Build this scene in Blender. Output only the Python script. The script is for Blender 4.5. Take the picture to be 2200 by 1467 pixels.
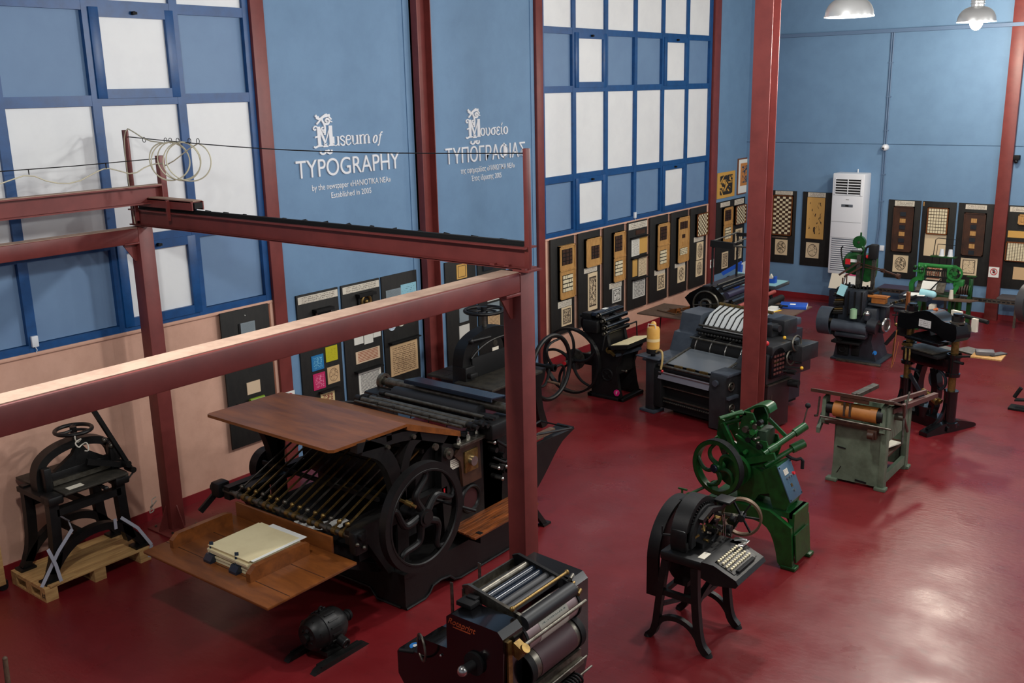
import bpy, bmesh, math, random
from mathutils import Vector, Matrix
random.seed(7)
for o in list(bpy.data.objects):
    bpy.data.objects.remove(o)
SC = bpy.context.scene
COL = SC.collection
PI = math.pi

# ------------------------------------------------------------------ camera
cam_d = bpy.data.cameras.new('camera')
cam = bpy.data.objects.new('camera', cam_d)
COL.objects.link(cam)
cam_d.sensor_width = 36.0
cam_d.lens = 34.81
cam_d.clip_start = 0.05
ROT = [[0.789916, -0.135444, 0.59807], [0.612849, 0.208076, -0.762312], [-0.021194, 0.968689, 0.247369]]
mw = Matrix(ROT).to_4x4()
mw.translation = Vector((8.745, 0.0, 4.2))
cam.matrix_world = mw
SC.camera = cam

# ------------------------------------------------------------------ world, light, exposure
w = bpy.data.worlds.new('World'); SC.world = w
w.use_nodes = True
w.node_tree.nodes['Background'].inputs[0].default_value = (0.8, 0.88, 1.0, 1)
w.node_tree.nodes['Background'].inputs[1].default_value = 0.02
SC.view_settings.view_transform = 'Standard'
SC.view_settings.look = 'None'
SC.view_settings.gamma = 1.0
SC.view_settings.use_curve_mapping = False
SC.view_settings.exposure = -0.36

LAMP_Z = 4.85
def bulb(name, loc, power, col, r=0.14):
    l = bpy.data.lights.new(name, 'POINT')
    l.shadow_soft_size = r; l.energy = power; l.color = col
    o = bpy.data.objects.new(name, l); COL.objects.link(o)
    o.location = loc
    return o
WARM = (1.0, 0.985, 0.95)
# the hall's other high bay lamps, above and beside the frame, in the rows of the two in view
for x, y, p in ((5.2, 7.9, 390), (4.6, 2.2, 350),
                (9.8, 4.5, 240), (9.8, 8.0, 260), (9.8, 11.2, 290), (9.8, 14.2, 300)):
    bulb('high_bay_light', (x, y, LAMP_Z), p, WARM)
bulb('high_bay_light', (4.85, 16.9, LAMP_Z), 320, (1.0, 0.88, 0.72), 0.2)

# ------------------------------------------------------------------ materials
def lin(c):
    return tuple((v / 255 / 12.92) if v / 255 <= 0.04045 else ((v / 255 + 0.055) / 1.055) ** 2.4 for v in c)
MATS = {}
def mat(name, rgb, rough=0.5, metal=0.0, rgb2=None, nscale=6.0, bump=0.0, bscale=60.0, spec=0.5, stretch=None, lo=0.4, hi=0.65, coat=0.0):
    m = bpy.data.materials.new(name); m.use_nodes = True
    nt = m.node_tree; b = nt.nodes['Principled BSDF']
    b.inputs['Base Color'].default_value = (*lin(rgb), 1)
    b.inputs['Roughness'].default_value = rough
    b.inputs['Metallic'].default_value = metal
    b.inputs['Specular IOR Level'].default_value = spec
    b.inputs['Coat Weight'].default_value = coat
    tc = nt.nodes.new('ShaderNodeTexCoord')
    src = tc.outputs['Object']
    if stretch:
        mp = nt.nodes.new('ShaderNodeMapping'); mp.inputs['Scale'].default_value = stretch
        nt.links.new(src, mp.inputs['Vector']); src = mp.outputs['Vector']
    if rgb2:
        n = nt.nodes.new('ShaderNodeTexNoise'); n.inputs['Scale'].default_value = nscale
        n.inputs['Detail'].default_value = 6; n.inputs['Roughness'].default_value = 0.65
        nt.links.new(src, n.inputs['Vector'])
        r = nt.nodes.new('ShaderNodeValToRGB')
        r.color_ramp.elements[0].position = lo; r.color_ramp.elements[1].position = hi
        r.color_ramp.elements[0].color = (*lin(rgb), 1); r.color_ramp.elements[1].color = (*lin(rgb2), 1)
        nt.links.new(n.outputs['Fac'], r.inputs['Fac']); nt.links.new(r.outputs['Color'], b.inputs['Base Color'])
    if bump:
        n2 = nt.nodes.new('ShaderNodeTexNoise'); n2.inputs['Scale'].default_value = bscale; n2.inputs['Detail'].default_value = 4
        nt.links.new(src, n2.inputs['Vector'])
        bp = nt.nodes.new('ShaderNodeBump'); bp.inputs['Strength'].default_value = bump; bp.inputs['Distance'].default_value = 0.01
        nt.links.new(n2.outputs['Fac'], bp.inputs['Height']); nt.links.new(bp.outputs['Normal'], b.inputs['Normal'])
    MATS[name] = m
    return m
def emit(name, rgb, k):
    m = bpy.data.materials.new(name); m.use_nodes = True
    b = m.node_tree.nodes['Principled BSDF']
    b.inputs['Base Color'].default_value = (*lin(rgb), 1)
    b.inputs['Emission Color'].default_value = (*lin(rgb), 1); b.inputs['Emission Strength'].default_value = k
    return m
def printed(name, paper, ink, kind, axes='YZ', scale=8.0, lines=14, amount=0.5):
    """paper with printed marks: kind 'text' = broken rows of ink, 'cut' = a woodcut block inside a border"""
    key = (name, axes)
    if key in MATS: return MATS[key]
    m = bpy.data.materials.new(name); m.use_nodes = True
    nt = m.node_tree; N = nt.nodes.new; b = nt.nodes['Principled BSDF']; L = nt.links.new
    b.inputs['Roughness'].default_value = 0.8
    tc = N('ShaderNodeTexCoord'); sp = N('ShaderNodeSeparateXYZ'); L(tc.outputs['Generated'], sp.inputs[0])
    ui, vi = 'XYZ'.index(axes[0]), 'XYZ'.index(axes[1])
    cb = N('ShaderNodeCombineXYZ'); L(sp.outputs[ui], cb.inputs[0]); L(sp.outputs[vi], cb.inputs[1])
    def mth(op, a, c=None, v=None):
        q = N('ShaderNodeMath'); q.operation = op; L(a, q.inputs[0])
        if c is not None: L(c, q.inputs[1])
        if v is not None: q.inputs[1].default_value = v
        return q.outputs[0]
    def inside(o, a, c):
        return mth('MULTIPLY', mth('GREATER_THAN', o, v=a), mth('LESS_THAN', o, v=c))
    u, v = sp.outputs[ui], sp.outputs[vi]
    mp = N('ShaderNodeMapping'); L(cb.outputs[0], mp.inputs['Vector'])
    n = N('ShaderNodeTexNoise'); L(mp.outputs[0], n.inputs['Vector']); n.inputs['Detail'].default_value = 3
    if kind == 'text':
        mp.inputs['Scale'].default_value = (scale * 2.2, lines, 1); n.inputs['Scale'].default_value = 1.6
        fr = mth('FRACT', mth('MULTIPLY', v, v=float(lines)))
        row = mth('LESS_THAN', fr, v=0.5)
        k = mth('MULTIPLY', row, mth('GREATER_THAN', n.outputs['Fac'], v=1 - amount))
        k = mth('MULTIPLY', k, mth('MULTIPLY', inside(u, 0.08, 0.92), inside(v, 0.06, 0.94)))
    else:
        n.inputs['Scale'].default_value = scale * 0.8; n.inputs['Distortion'].default_value = 3.0; n.inputs['Detail'].default_value = 6
        k = mth('GREATER_THAN', n.outputs['Fac'], v=1 - amount)
        ins = mth('MULTIPLY', inside(u, 0.14, 0.86), inside(v, 0.12, 0.88))
        k = mth('MULTIPLY', k, ins)
        if kind == 'seal':                       # an oval picture
            du = mth('MULTIPLY', mth('SUBTRACT', u, v=0.5), v=2.7); dv = mth('MULTIPLY', mth('SUBTRACT', v, v=0.5), v=2.5)
            d = mth('ADD', mth('MULTIPLY', du, du), mth('MULTIPLY', dv, dv))
            k = mth('MAXIMUM', mth('MULTIPLY', k, mth('LESS_THAN', d, v=0.75)), inside(d, 0.82, 1.0))
        elif kind == 'cut':
            ring = mth('SUBTRACT', mth('MULTIPLY', inside(u, 0.12, 0.88), inside(v, 0.10, 0.90)), mth('MULTIPLY', inside(u, 0.17, 0.83), inside(v, 0.14, 0.86)))
            k = mth('MAXIMUM', k, ring)
    mx = N('ShaderNodeMix'); mx.data_type = 'RGBA'
    mx.inputs[6].default_value = (*lin(paper), 1); mx.inputs[7].default_value = (*lin(ink), 1)
    L(k, mx.inputs[0]); L(mx.outputs[2], b.inputs['Base Color'])
    MATS[key] = m
    return m

# ------------------------------------------------------------------ mesh builder
def sgn(v): return (v > 0) - (v < 0)
class MB:
    def __init__(s): s.bm = bmesh.new()
    def box(s, c, d, rot=None, bev=0.0):
        mtx = Matrix.Translation(Vector(c))
        if rot is not None: mtx = mtx @ (rot if isinstance(rot, Matrix) else eul(rot))
        mtx = mtx @ Matrix.Diagonal((*d, 1))
        g = bmesh.ops.create_cube(s.bm, size=1.0, matrix=mtx)
        if bev:
            es = list({e for v in g['verts'] for e in v.link_edges})
            bmesh.ops.bevel(s.bm, geom=es, offset=bev, segments=2, profile=0.5, affect='EDGES')
        return s
    def bx(s, x0, x1, y0, y1, z0, z1, bev=0.0):
        return s.box(((x0 + x1) / 2, (y0 + y1) / 2, (z0 + z1) / 2), (abs(x1 - x0), abs(y1 - y0), abs(z1 - z0)), None, bev)
    def bar(s, p, q, wd, ht, up=(0, 0, 1), bev=0.0):
        """rectangular bar from p to q; wd across, ht along up"""
        p, q = Vector(p), Vector(q); d = (q - p); L = d.length; d.normalize()
        up = Vector(up); sd = d.cross(up)
        if sd.length < 1e-4: sd = d.cross(Vector((1, 0, 0)))
        sd.normalize(); u2 = sd.cross(d)
        R = Matrix((sd, d, u2)).transposed().to_4x4()
        return s.box((p + q) / 2, (wd, L, ht), R, bev)
    def cyl(s, p, q, r, r2=None, n=20, cap=True):
        p, q = Vector(p), Vector(q); d = q - p
        R = d.to_track_quat('Z', 'Y').to_matrix().to_4x4()
        bmesh.ops.create_cone(s.bm, cap_ends=cap, cap_tris=False, segments=n, radius1=r, radius2=r if r2 is None else r2,
                              depth=d.length, matrix=Matrix.Translation((p + q) / 2) @ R)
        return s
    def sph(s, c, r, n=14, sc=(1, 1, 1)):
        bmesh.ops.create_uvsphere(s.bm, u_segments=n, v_segments=max(6, n // 2), radius=r,
                                  matrix=Matrix.Translation(Vector(c)) @ Matrix.Diagonal((*sc, 1)))
        return s
    def tube(s, pts, r, n=8, closed=False, smooth=0):
        P = [Vector(p) for p in pts]
        for _ in range(smooth):
            Q = []
            k = len(P)
            for i in range(k if closed else k - 1):
                a, b = P[i], P[(i + 1) % k]
                Q += [a * 0.75 + b * 0.25, a * 0.25 + b * 0.75]
            if not closed: Q = [P[0]] + Q[1:-1] + [P[-1]]
            P = Q
        k = len(P); rings = []
        rr = r if isinstance(r, (list, tuple)) else None
        prev = None
        for i in range(k):
            a = P[(i - 1) % k] if (closed or i) else P[0]
            b = P[(i + 1) % k] if (closed or i < k - 1) else P[-1]
            t = (b - a).normalized()
            if prev is None:
                ref = Vector((0, 0, 1)) if abs(t.z) < 0.9 else Vector((1, 0, 0))
                x = t.cross(ref).normalized()
            else:
                x = (prev - t * prev.dot(t)).normalized()
            prev = x; y = t.cross(x)
            ra = (rr[0] + (rr[1] - rr[0]) * i / max(1, k - 1)) if rr else r
            rings.append([s.bm.verts.new(P[i] + (x * math.cos(2 * PI * j / n) + y * math.sin(2 * PI * j / n)) * ra) for j in range(n)])
        for i in range(k if closed else k - 1):
            A, B = rings[i], rings[(i + 1) % k]
            for j in range(n):
                s.bm.faces.new((A[j], A[(j + 1) % n], B[(j + 1) % n], B[j]))
        if not closed:
            s.bm.faces.new(rings[0][::-1]); s.bm.faces.new(rings[-1])
        return s
    def ring(s, c, axis, R, r, n=40, m=8, flat=None):
        """torus; flat=(radial, axial) gives a rectangular rim section instead"""
        ax = Vector(axis).normalized()
        x = ax.orthogonal().normalized(); y = ax.cross(x); c = Vector(c)
        if flat:
            a, b = flat[0] / 2, flat[1] / 2
            sec = [(-a, -b), (a, -b), (a, b), (-a, b)]
        else:
            sec = [(r * math.cos(2 * PI * j / m), r * math.sin(2 * PI * j / m)) for j in range(m)]
        rings = []
        for i in range(n):
            t = 2 * PI * i / n; rad = x * math.cos(t) + y * math.sin(t)
            rings.append([s.bm.verts.new(c + rad * (R + u) + ax * v) for u, v in sec])
        k = len(sec)
        for i in range(n):
            A, B = rings[i], rings[(i + 1) % n]
            for j in range(k): s.bm.faces.new((A[j], B[j], B[(j + 1) % k], A[(j + 1) % k]))
        return s
    def lathe(s, prof, c, axis=(0, 0, 1), n=28):
        ax = Vector(axis).normalized(); x = ax.orthogonal().normalized(); y = ax.cross(x); c = Vector(c)
        rings = []
        for r, h in prof:
            rings.append([s.bm.verts.new(c + ax * h + (x * math.cos(2 * PI * i / n) + y * math.sin(2 * PI * i / n)) * max(r, 1e-4)) for i in range(n)])
        for A, B in zip(rings, rings[1:]):
            for i in range(n): s.bm.faces.new((A[i], A[(i + 1) % n], B[(i + 1) % n], B[i]))
        return s
    def prism(s, pts, plane, a, b, smooth=0):
        """polygon in plane 'YZ','XZ','XY' pushed from a to b along the third axis"""
        P = [tuple(p) for p in pts]
        for _ in range(smooth):
            Q = []
            for i in range(len(P)):
                p, q = P[i], P[(i + 1) % len(P)]
                Q += [(p[0] * .75 + q[0] * .25, p[1] * .75 + q[1] * .25), (p[0] * .25 + q[0] * .75, p[1] * .25 + q[1] * .75)]
            P = Q
        def v3(p, t):
            return {'YZ': (t, p[0], p[1]), 'XZ': (p[0], t, p[1]), 'XY': (p[0], p[1], t)}[plane]
        A = [s.bm.verts.new(v3(p, a)) for p in P]; B = [s.bm.verts.new(v3(p, b)) for p in P]
        k = len(P)
        s.bm.faces.new(A); s.bm.faces.new(B[::-1])
        for i in range(k): s.bm.faces.new((A[i], B[i], B[(i + 1) % k], A[(i + 1) % k]))
        return s
    def strip(s, line, plane, a, b, wd):
        """a band of width wd along a polyline in a plane, pushed from a to b (curved cast legs and arches)"""
        n = len(line); Lf, Rt = [], []
        for i in range(n):
            p = line[max(0, i - 1)]; q = line[min(n - 1, i + 1)]
            dx, dy = q[0] - p[0], q[1] - p[1]; l = math.hypot(dx, dy) or 1
            h = (wd[i] if isinstance(wd, (list, tuple)) else wd) / 2
            Lf.append((line[i][0] - dy / l * h, line[i][1] + dx / l * h)); Rt.append((line[i][0] + dy / l * h, line[i][1] - dx / l * h))
        def v3(p, t):
            return {'YZ': (t, p[0], p[1]), 'XZ': (p[0], t, p[1]), 'XY': (p[0], p[1], t)}[plane]
        V = [[s.bm.verts.new(v3(p, t)) for p in side] for side in (Lf, Rt) for t in (a, b)]
        la, lb, ra, rb = V
        for i in range(n - 1):
            for A, B in ((la, lb), (lb, rb), (rb, ra), (ra, la)):
                s.bm.faces.new((A[i], A[i + 1], B[i + 1], B[i]))
        s.bm.faces.new((la[0], lb[0], rb[0], ra[0])); s.bm.faces.new((la[-1], ra[-1], rb[-1], lb[-1]))
        return s
    def ibeam(s, p, q, wd, ht, tf=0.012, tw=0.01, up=(0, 0, 1)):
        p, q = Vector(p), Vector(q); u = Vector(up).normalized()
        s.bar(p + u * (ht / 2 - tf / 2), q + u * (ht / 2 - tf / 2), wd, tf, up)
        s.bar(p - u * (ht / 2 - tf / 2), q - u * (ht / 2 - tf / 2), wd, tf, up)
        s.bar(p, q, tw, ht - tf * 2, up)
        return s
    def o(s, name, m, parent=None, ang=35, label=None):
        bmesh.ops.recalc_face_normals(s.bm, faces=s.bm.faces[:])
        if parent is not None and name not in ONE_PIECE:
            groups = pieces(s.bm)
            if 2 <= len(groups) <= 4:            # truly separate pieces become parts of their own
                first = None
                for g in groups:
                    q = MB(); mp_ = {}
                    for v in g: mp_[v] = q.bm.verts.new(v.co)
                    for f in {f for v in g for f in v.link_faces}: q.bm.faces.new([mp_[v] for v in f.verts])
                    r = q.link(name, m, parent, ang, label)
                    first = first or r
                s.bm.free()
                return first
        return s.link(name, m, parent, ang, label)
    def link(s, name, m, parent, ang, label):
        me = bpy.data.meshes.new(name); s.bm.to_mesh(me); s.bm.free()
        for p in me.polygons: p.use_smooth = True
        me.set_sharp_from_angle(angle=math.radians(ang))
        ob = bpy.data.objects.new(name, me); COL.objects.link(ob)
        me.materials.append(m)
        if parent is not None: ob.parent = parent
        if label: ob['label'] = label
        return ob
    def w(s, name, m, parent, ang=35, label=None):
        """like o(), for shapes written in room coordinates"""
        mt = Matrix.Identity(4); p = parent
        while p is not None: mt = p.matrix_basis @ mt; p = p.parent
        s.bm.transform(mt.inverted()); return s.o(name, m, parent, ang, label)
ONE_PIECE = {'window_frame', 'frame_mesh', 'red_ring', 'hand', 'print', 'outlet_frame', 'type_blocks', 'case_rim', 'initial_letter', 'serif_word', 'stamp_mark', 'panel_seam', 'board_joint', 'table_groove', 'rail_slots', 'sticker_mark', 'tape', 'printing_block', 'control_buttons', 'paint_chip', 'rail_clip', 'gripper_springs', 'gripper_row', 'anchor_bolt'}
def pieces(bm, tol=0.002):
    seen, comps = set(), []
    for v0 in bm.verts:
        if v0 in seen: continue
        st, c = [v0], []
        seen.add(v0)
        while st:
            v = st.pop(); c.append(v)
            for e in v.link_edges:
                u = e.other_vert(v)
                if u not in seen: seen.add(u); st.append(u)
        comps.append(c)
        if len(comps) > 60: return [list(bm.verts)]
    bbs = [([min(v.co[k] for v in c) - tol for k in range(3)], [max(v.co[k] for v in c) + tol for k in range(3)]) for c in comps]
    lab = list(range(len(comps)))
    def find(i):
        while lab[i] != i: i = lab[i]
        return i
    for i in range(len(comps)):
        for j in range(i):
            a, b = bbs[i], bbs[j]
            if all(a[0][k] <= b[1][k] and b[0][k] <= a[1][k] for k in range(3)): lab[find(i)] = find(j)
    out = {}
    for i, c in enumerate(comps): out.setdefault(find(i), []).extend(c)
    return list(out.values())
def eul(r):
    return Matrix.Rotation(r[2], 4, 'Z') @ Matrix.Rotation(r[1], 4, 'Y') @ Matrix.Rotation(r[0], 4, 'X')
def thing(name, label, cat, loc=(0, 0, 0), rz=0.0, group=None):
    o = bpy.data.objects.new(name, None); COL.objects.link(o)
    o.empty_display_size = 0.1
    o.location = loc; o.rotation_euler = (0, 0, rz)
    o['label'] = label; o['category'] = cat
    if group: o['group'] = group
    return o
def tag(o, label, cat, group=None):
    o['label'] = label; o['category'] = cat
    if group: o['group'] = group
    return o
def struct(o):
    o['kind'] = 'structure'; return o
def grp(name):
    o = bpy.data.objects.new(name, None); COL.objects.link(o); o.empty_display_size = 0.1
    return struct(o)
def dup(root, label=None, loc=None, rz=None):
    r = root.copy(); COL.objects.link(r)
    if loc is not None: r.location = loc
    if rz is not None: r.rotation_euler = (0, 0, rz)
    if label: r['label'] = label
    for ch in list(root.children):
        c = ch.copy(); COL.objects.link(c); c.parent = r
        for g in list(ch.children):
            d = g.copy(); COL.objects.link(d); d.parent = c
    return r
def arc(c, r, a0, a1, n=12):
    return [(c[0] + r * math.cos(math.radians(a0 + (a1 - a0) * i / n)), c[1] + r * math.sin(math.radians(a0 + (a1 - a0) * i / n))) for i in range(n + 1)]
def text(name, body, size, mtx, m, parent, ext=0.003, shear=0.0, sx=1.0, align='CENTER'):
    cu = bpy.data.curves.new(name, 'FONT'); cu.body = body; cu.size = size; cu.extrude = ext; cu.shear = shear
    cu.align_x = align; cu.align_y = 'BOTTOM_BASELINE'
    t = bpy.data.objects.new(name, cu); COL.objects.link(t)
    dg = bpy.context.evaluated_depsgraph_get(); dg.update()
    me = bpy.data.meshes.new_from_object(t.evaluated_get(dg))
    bpy.data.objects.remove(t)
    me.transform(mtx @ Matrix.Diagonal((sx, 1, 1, 1)))
    o = bpy.data.objects.new(name, me); COL.objects.link(o); me.materials.clear(); me.materials.append(m)
    o.parent = parent
    return o
def frame_mtx(o, xdir, ydir):
    x = Vector(xdir).normalized(); y = Vector(ydir).normalized(); z = x.cross(y)
    mm = Matrix((x, y, z)).transposed().to_4x4(); mm.translation = Vector(o); return mm

BLUE = mat('blue_wall_paint', (108, 143, 177), 0.62, rgb2=(103, 137, 171), nscale=3, bump=0.05, bscale=40)
FRAMEB = mat('blue_window_paint', (15, 76, 134), 0.4, rgb2=(11, 66, 119), nscale=8)
PANELB = mat('blue_window_panel', (109, 140, 175), 0.55, rgb2=(104, 134, 170), nscale=2)
PANELW = mat('white_window_panel', (232, 235, 236), 0.45, rgb2=(226, 229, 231), nscale=2)
PINK = mat('pink_plaster', (216, 170, 148), 0.7, rgb2=(206, 160, 138), nscale=4, bump=0.06)
STEEL = mat('red_steel_paint', (122, 54, 50), 0.45, rgb2=(110, 47, 44), nscale=5)
DUSTY = mat('dusty_red_steel', (184, 154, 134), 0.75, rgb2=(166, 136, 118), nscale=9)
SKIRT = mat('red_skirting_paint', (128, 26, 34), 0.45)
def floor_paint():
    m = mat('red_floor_paint', (108, 23, 28), 0.3, rgb2=(119, 32, 36), nscale=1.4, lo=0.35, hi=0.7)
    nt = m.node_tree; N = nt.nodes.new; L = nt.links.new; b = nt.nodes['Principled BSDF']
    tc = nt.nodes['Texture Coordinate']
    base = b.inputs['Base Color'].links[0].from_socket
    def noise(sc, det, stretch=None):
        n = N('ShaderNodeTexNoise'); n.inputs['Scale'].default_value = sc; n.inputs['Detail'].default_value = det
        if stretch:
            mp = N('ShaderNodeMapping'); mp.inputs['Scale'].default_value = stretch; L(tc.outputs['Object'], mp.inputs['Vector']); L(mp.outputs[0], n.inputs['Vector'])
        else: L(tc.outputs['Object'], n.inputs['Vector'])
        return n.outputs['Fac']
    def ramp(src, a, c, v0, v1):
        r = N('ShaderNodeMapRange'); L(src, r.inputs[0])
        for k, v in zip((1, 2, 3, 4), (a, c, v0, v1)): r.inputs[k].default_value = v
        return r.outputs[0]
    scuff = ramp(noise(7.3, 12), 0.58, 0.72, 0.0, 0.3)          # worn, darker scuffs with a shape of their own
    mx = N('ShaderNodeMix'); mx.data_type = 'RGBA'; L(scuff, mx.inputs[0]); L(base, mx.inputs[6]); mx.inputs[7].default_value = (*lin((78, 24, 26)), 1)
    L(mx.outputs[2], b.inputs['Base Color'])
    L(ramp(noise(2.2, 8), 0.3, 0.7, 0.24, 0.42), b.inputs['Roughness'])
    bp = N('ShaderNodeBump'); bp.inputs['Strength'].default_value = 0.16; bp.inputs['Distance'].default_value = 0.01
    L(noise(11, 6, (1.0, 2.2, 1)), bp.inputs['Height']); L(bp.outputs['Normal'], b.inputs['Normal'])
    return m
FLOORM = floor_paint()
CEIL = mat('grey_ceiling', (120, 124, 128), 0.8)
OTHERW = mat('far_side_wall_paint', (150, 160, 172), 0.7)
BLACK = mat('black_cast_iron', (12, 12, 13), 0.45, rgb2=(20, 19, 18), nscale=14, bump=0.05, spec=0.4)
BLACKG = mat('black_gloss_enamel', (10, 10, 12), 0.18, coat=0.3)
BLACKM = mat('matt_black', (11, 11, 12), 0.7, spec=0.35)
GREYM = mat('worn_grey_steel', (120, 116, 106), 0.38, 0.85, rgb2=(88, 82, 72), nscale=18)
CHROME = mat('bright_steel', (190, 188, 182), 0.2, 0.95)
BRASS = mat('worn_brass', (150, 122, 70), 0.38, 0.85, rgb2=(112, 90, 52), nscale=20)
RUBBER = mat('black_rubber_roller', (26, 27, 30), 0.5)
RUBBERG = mat('grey_rubber_roller', (60, 60, 62), 0.55)
WOODD = mat('dark_varnished_wood', (140, 80, 35), 0.33, rgb2=(88, 47, 22), nscale=2.0, stretch=(1, 5, 5), bump=0.02, lo=0.3, hi=0.75)
WOODY = mat('varnished_wood_along', (140, 76, 36), 0.33, rgb2=(70, 38, 20), nscale=3, stretch=(9, 1, 9), bump=0.03)
WOODM = mat('brown_board', (104, 80, 62), 0.6, rgb2=(78, 58, 46), nscale=5, stretch=(2, 9, 9))
PINE = mat('raw_pine', (205, 164, 106), 0.7, rgb2=(172, 130, 80), nscale=4, stretch=(10, 1, 8), bump=0.05)
CASEW = mat('type_case_wood', (196, 150, 88), 0.6, rgb2=(166, 120, 66), nscale=7, stretch=(6, 6, 1))
CASED = mat('dark_case_wood', (70, 40, 24), 0.55, rgb2=(48, 28, 18), nscale=8)
BOARDK = mat('black_stained_board', (27, 25, 22), 0.7, rgb2=(14, 13, 12), nscale=7, stretch=(3, 3, 1))
PAPER = mat('cream_paper', (236, 222, 178), 0.85, rgb2=(226, 210, 166), nscale=3)
PAPERW = mat('white_paper', (232, 232, 226), 0.85)
CARD = mat('caption_card', (222, 214, 196), 0.85)
TYPEL = mat('pale_type_metal', (226, 214, 180), 0.6)
WHITEP = mat('white_plastic', (226, 230, 236), 0.35)
GREYP = mat('grey_conduit', (92, 118, 150), 0.5)
LETTER = mat('white_letters', (232, 234, 238), 0.5)
GREENM = mat('green_machine_paint', (20, 78, 30), 0.36, rgb2=(13, 56, 21), nscale=9, bump=0.04)
ALU = mat('spun_aluminium', (206, 206, 204), 0.3, 0.55)
DGREY = mat('dark_neutral_enamel', (42, 43, 45), 0.34, rgb2=(31, 32, 34), nscale=7)
GREENL = mat('bright_green_paint', (40, 128, 56), 0.4, rgb2=(30, 100, 42), nscale=9)
SAGE = mat('grey_green_paint', (104, 118, 98), 0.5, rgb2=(84, 96, 78), nscale=6, bump=0.04)
SLATE = mat('slate_grey_enamel', (68, 75, 84), 0.32, rgb2=(56, 62, 71), nscale=6)
SLATED = mat('dark_slate_enamel', (43, 48, 55), 0.34, rgb2=(33, 37, 43), nscale=6)
NAVY = mat('navy_black_enamel', (30, 40, 54), 0.25)
CYANP = mat('pale_cyan_cover', (150, 204, 212), 0.5)
BLUEP = mat('blue_plastic', (24, 78, 178), 0.4)
REDP = mat('red_plastic', (196, 32, 40), 0.4)
YELLOWP = mat('yellowed_plastic', (214, 160, 74), 0.4, rgb2=(224, 178, 96), nscale=4)
MAGENTA = mat('magenta_sticker', (206, 24, 112), 0.5)
ROPE = mat('pale_rope', (206, 200, 186), 0.8)
WIRE = mat('dark_wire', (40, 40, 42), 0.5, 0.5)
CABLE = mat('cream_cable', (206, 200, 174), 0.6)
STRAP = mat('grey_strap', (170, 172, 184), 0.6)

# ------------------------------------------------------------------ the hall
YB = 18.96; XR = 13.5; YF = -2.6; ZC = 6.15
struct(MB().bx(-0.3, XR, YF, YB + 0.3, -0.15, 0).o('floor', FLOORM))
struct(MB().bx(-0.3, XR, YF, YB + 0.3, ZC, ZC + 0.15).o('ceiling', CEIL))
wl = MB()
wl.bx(-0.3, -0.06, YF, YB, 0, ZC)
for a, b in ((7.0, 11.82), (17.3, YB)): wl.bx(-0.06, 0, a, b, 0, ZC)
for a, b in ((7.0, 7.06), (9.13, 9.2), (9.52, 9.6), (11.7, 11.77), (17.58, 17.62)): wl.bx(0, 0.012, a, b, 0, ZC)
struct(wl.o('wall_left', BLUE))
wb = MB().bx(-0.3, XR, YB + 0.03, YB + 0.3, 0, ZC).bx(-0.06, XR, YB, YB + 0.04, 0, 3.05).bx(-0.06, XR, YB, YB + 0.04, 3.062, ZC)
struct(wb.o('wall_back', BLUE))
struct(MB().bx(XR, XR + 0.2, YF, YB + 0.3, 0, ZC).o('wall_right', OTHERW))
struct(MB().bx(-0.3, XR, YF - 0.2, YF, 0, ZC).o('wall_front', OTHERW))
# pink parapets under the two windows, with a rounded nosing and end mouldings
for i, (a, b) in enumerate(((YF, 6.84), (11.95, 17.3)), 1):
    t = MB().bx(-0.07, 0.0, a, b, 0, 1.985).bx(-0.07, 0.03, a, b, 1.955, 1.99, 0.008)
    e = b if i == 1 else b
    t.bx(-0.06, 0.025, e - 0.05, e, 0, 1.985, 0.006).bx(-0.06, 0.015, e - 0.11, e - 0.07, 0, 1.96, 0.004)
    if i == 2: t.bx(-0.06, 0.02, a, a + 0.09, 0, 1.985, 0.006)
    struct(t.o('trim_%d' % i, PINK))
sk = MB()
for a, b in ((YF, 6.84), (11.95, 17.3)): sk.bx(-0.02, 0.012, a, b, 0, 0.1)
struct(sk.o('baseboard_left', SKIRT))
struct(MB().bx(0, XR, YB - 0.012, YB + 0.01, 0, 0.1).o('baseboard_back', SKIRT))

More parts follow.
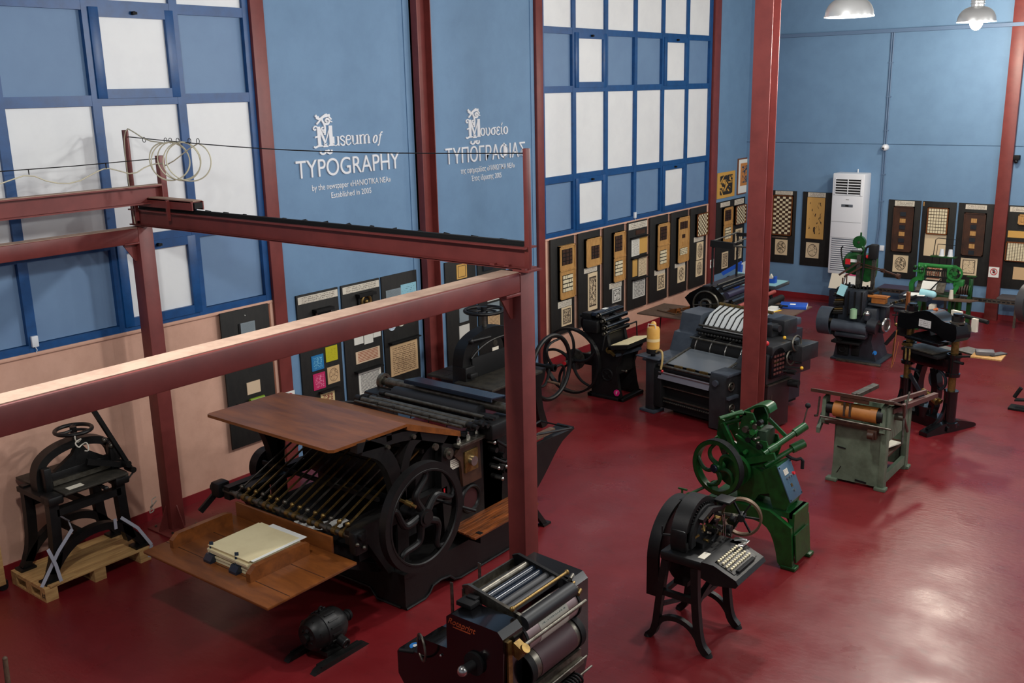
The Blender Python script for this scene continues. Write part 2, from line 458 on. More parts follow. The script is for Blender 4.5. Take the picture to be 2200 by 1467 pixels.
ZR = ((2.06, 2.80, 'mix'), (2.905, 4.125, 'white'), (4.22, 4.965, 'mix'), (5.06, 5.92, 'white'))
def window(n, edges, sash_cols, y0, y1):
    """edges: centre lines of the mullions; panels between them"""
    root = grp('window_%d' % n)
    fr = MB()
    for k, e in enumerate(edges):
        h = 0.045
        a, b = e - h, e + h
        if k == 0 or k == len(edges) - 1: a, b = max(y0, e - h), min(y1, e + h)
        fr.bx(-0.06, 0.02, a, b, 1.985, 6.0)
    for a, b in ((1.985, 2.055), (2.80, 2.905), (4.125, 4.22), (4.965, 5.06), (5.92, 6.0)): fr.bx(-0.06, 0.018, y0, y1, a, b)
    fr.o('window_frame', FRAMEB, root)
    for k in range(len(edges) - 1):
        a, b = edges[k] + 0.045, edges[k + 1] - 0.045
        for z0, z1, kind in ZR:
            if kind == 'mix' and k in sash_cols:
                s = MB(); q = 0.085
                s.bx(-0.03, 0.035, a - 0.03, a + q - 0.02, z0 - 0.03, z1 + 0.03, 0.004).bx(-0.03, 0.035, b - q + 0.02, b + 0.03, z0 - 0.03, z1 + 0.03, 0.004)
                s.bx(-0.03, 0.034, a + q - 0.022, b - q + 0.022, z0 - 0.03, z0 + q - 0.03).bx(-0.03, 0.034, a + q - 0.022, b - q + 0.022, z1 - q + 0.03, z1 + 0.03)
                so = s.o('sash', FRAMEB, root)
                MB().bx(-0.02, 0.0, a, b, z0, z1).o('white_panel', PANELW, so)
                MB().cyl((0.03, (a + b) / 2, z1 - 0.012), (0.075, (a + b) / 2, z1 - 0.012), 0.017).bx(0.055, 0.07, (a + b) / 2 - 0.012, (a + b) / 2 + 0.03, z1 - 0.024, z1).o('handle', BLACKM, so)
            else:
                MB().bx(-0.07, -0.03 if kind == 'mix' else -0.012, a, b, z0, z1).o('blue_panel' if kind == 'mix' else 'white_panel', PANELB if kind == 'mix' else PANELW, root)
window(1, [1.52, 2.42, 3.3, 4.15, 5.04, 5.94, 6.80], (4, 1), 1.45, 6.84)
window(2, [11.97, 12.785, 13.685, 14.58, 15.49, 16.365, 17.25], (1, 4), 11.93, 17.3)

# steel columns
def wall_column(label, y0, y1, prot, kind='plain'):
    m = MB()
    if kind == 'plain': m.bx(0.0, prot, y0, y1, 0, ZC, 0.004)
    else:
        m.bx(-0.02, prot, y0, y0 + 0.012, 0, ZC).bx(-0.02, prot, y1 - 0.012, y1, 0, ZC).bx(0.0, 0.03, y0, y1, 0, ZC)
    return tag(m.o('steel_column', STEEL), label, 'column')
wall_column('red steel wall column between the near blue window and the wall lettered Museum of Typography', 6.83, 7.0, 0.06)
wall_column('red steel wall column standing between the English and the Greek wall lettering', 9.25, 9.5, 0.13, 'i')
wall_column('red steel wall column between the Greek wall lettering and the far blue window', 11.79, 11.95, 0.05)
wall_column('red steel wall column at the right end of the far blue window', 17.32, 17.56, 0.06)
tag(MB().bx(4.735, 4.95, YB - 0.1, YB, 0, ZC, 0.004).o('steel_column', STEEL), 'red steel column on the back wall right of the white air conditioner', 'column')
d = MB()
d.ibeam((3.985, 10.735, 0), (3.985, 10.735, ZC), 0.21, 0.21, 0.014, 0.012, up=(0, 1, 0))
tag(d.o('steel_column', STEEL), 'tall freestanding red steel column in front of the grey offset press', 'column')

# --- ducts, conduits and small devices on the back wall
tr = MB().bx(0.5, 9.0, YB - 0.14, YB - 0.005, 5.03, 5.035).bx(0.5, 9.0, YB - 0.145, YB - 0.14, 5.03, 5.09).bx(0.5, 9.0, YB - 0.01, YB - 0.004, 5.03, 5.09)
for i in range(60): tr.bx(0.6 + i * 0.14, 0.66 + i * 0.14, YB - 0.148, YB - 0.144, 5.05, 5.07)
tag(tr.o('cable_tray', GREYP), 'long blue perforated cable tray running along the top of the back wall', 'cable tray')
c = MB()
for dx in (0.0, 0.035): c.tube([(2.74 + dx, YB - 0.02, 5.03), (2.735 + dx, YB - 0.02, 1.5), (2.71 + dx * 0.5, YB - 0.02, 1.1)], 0.011)
for z in (4.5, 3.9, 3.3, 2.5, 2.0): c.bx(2.715, 2.80, YB - 0.03, YB, z, z + 0.02)
tag(c.o('conduit', GREYP), 'pair of thin blue conduits dropping down the back wall', 'conduit')
t = thing('dome_camera', 'small white dome security camera on the back wall conduit', 'camera', (2.765, YB, 3.0))
MB().cyl((0, -0.0, 0), (0, -0.05, 0), 0.06).sph((0, -0.06, 0), 0.06, 18).o('housing', WHITEP, t)
MB().sph((-0.012, -0.103, -0.012), 0.024, 12).o('lens', BLACKG, t)
t = thing('wall_sensor', 'small black sensor beside the right hand back wall column', 'sensor', (5.0, YB, 2.86))
MB().bx(-0.05, 0.05, -0.1, 0, -0.03, 0.05, 0.01).o('housing', BLACKM, t)
MB().sph((0, -0.07, -0.055), 0.035).o('lens', BLACKG, t)
t = thing('wall_switch', 'tiny white switch at the right picture edge high on the back wall', 'switch', (5.2, YB, 2.62))
MB().bx(-0.03, 0.05, -0.03, 0, -0.04, 0.04, 0.004).o('plate', WHITEP, t)
t = thing('socket_box', 'small white socket beside the green topped press on the back wall', 'socket', (2.83, YB, 1.13))
MB().bx(-0.04, 0.04, -0.04, 0, -0.05, 0.05, 0.006).o('plate', WHITEP, t)

# --- window contact sensors
for y, z, l in ((4.155, 2.09, 'small white sensor box on the frame of the near blue window'), (14.57, 2.07, 'small white sensor box on the sill of the far blue window')):
    t = thing('window_sensor', l, 'sensor', (0.018, y, z))
    MB().bx(0, 0.03, -0.03, 0.03, -0.05, 0.05, 0.004).o('housing', WHITEP, t)
    MB().tube([(0.012, 0, -0.05), (0.02, 0.01, -0.08), (0.012, 0.0, -0.11)], 0.004, 6).o('lead', WHITEP, t)

# --- no touching signs (a hand in a red ring)
def no_touch(label, o, xd, yd, sz=0.15):
    t = thing('no_touching_sign', label, 'sign', o)
    X, Y = Vector(xd), Vector(yd); Z = X.cross(Y)
    def P(u, v, w=0.0): return X * u + Y * v + Z * w
    h = sz / 2
    m = MB(); mm = frame_mtx((0, 0, 0), xd, yd)
    m.box((0, 0, 0.002), (sz, sz * 1.08, 0.004)); m.bm.transform(mm); m.o('plate', PAPERW, t)
    m = MB(); m.ring((0, 0.008, 0.005), (0, 0, 1), sz * 0.32, 0.0, flat=(sz * 0.07, 0.004)); m.box((0, 0.008, 0.006), (sz * 0.6, sz * 0.06, 0.003), (0, 0, -PI / 4)); m.bm.transform(mm); m.o('red_ring', REDP, t)
    m = MB()
    m.box((0, -0.003, 0.0045), (sz * 0.22, sz * 0.2, 0.003))
    for k in range(4): m.box((sz * (-0.09 + 0.06 * k), sz * 0.17, 0.0045), (sz * 0.045, sz * (0.2, 0.26, 0.25, 0.18)[k], 0.003))
    m.box((sz * 0.15, sz * 0.02, 0.0045), (sz * 0.05, sz * 0.16, 0.003), (0, 0, -0.6)); m.bm.transform(mm); m.o('hand', BLACKM, t)
no_touch('white no touching sign on the column beside the near blue window', (0.065, 6.93, 0.83), (0, 1, 0), (0, 0, 1))
no_touch('white no touching sign on the column at the far end of the long window', (0.065, 17.43, 0.81), (0, 1, 0), (0, 0, 1))
no_touch('white no touching sign on the back wall column right of the green sewing machine', (4.83, YB - 0.105, 0.87), (1, 0, 0), (0, 0, 1), 0.17)

# --- air conditioner
t = thing('air_conditioner', 'tall white floor standing air conditioner against the blue back wall', 'air conditioner', (2.235, YB, 0.62))
MB().bx(-0.30, 0.30, -0.36, 0.0, 0, 1.91, 0.02).o('body', WHITEP, t)
g = MB().bx(-0.235, 0.235, -0.365, -0.34, 1.53, 1.8); g.o('outlet', BLACKM, t)
for k in range(5): MB().box((0, -0.368, 1.565 + k * 0.05), (0.46, 0.03, 0.009), (0.5, 0, 0)).o('louver', WHITEP, t)
MB().bx(-0.006, 0.006, -0.385, -0.35, 1.53, 1.8).bx(-0.25, -0.235, -0.372, -0.34, 1.51, 1.82).bx(0.235, 0.25, -0.372, -0.34, 1.51, 1.82).o('outlet_frame', WHITEP, t)
MB().bx(-0.11, 0.11, -0.364, -0.35, 1.285, 1.335, 0.004).o('display', mat('lcd_grey', (90, 98, 108), 0.3), t)
MB().bx(-0.032, 0.03, -0.366, -0.36, 1.295, 1.325).o('display_screen', BLACKM, t)
pn = MB()
for k in range(15): pn.box((0, -0.362, 0.09 + k * 0.04), (0.5, 0.012, 0.02), (0.6, 0, 0))
pn.o('intake_grille', WHITEP, t)
MB().bx(-0.255, 0.255, -0.361, -0.35, 0.065, 0.685).o('intake_shade_plate', mat('grille_shadow_grey', (90, 96, 108), 0.7), t)  # flat plate; the shade between the slats is put into its grey
MB().bx(-0.28, 0.28, -0.362, -0.35, 0.70, 0.704).bx(-0.28, 0.28, -0.362, -0.35, 1.0, 1.004).bx(-0.28, 0.28, -0.362, -0.35, 1.5, 1.504).o('panel_seam', BLACKM, t)
MB().bx(-0.03, 0.03, -0.3615, -0.35, 1.42, 1.428).o('badge', GREYM, t)
MB().cyl((0.06, -0.05, 1.91), (0.06, -0.05, 1.97), 0.012).o('pipe_stub', WHITEP, t)

# ------------------------------------------------------------------ display boards on the walls
def board(label, wall, a, z0, z1, wd, items, tilt=0.0):
    """black board; items in board fractions u (left to right), v (up): (kind, u0, u1, v0, v1, *extra)"""
    if wall == 'left': o, xd = (0.035 if a < 6.9 or 11.9 < a < 17.3 else 0.002, a, z0), (0, 1, 0)
    else: o, xd = (a, YB - 0.002, z0), (1, 0, 0)
    ax = 'YZ' if wall == 'left' else 'XZ'
    t = thing('display_board', label, 'display board', o, 0, 'black display boards')
    h = z1 - z0
    X = Vector(xd); Y = Vector((0, 0, 1)); Zn = X.cross(Y)
    T = Matrix((X, Y, Zn)).transposed().to_4x4()
    def put(mb, name, m, parent=t):
        mb.bm.transform(T); return mb.o(name, m, parent)
    put(MB().bx(0, wd, 0, h, 0.0, 0.02, 0.003), 'board', BOARDK)
    def R(u0, u1, v0, v1): return u0 * wd, u1 * wd, v0 * h, v1 * h
    for it in items:
        k, (x0, x1, y0, y1) = it[0], R(*it[1:5])
        ex = it[5:]
        if k == 'cap':
            put(MB().bx(x0, x1, y0, y1, 0.02, 0.026), 'caption_card', printed('caption_print' + ax, (214, 206, 190), (120, 110, 100), 'text', ax, 9, 4, 0.5))
        elif k in ('text', 'cut', 'seal', 'blot'):
            pal = {'': ((222, 200, 164), (64, 50, 40)), 'w': ((226, 224, 214), (90, 88, 84)), 'g': ((206, 204, 196), (40, 38, 36)),
                   'blue': ((24, 112, 168), (120, 190, 216)), 'yel': ((186, 178, 20), (150, 140, 16)), 'mag': ((190, 30, 92), (226, 140, 170)),
                   'col': ((214, 190, 140), (120, 34, 34)), 'gold': ((206, 160, 84), (70, 52, 34)), 'torn': ((206, 160, 90), (58, 40, 26)), 'slate': ((128, 140, 146), (96, 106, 112)),
                   'cyan': ((140, 190, 206), (40, 64, 84)), 'kr': ((216, 190, 160), (150, 70, 40)), 'tan': ((204, 170, 128), (120, 92, 66))}[ex[0] if ex else '']
            sc = ex[1] if len(ex) > 1 else 9; am = ex[2] if len(ex) > 2 else 0.5; ln = ex[3] if len(ex) > 3 else 14
            nm = '%s_print_%s_%s_%s_%s_%s' % (k, ex[0] if ex else 'cream', ax, sc, am, ln)
            put(MB().bx(x0, x1, y0, y1, 0.02, 0.028 if not ex or ex[0] != 'torn' else 0.045), 'print', printed(nm, pal[0], pal[1], k, ax, sc, ln, am))
        elif k == 'case':                       # shallow wooden case; extra: list of ('dark'|'type'|'small'|'pair', v0, v1) windows, dividers
            dp = 0.075
            mb = MB().bx(x0, x1, y0, y1, 0.02, dp - 0.012)
            q = 0.018
            for (aa, bb, cc, dd) in ((x0, x0 + q, y0, y1), (x1 - q, x1, y0, y1), (x0, x1, y0, y0 + q), (x0, x1, y1 - q, y1)): mb.bx(aa, bb, cc, dd, 0.02, dp)
            wm = CASED if len(ex) > 1 and ex[1] == 'dk' else CASEW
            cs = put(mb, 'type_case', wm)
            for wn in ex[0]:
                if wn[0] == 'div':
                    put(MB().bx(x0, x1, y0 + (y1 - y0) * wn[1] - 0.01, y0 + (y1 - y0) * wn[1] + 0.01, 0.06, dp + 0.006), 'divider', wm, cs); continue
                kk, uu0, uu1, vv0, vv1 = wn[:5]
                p0, p1 = x0 + (x1 - x0) * uu0, x0 + (x1 - x0) * uu1; r0, r1 = y0 + (y1 - y0) * vv0, y0 + (y1 - y0) * vv1
                if kk == 'dark':
                    put(MB().bx(p0, p1, r0, r1, 0.05, dp - 0.006), 'dark_block', BLACKM, cs)
                    mb = MB(); n1, n2 = 3, 4
                    for i in range(n1):
                        for j in range(n2):
                            mb.bx(p0 + (p1 - p0) * (i + .12) / n1, p0 + (p1 - p0) * (i + .88) / n1, r0 + (r1 - r0) * (j + .12) / n2, r0 + (r1 - r0) * (j + .88) / n2, 0.05, dp - 0.001)
                    put(mb, 'printing_block', CASED, cs)
                elif kk == 'type':
                    put(MB().bx(p0, p1, r0, r1, 0.05, dp - 0.008), 'dark_block', BLACKM, cs)
                    mb = MB(); n1, n2 = wn[5] if len(wn) > 5 else 3, 4
                    rnd = random.Random(int(p0 * 1000 + r0 * 77))
                    for j in range(n2):
                        cuts = [0] + sorted(rnd.uniform(0.15, 0.85) for _ in range(n1 - 1)) + [1]
                        for i in range(n1):
                            if cuts[i + 1] - cuts[i] < 0.1: continue
                            mb.bx(p0 + (p1 - p0) * (cuts[i] + .03), p0 + (p1 - p0) * (cuts[i + 1] - .03), r0 + (r1 - r0) * (j + .12) / n2, r0 + (r1 - r0) * (j + .85) / n2, 0.05, dp)
                    put(mb, 'type_blocks', TYPEL, cs)
                elif kk == 'lite': put(MB().bx(p0, p1, r0, r1, 0.05, dp), 'paper_square', CASEW, cs)
                elif kk == 'slatey': put(MB().bx(p0, p1, r0, r1, 0.05, dp), 'metal_square', SLATED, cs)
        elif k == 'checker':
            nx, ny = ex[0], ex[1]; off = ex[2] if len(ex) > 2 else True
            cs = put(MB().bx(x0, x1, y0, y1, 0.02, 0.06), 'type_case', CASED)
            mb = MB()
            for i in range(nx):
                for j in range(ny):
                    if off and (i + j) % 2: continue
                    g = 0.06 if off else 0.1
                    xx0 = x0 + (x1 - x0) * (0.05 + 0.9 * (i + g) / nx); xx1 = x0 + (x1 - x0) * (0.05 + 0.9 * (i + 1 - g) / nx)
                    yy0 = y0 + (y1 - y0) * (0.03 + 0.94 * (j + g) / ny); yy1 = y0 + (y1 - y0) * (0.03 + 0.94 * (j + 1 - g) / ny)
                    mb.bx(xx0, xx1, yy0, yy1, 0.05, 0.07)
            put(mb, 'type_blocks', TYPEL, cs)
            q = 0.014; mb = MB()
            for (aa, bb, cc, dd) in ((x0, x0 + q, y0, y1), (x1 - q, x1, y0, y1), (x0, x1, y0, y0 + q), (x0, x1, y1 - q, y1)): mb.bx(aa, bb, cc, dd, 0.02, 0.078)
            put(mb, 'case_rim', WOODD, cs)
        elif k == 'shelf': put(MB().bx(x0, x1, y0, y1, 0.02, 0.09), 'shelf', BLACKM)
        elif k == 'disc':
            put(MB().cyl(((x0 + x1) / 2, (y0 + y1) / 2, 0.02), ((x0 + x1) / 2, (y0 + y1) / 2, 0.028), (x1 - x0) / 2, n=28), 'round_label', printed('round_' + ax + str(ex), (206, 220, 232) if ex else (222, 216, 196), (110, 120, 150), 'text', ax, 5, 7, 0.5))
        elif k == 'relief':                      # framed box with a relief inside
            put(MB().bx(x0, x1, y0, y1, 0.02, 0.05), 'box', BLACKM)
            put(MB().bx(x0 - .02, x1 + .02, y1 - .02, y1 + .015, 0.02, 0.1), 'ledge', BLACKM)
            if ex and ex[0] == 'disc': put(MB().ring(((x0 + x1) / 2, (y0 + y1) / 2, 0.055), (0, 0, 1), (x1 - x0) * .3, 0.02).sph(((x0 + x1) / 2, (y0 + y1) / 2, 0.055), 0.03), 'medal', BRASS)
            else: put(MB().bx(x0, x0 + .012, y0 - .1, y1, 0.05, 0.07).bx(x1 - .012, x1, y0 - .1, y1, 0.05, 0.07), 'rail', CHROME)
        elif k == 'roll': put(MB().cyl((x0, (y0 + y1) / 2, 0.06), (x1, (y0 + y1) / 2, 0.06), (y1 - y0) / 2), 'roller', mat('lime_roller', (120, 150, 34), 0.4))
        elif k == 'box': put(MB().bx(x0, x1, y0, y1, 0.02, ex[1]), ex[0], ex[2])
        elif k == 'stick': put(MB().bx(x0, x1, y0, y1, 0.02, 0.03), 'wood_strip', CASEW)
    return t
Z0, Z1 = 0.45, 1.97
W1 = 0.635
CASE2 = [('dark', .14, .8, .64, .93), ('div', .54), ('type', .16, .82, .13, .45)]
board('black board on the near pink parapet with a grey plate and green roller', 'left', 6.11, Z0, Z1, W1, [
    ('text', .38, .68, .77, .90, 'slate', 20, .5, 30), ('box', .34, .38, .74, .9, 'plate_edge', .03, BLACKM), ('blot', .40, .68, .37, .46, 'kr', 3, .05), ('roll', .40, .70, .315, .345), ('box', .40, .68, .2, .3, 'tray', .04, mat('dark_green_tray', (14, 50, 22), 0.4)), ('box', .485, .495, .948, .956, 'pin', .03, PAPERW)])
board('black board with blue, yellow and magenta prints, leftmost on the blue wall', 'left', 7.165, Z0, Z1, W1, [
    ('cap', .03, .98, .93, .985), ('relief', .38, .75, .76, .86), ('blot', .24, .53, .39, .51, 'blue', 8, .45), ('blot', .59, .88, .43, .55, 'yel', 8, .4),
    ('blot', .25, .54, .235, .365, 'mag', 7, .45), ('seal', .6, .9, .25, .385, 'tan', 6, .45), ('shelf', .36, .82, .205, .215), ('blot', .4, .74, .05, .2, 'col', 8, .5)])
board('black board with a round medal, cards and an open book on the blue wall', 'left', 7.85, Z0, Z1, W1, [
    ('cap', .03, .98, .93, .985), ('relief', .38, .76, .78, .9, 'disc'), ('text', .24, .48, .5, .6, 'w', 6, .3), ('text', .50, .74, .485, .6, 'w', 6, .3), ('text', .75, .95, .52, .62, 'w', 6, .3),
    ('text', .26, .9, .34, .44, 'kr', 14, .62, 8), ('shelf', .2, .9, .275, .285), ('text', .3, .9, .08, .26, 'w', 6, .62, 18)])
board('black board with two round labels and a brown open book on the blue wall', 'left', 8.52, Z0, Z1, W1, [
    ('text', .1, .52, .77, .88, 'slate', 12, .55, 20), ('text', .52, .96, .81, .9, 'cyan', 4, .4, 6), ('text', .1, .8, .685, .715, 'w', 8, .3, 3), ('disc', .11, .33, .54, .62, 1), ('disc', .37, .6, .555, .64), ('text', .64, .93, .565, .66, 'w', 6, .5, 8),
    ('shelf', .1, .95, .43, .44), ('text', .13, .92, .14, .405, 'tan', 6, .55, 16)])
board('black board half hidden by the near gantry post with a cream certificate and grey plate', 'left', 9.705, Z0, Z1, W1, [
    ('cut', .36, .69, .83, .96, 'gold', 3, .3), ('text', .36, .5, .6, .62, 'w', 5, .4, 2), ('text', .40, .70, .43, .56, 'slate', 6, .3, 6), ('text', .38, .72, .2, .40, 'g', 6, .3, 12)])
board('black board behind the handwheel with a bold printed sheet and a newspaper cutting', 'left', 10.38, Z0, Z1, W1, [
    ('box', .17, .52, .85, .97, 'dark_plate', .04, SLATED), ('cut', .58, .92, .87, .985, 'g', 14, .6), ('cut', .30, .72, .55, .70, 'g', 9, .6), ('text', .30, .72, .43, .53, 'slate', 8, .3, 5), ('text', .30, .72, .27, .42, 'tan', 9, .55, 12)])
# the long window's parapet
board('black board leftmost below the far window with a two part wooden case', 'left', 12.07, Z0, Z1, W1, [('case', .28, .94, .37, .92, CASE2), ('cap', .28, .86, .28, .345), ('cut', .42, .86, .08, .275, '', 12, .52)])
board('black board with one square wooden block above a long strip of seals', 'left', 12.815, Z0, Z1, W1, [('case', .25, .95, .63, .93, [('dark', .34, .86, .26, .72)]), ('cap', .25, .84, .565, .62), ('cut', .42, .85, .15, .555, '', 8, .5)])
board('black board with a tall case of red blocks, third below the far window', 'left', 13.56, Z0, Z1, W1, [('case', .37, .94, .385, .93, [('dark', .1, .72, .62, .93), ('div', .5), ('type', .1, .75, .12, .42, 2)]), ('cap', .26, .86, .315, .375), ('cut', .4, .84, .15, .31, 'g', 5, .45)])
board('black board with shelves of loose papers and a newspaper, fourth below the far window', 'left', 14.31, Z0, Z1, W1, [
    ('cap', .03, .98, .915, .985), ('box', .4, .86, .845, .895, 'name_plate', .03, CASED), ('shelf', .1, 1.0, .815, .825), ('text', .18, .58, .61, .80, 'w', 8, .5, 16), ('text', .58, 1.0, .62, .82, 'gold', 8, .2, 16),
    ('shelf', .15, 1.0, .585, .595), ('text', .24, .48, .375, .57, 'gold', 8, .1, 6), ('text', .55, .97, .36, .58, '', 8, .5, 16), ('shelf', .2, .98, .335, .345), ('text', .26, .9, .12, .33, 'g', 6, .55, 14)])
board('black board with a narrow two part case, fifth below the far window', 'left', 15.05, Z0, Z1, W1, [('case', .3, .96, .37, .91, [('dark', .2, .76, .64, .93), ('div', .53), ('type', .2, .76, .12, .42, 2)]), ('cap', .26, .84, .31, .37), ('cut', .42, .85, .12, .31, '', 7, .5)])
board('black board with a slim case of three blocks and a round seal print', 'left', 15.80, Z0, Z1, W1, [('case', .3, .95, .38, .93, [('dark', .16, .84, .74, .90), ('dark', .36, .62, .54, .62), ('lite', .36, .6, .38, .46), ('type', .16, .84, .17, .32, 3)]), ('cap', .25, .85, .325, .375), ('seal', .42, .86, .13, .33, '', 7, .5)])
board('black board with a chequered type case and two crest prints, last below the far window', 'left', 16.54, Z0, Z1, W1, [('checker', .28, .97, .64, .92, 8, 10), ('cap', .22, .82, .575, .635), ('seal', .4, .82, .34, .56, '', 11, .5), ('seal', .38, .8, .13, .33, '', 13, .5)])
board('black board under the gold poster with a two part wooden case, near the room corner', 'left', 17.665, 0.55, 1.965, W1, [('cap', .24, .88, .925, .985), ('case', .36, .98, .40, .91, CASE2), ('cut', .44, .86, .05, .28, '', 9, .5)])
board('black board in the room corner with a chequered case, partly behind the steel column', 'left', 18.30, 0.55, 1.965, W1, [('cap', .22, .88, .91, .985), ('checker', .2, .95, .63, .9, 8, 10), ('seal', .36, .84, .36, .56, '', 8, .5), ('seal', .36, .84, .12, .32, '', 9, .5)])
# back wall
B0, B1, WB_ = 0.585, 2.05, 0.585
board('black board left of the air conditioner with a large chequered type case', 'back', 0.52, B0 + .09, B1 + .07, WB_, [('cap', .25, .86, .945, .995), ('checker', .2, .9, .39, .94, 6, 16), ('box', .2, .75, .345, .365, 'metal_rule', .03, CHROME), ('seal', .32, .76, .11, .325, '', 7, .5)])
board('black board with an old torn wood cut proof beside the air conditioner', 'back', 1.235, B0 + .08, B1 + .07, WB_, [('cap', .18, .78, .935, .995), ('box', .17, .79, .365, .935, 'backing', .035, CASED), ('blot', .18, .78, .375, .93, 'torn', 2.6, .44), ('seal', .2, .65, .11, .32, '', 6, .42)])
board('black board with a dark case of small squares, first right of the air conditioner', 'back', 2.895, B0, B1, WB_, [('cap', .2, .8, .925, .99), ('case', .2, .82, .35, .925, [(k, .34, .62, .86 - .145 * i - .075, .86 - .145 * i + .015) for i, k in enumerate(('slatey', 'lite', 'slatey', 'lite', 'slatey', 'lite'))], 'dk'), ('seal', .27, .74, .08, .3, '', 8, .5)])
board('black board with a pale type grid above a ruled sheet behind the green sewing machine', 'back', 3.51, B0, B1, WB_, [('stick', .02, .05, .94, .99), ('checker', .18, .8, .60, .93, 7, 8, False), ('text', .14, .78, .32, .6, '', 8, .3, 20), ('cut', .12, .74, .02, .2, 'kr', 8, .5)])
board('black board with dark case of squares and framed print left of the column', 'back', 4.13, B0, B1, WB_, [('cap', .2, .8, .93, .985), ('case', .2, .82, .37, .89, [(k, .34, .6, .84 - .15 * i - .07, .84 - .15 * i + .03) for i, k in enumerate(('lite', 'slatey', 'lite', 'slatey', 'lite', 'slatey'))], 'dk'), ('cut', .2, .68, .12, .33, '', 8, .4)])
board('black board at the right picture edge with dotted sheets', 'back', 4.95, B0, B1, WB_, [('cap', .04, .7, .925, .985), ('case', .3, 1, .78, .9, [('lite', .1, 1, .3, .7)]), ('text', .05, 1, .62, .7, 'gold', 8, .05, 3), ('checker', .04, 1.0, .34, .57, 12, 12, False), ('text', .3, 1, .12, .27, 'tan', 8, .1, 4)])
# two pictures above the corner boards
t = thing('poster', 'gold and black poster of an old machine above the corner boards', 'poster', (0.0, 17.68, 2.03))
MB().bx(0, 0.015, 0, 0.76, 0, 0.5).o('sheet', printed('gold_poster', (206, 158, 74), (34, 32, 30), 'blot', 'YZ', 3.2, 14, 0.56), t)
t = thing('framed_picture', 'framed picture with white mount and an orange image, half behind the steel column', 'picture', (0.0, 18.56, 2.03))
MB().bx(0, 0.02, 0, 0.62, 0, 0.72).o('frame', WOODD, t)
MB().bx(0.018, 0.024, 0.025, 0.595, 0.025, 0.695).o('mount', PAPERW, t)
MB().bx(0.022, 0.027, 0.1, 0.53, 0.17, 0.62).o('image', printed('orange_image', (196, 128, 66), (54, 66, 84), 'blot', 'YZ', 4.0, 14, 0.5), t)

# ------------------------------------------------------------------ steel gantry over the big press
gy0, gy1 = 5.05, 5.20
t = thing('steel_gantry', 'red steel gantry frame standing over the big wooden tabled press', 'gantry', (0, 0, 0))
for x0, x1, lab in ((4.715, 4.865, 'near red post'), (0.29, 0.44, 'far red post with bolted foot beside the pink wall')):
    c = MB().bx(x0, x1, gy0, gy1, 0.01, 3.035, 0.004)
    co = c.o('post', STEEL, t, label=lab)
    f = MB().bx(x0 - 0.12, x1 + 0.12, gy0 - 0.11, gy1 + 0.14, 0, 0.014, 0.003)
    for sx in (-1, 1):
        xx = x1 if sx > 0 else x0
        f.prism([(xx, 0.014), (xx + sx * 0.11, 0.014), (xx + sx * 0.11, 0.03), (xx, 0.26)], 'XZ', gy0 + 0.07, gy0 + 0.08)
    f.prism([(gy0, 0.014), (gy0 - 0.1, 0.014), (gy0 - 0.1, 0.03), (gy0, 0.26)], 'YZ', (x0 + x1) / 2 - 0.005, (x0 + x1) / 2 + 0.005)
    f.o('base_plate', STEEL, co)
    b = MB()
    for dx in (-0.09, 0.09):
        for dy in (-0.08, 0.1): b.cyl(((x0 + x1) / 2 + dx * 1.6, (gy0 + gy1) / 2 + dy * 1.5, 0.012), ((x0 + x1) / 2 + dx * 1.6, (gy0 + gy1) / 2 + dy * 1.5, 0.03), 0.012, n=8)
    b.o('anchor_bolt', GREYM, co)
    k = MB()
    k.bx(x0 + 0.01, x1, gy0 - 0.15, gy0, 2.885, 2.905, 0.002).prism([(gy0, 2.885), (gy0 - 0.13, 2.885), (gy0 - 0.02, 2.72), (gy0, 2.72)], 'YZ', (x0 + x1) / 2 - 0.006, (x0 + x1) / 2 + 0.006)
    k.o('bracket', STEEL, co)
nb = MB().bx(4.70, 4.865, -1.2, gy0, 2.905, 3.036, 0.012).o('near_beam', STEEL, t)
MB().bx(4.71, 4.853, -1.2, gy0 - 0.002, 3.034, 3.040).o('beam_top_dust', DUSTY, nb)
fb = MB().bx(0.28, 0.44, -1.2, gy0, 2.89, 3.03, 0.01).o('far_beam', STEEL, t)
MB().bx(0.29, 0.43, -1.2, gy0 - 0.002, 3.028, 3.034).o('beam_top_dust', DUSTY, fb)
rb = MB().ibeam((0.30, 5.12, 3.125), (4.9, 5.12, 3.125), 0.13, 0.15, 0.012, 0.01).o('rail_beam', STEEL, t)
MB().bx(0.32, 4.87, 5.055, 5.11, 3.055, 3.06).o('flange_dust', DUSTY, rb)
MB().bx(0.4, 4.86, 5.09, 5.15, 3.2, 3.206).bx(0.4, 4.86, 5.105, 5.135, 3.205, 3.232).o('rail', BLACKM, rb)
ch = MB()
for i in range(16): ch.box((0.9 + i * 0.25, 5.145, 3.215), (0.05, 0.03, 0.03), (0.3 * i, 0.2, 0.5 * i))
ch.o('rail_clip', BLACKM, rb)
MB().bx(4.87, 4.91, 5.09, 5.12, 3.04, 3.83, 0.003).o('rail_end_mast', STEEL, t)
MB().bx(4.80, 4.93, 5.05, 5.2, 3.038, 3.05).bx(4.6, 4.64, 5.06, 5.09, 3.05, 3.075).bx(4.72, 4.76, 5.06, 5.09, 3.05, 3.075).o('end_plate', STEEL, t)
m1 = MB().bx(0.29, 0.37, 5.09, 5.1, 3.04, 3.91).bx(0.29, 0.30, 5.09, 5.15, 3.04, 3.91).o('cable_mast', STEEL, t)
t = thing('crane_bridge', 'red steel travelling crane girder riding on the gantry rail beside the near window', 'crane', (0, 0, 0))
g = MB().ibeam((0.62, -1.2, 3.345), (0.62, 5.2, 3.345), 0.13, 0.16, 0.012, 0.01).bx(0.56, 0.68, 5.19, 5.2, 3.27, 3.42).o('girder', STEEL, t)
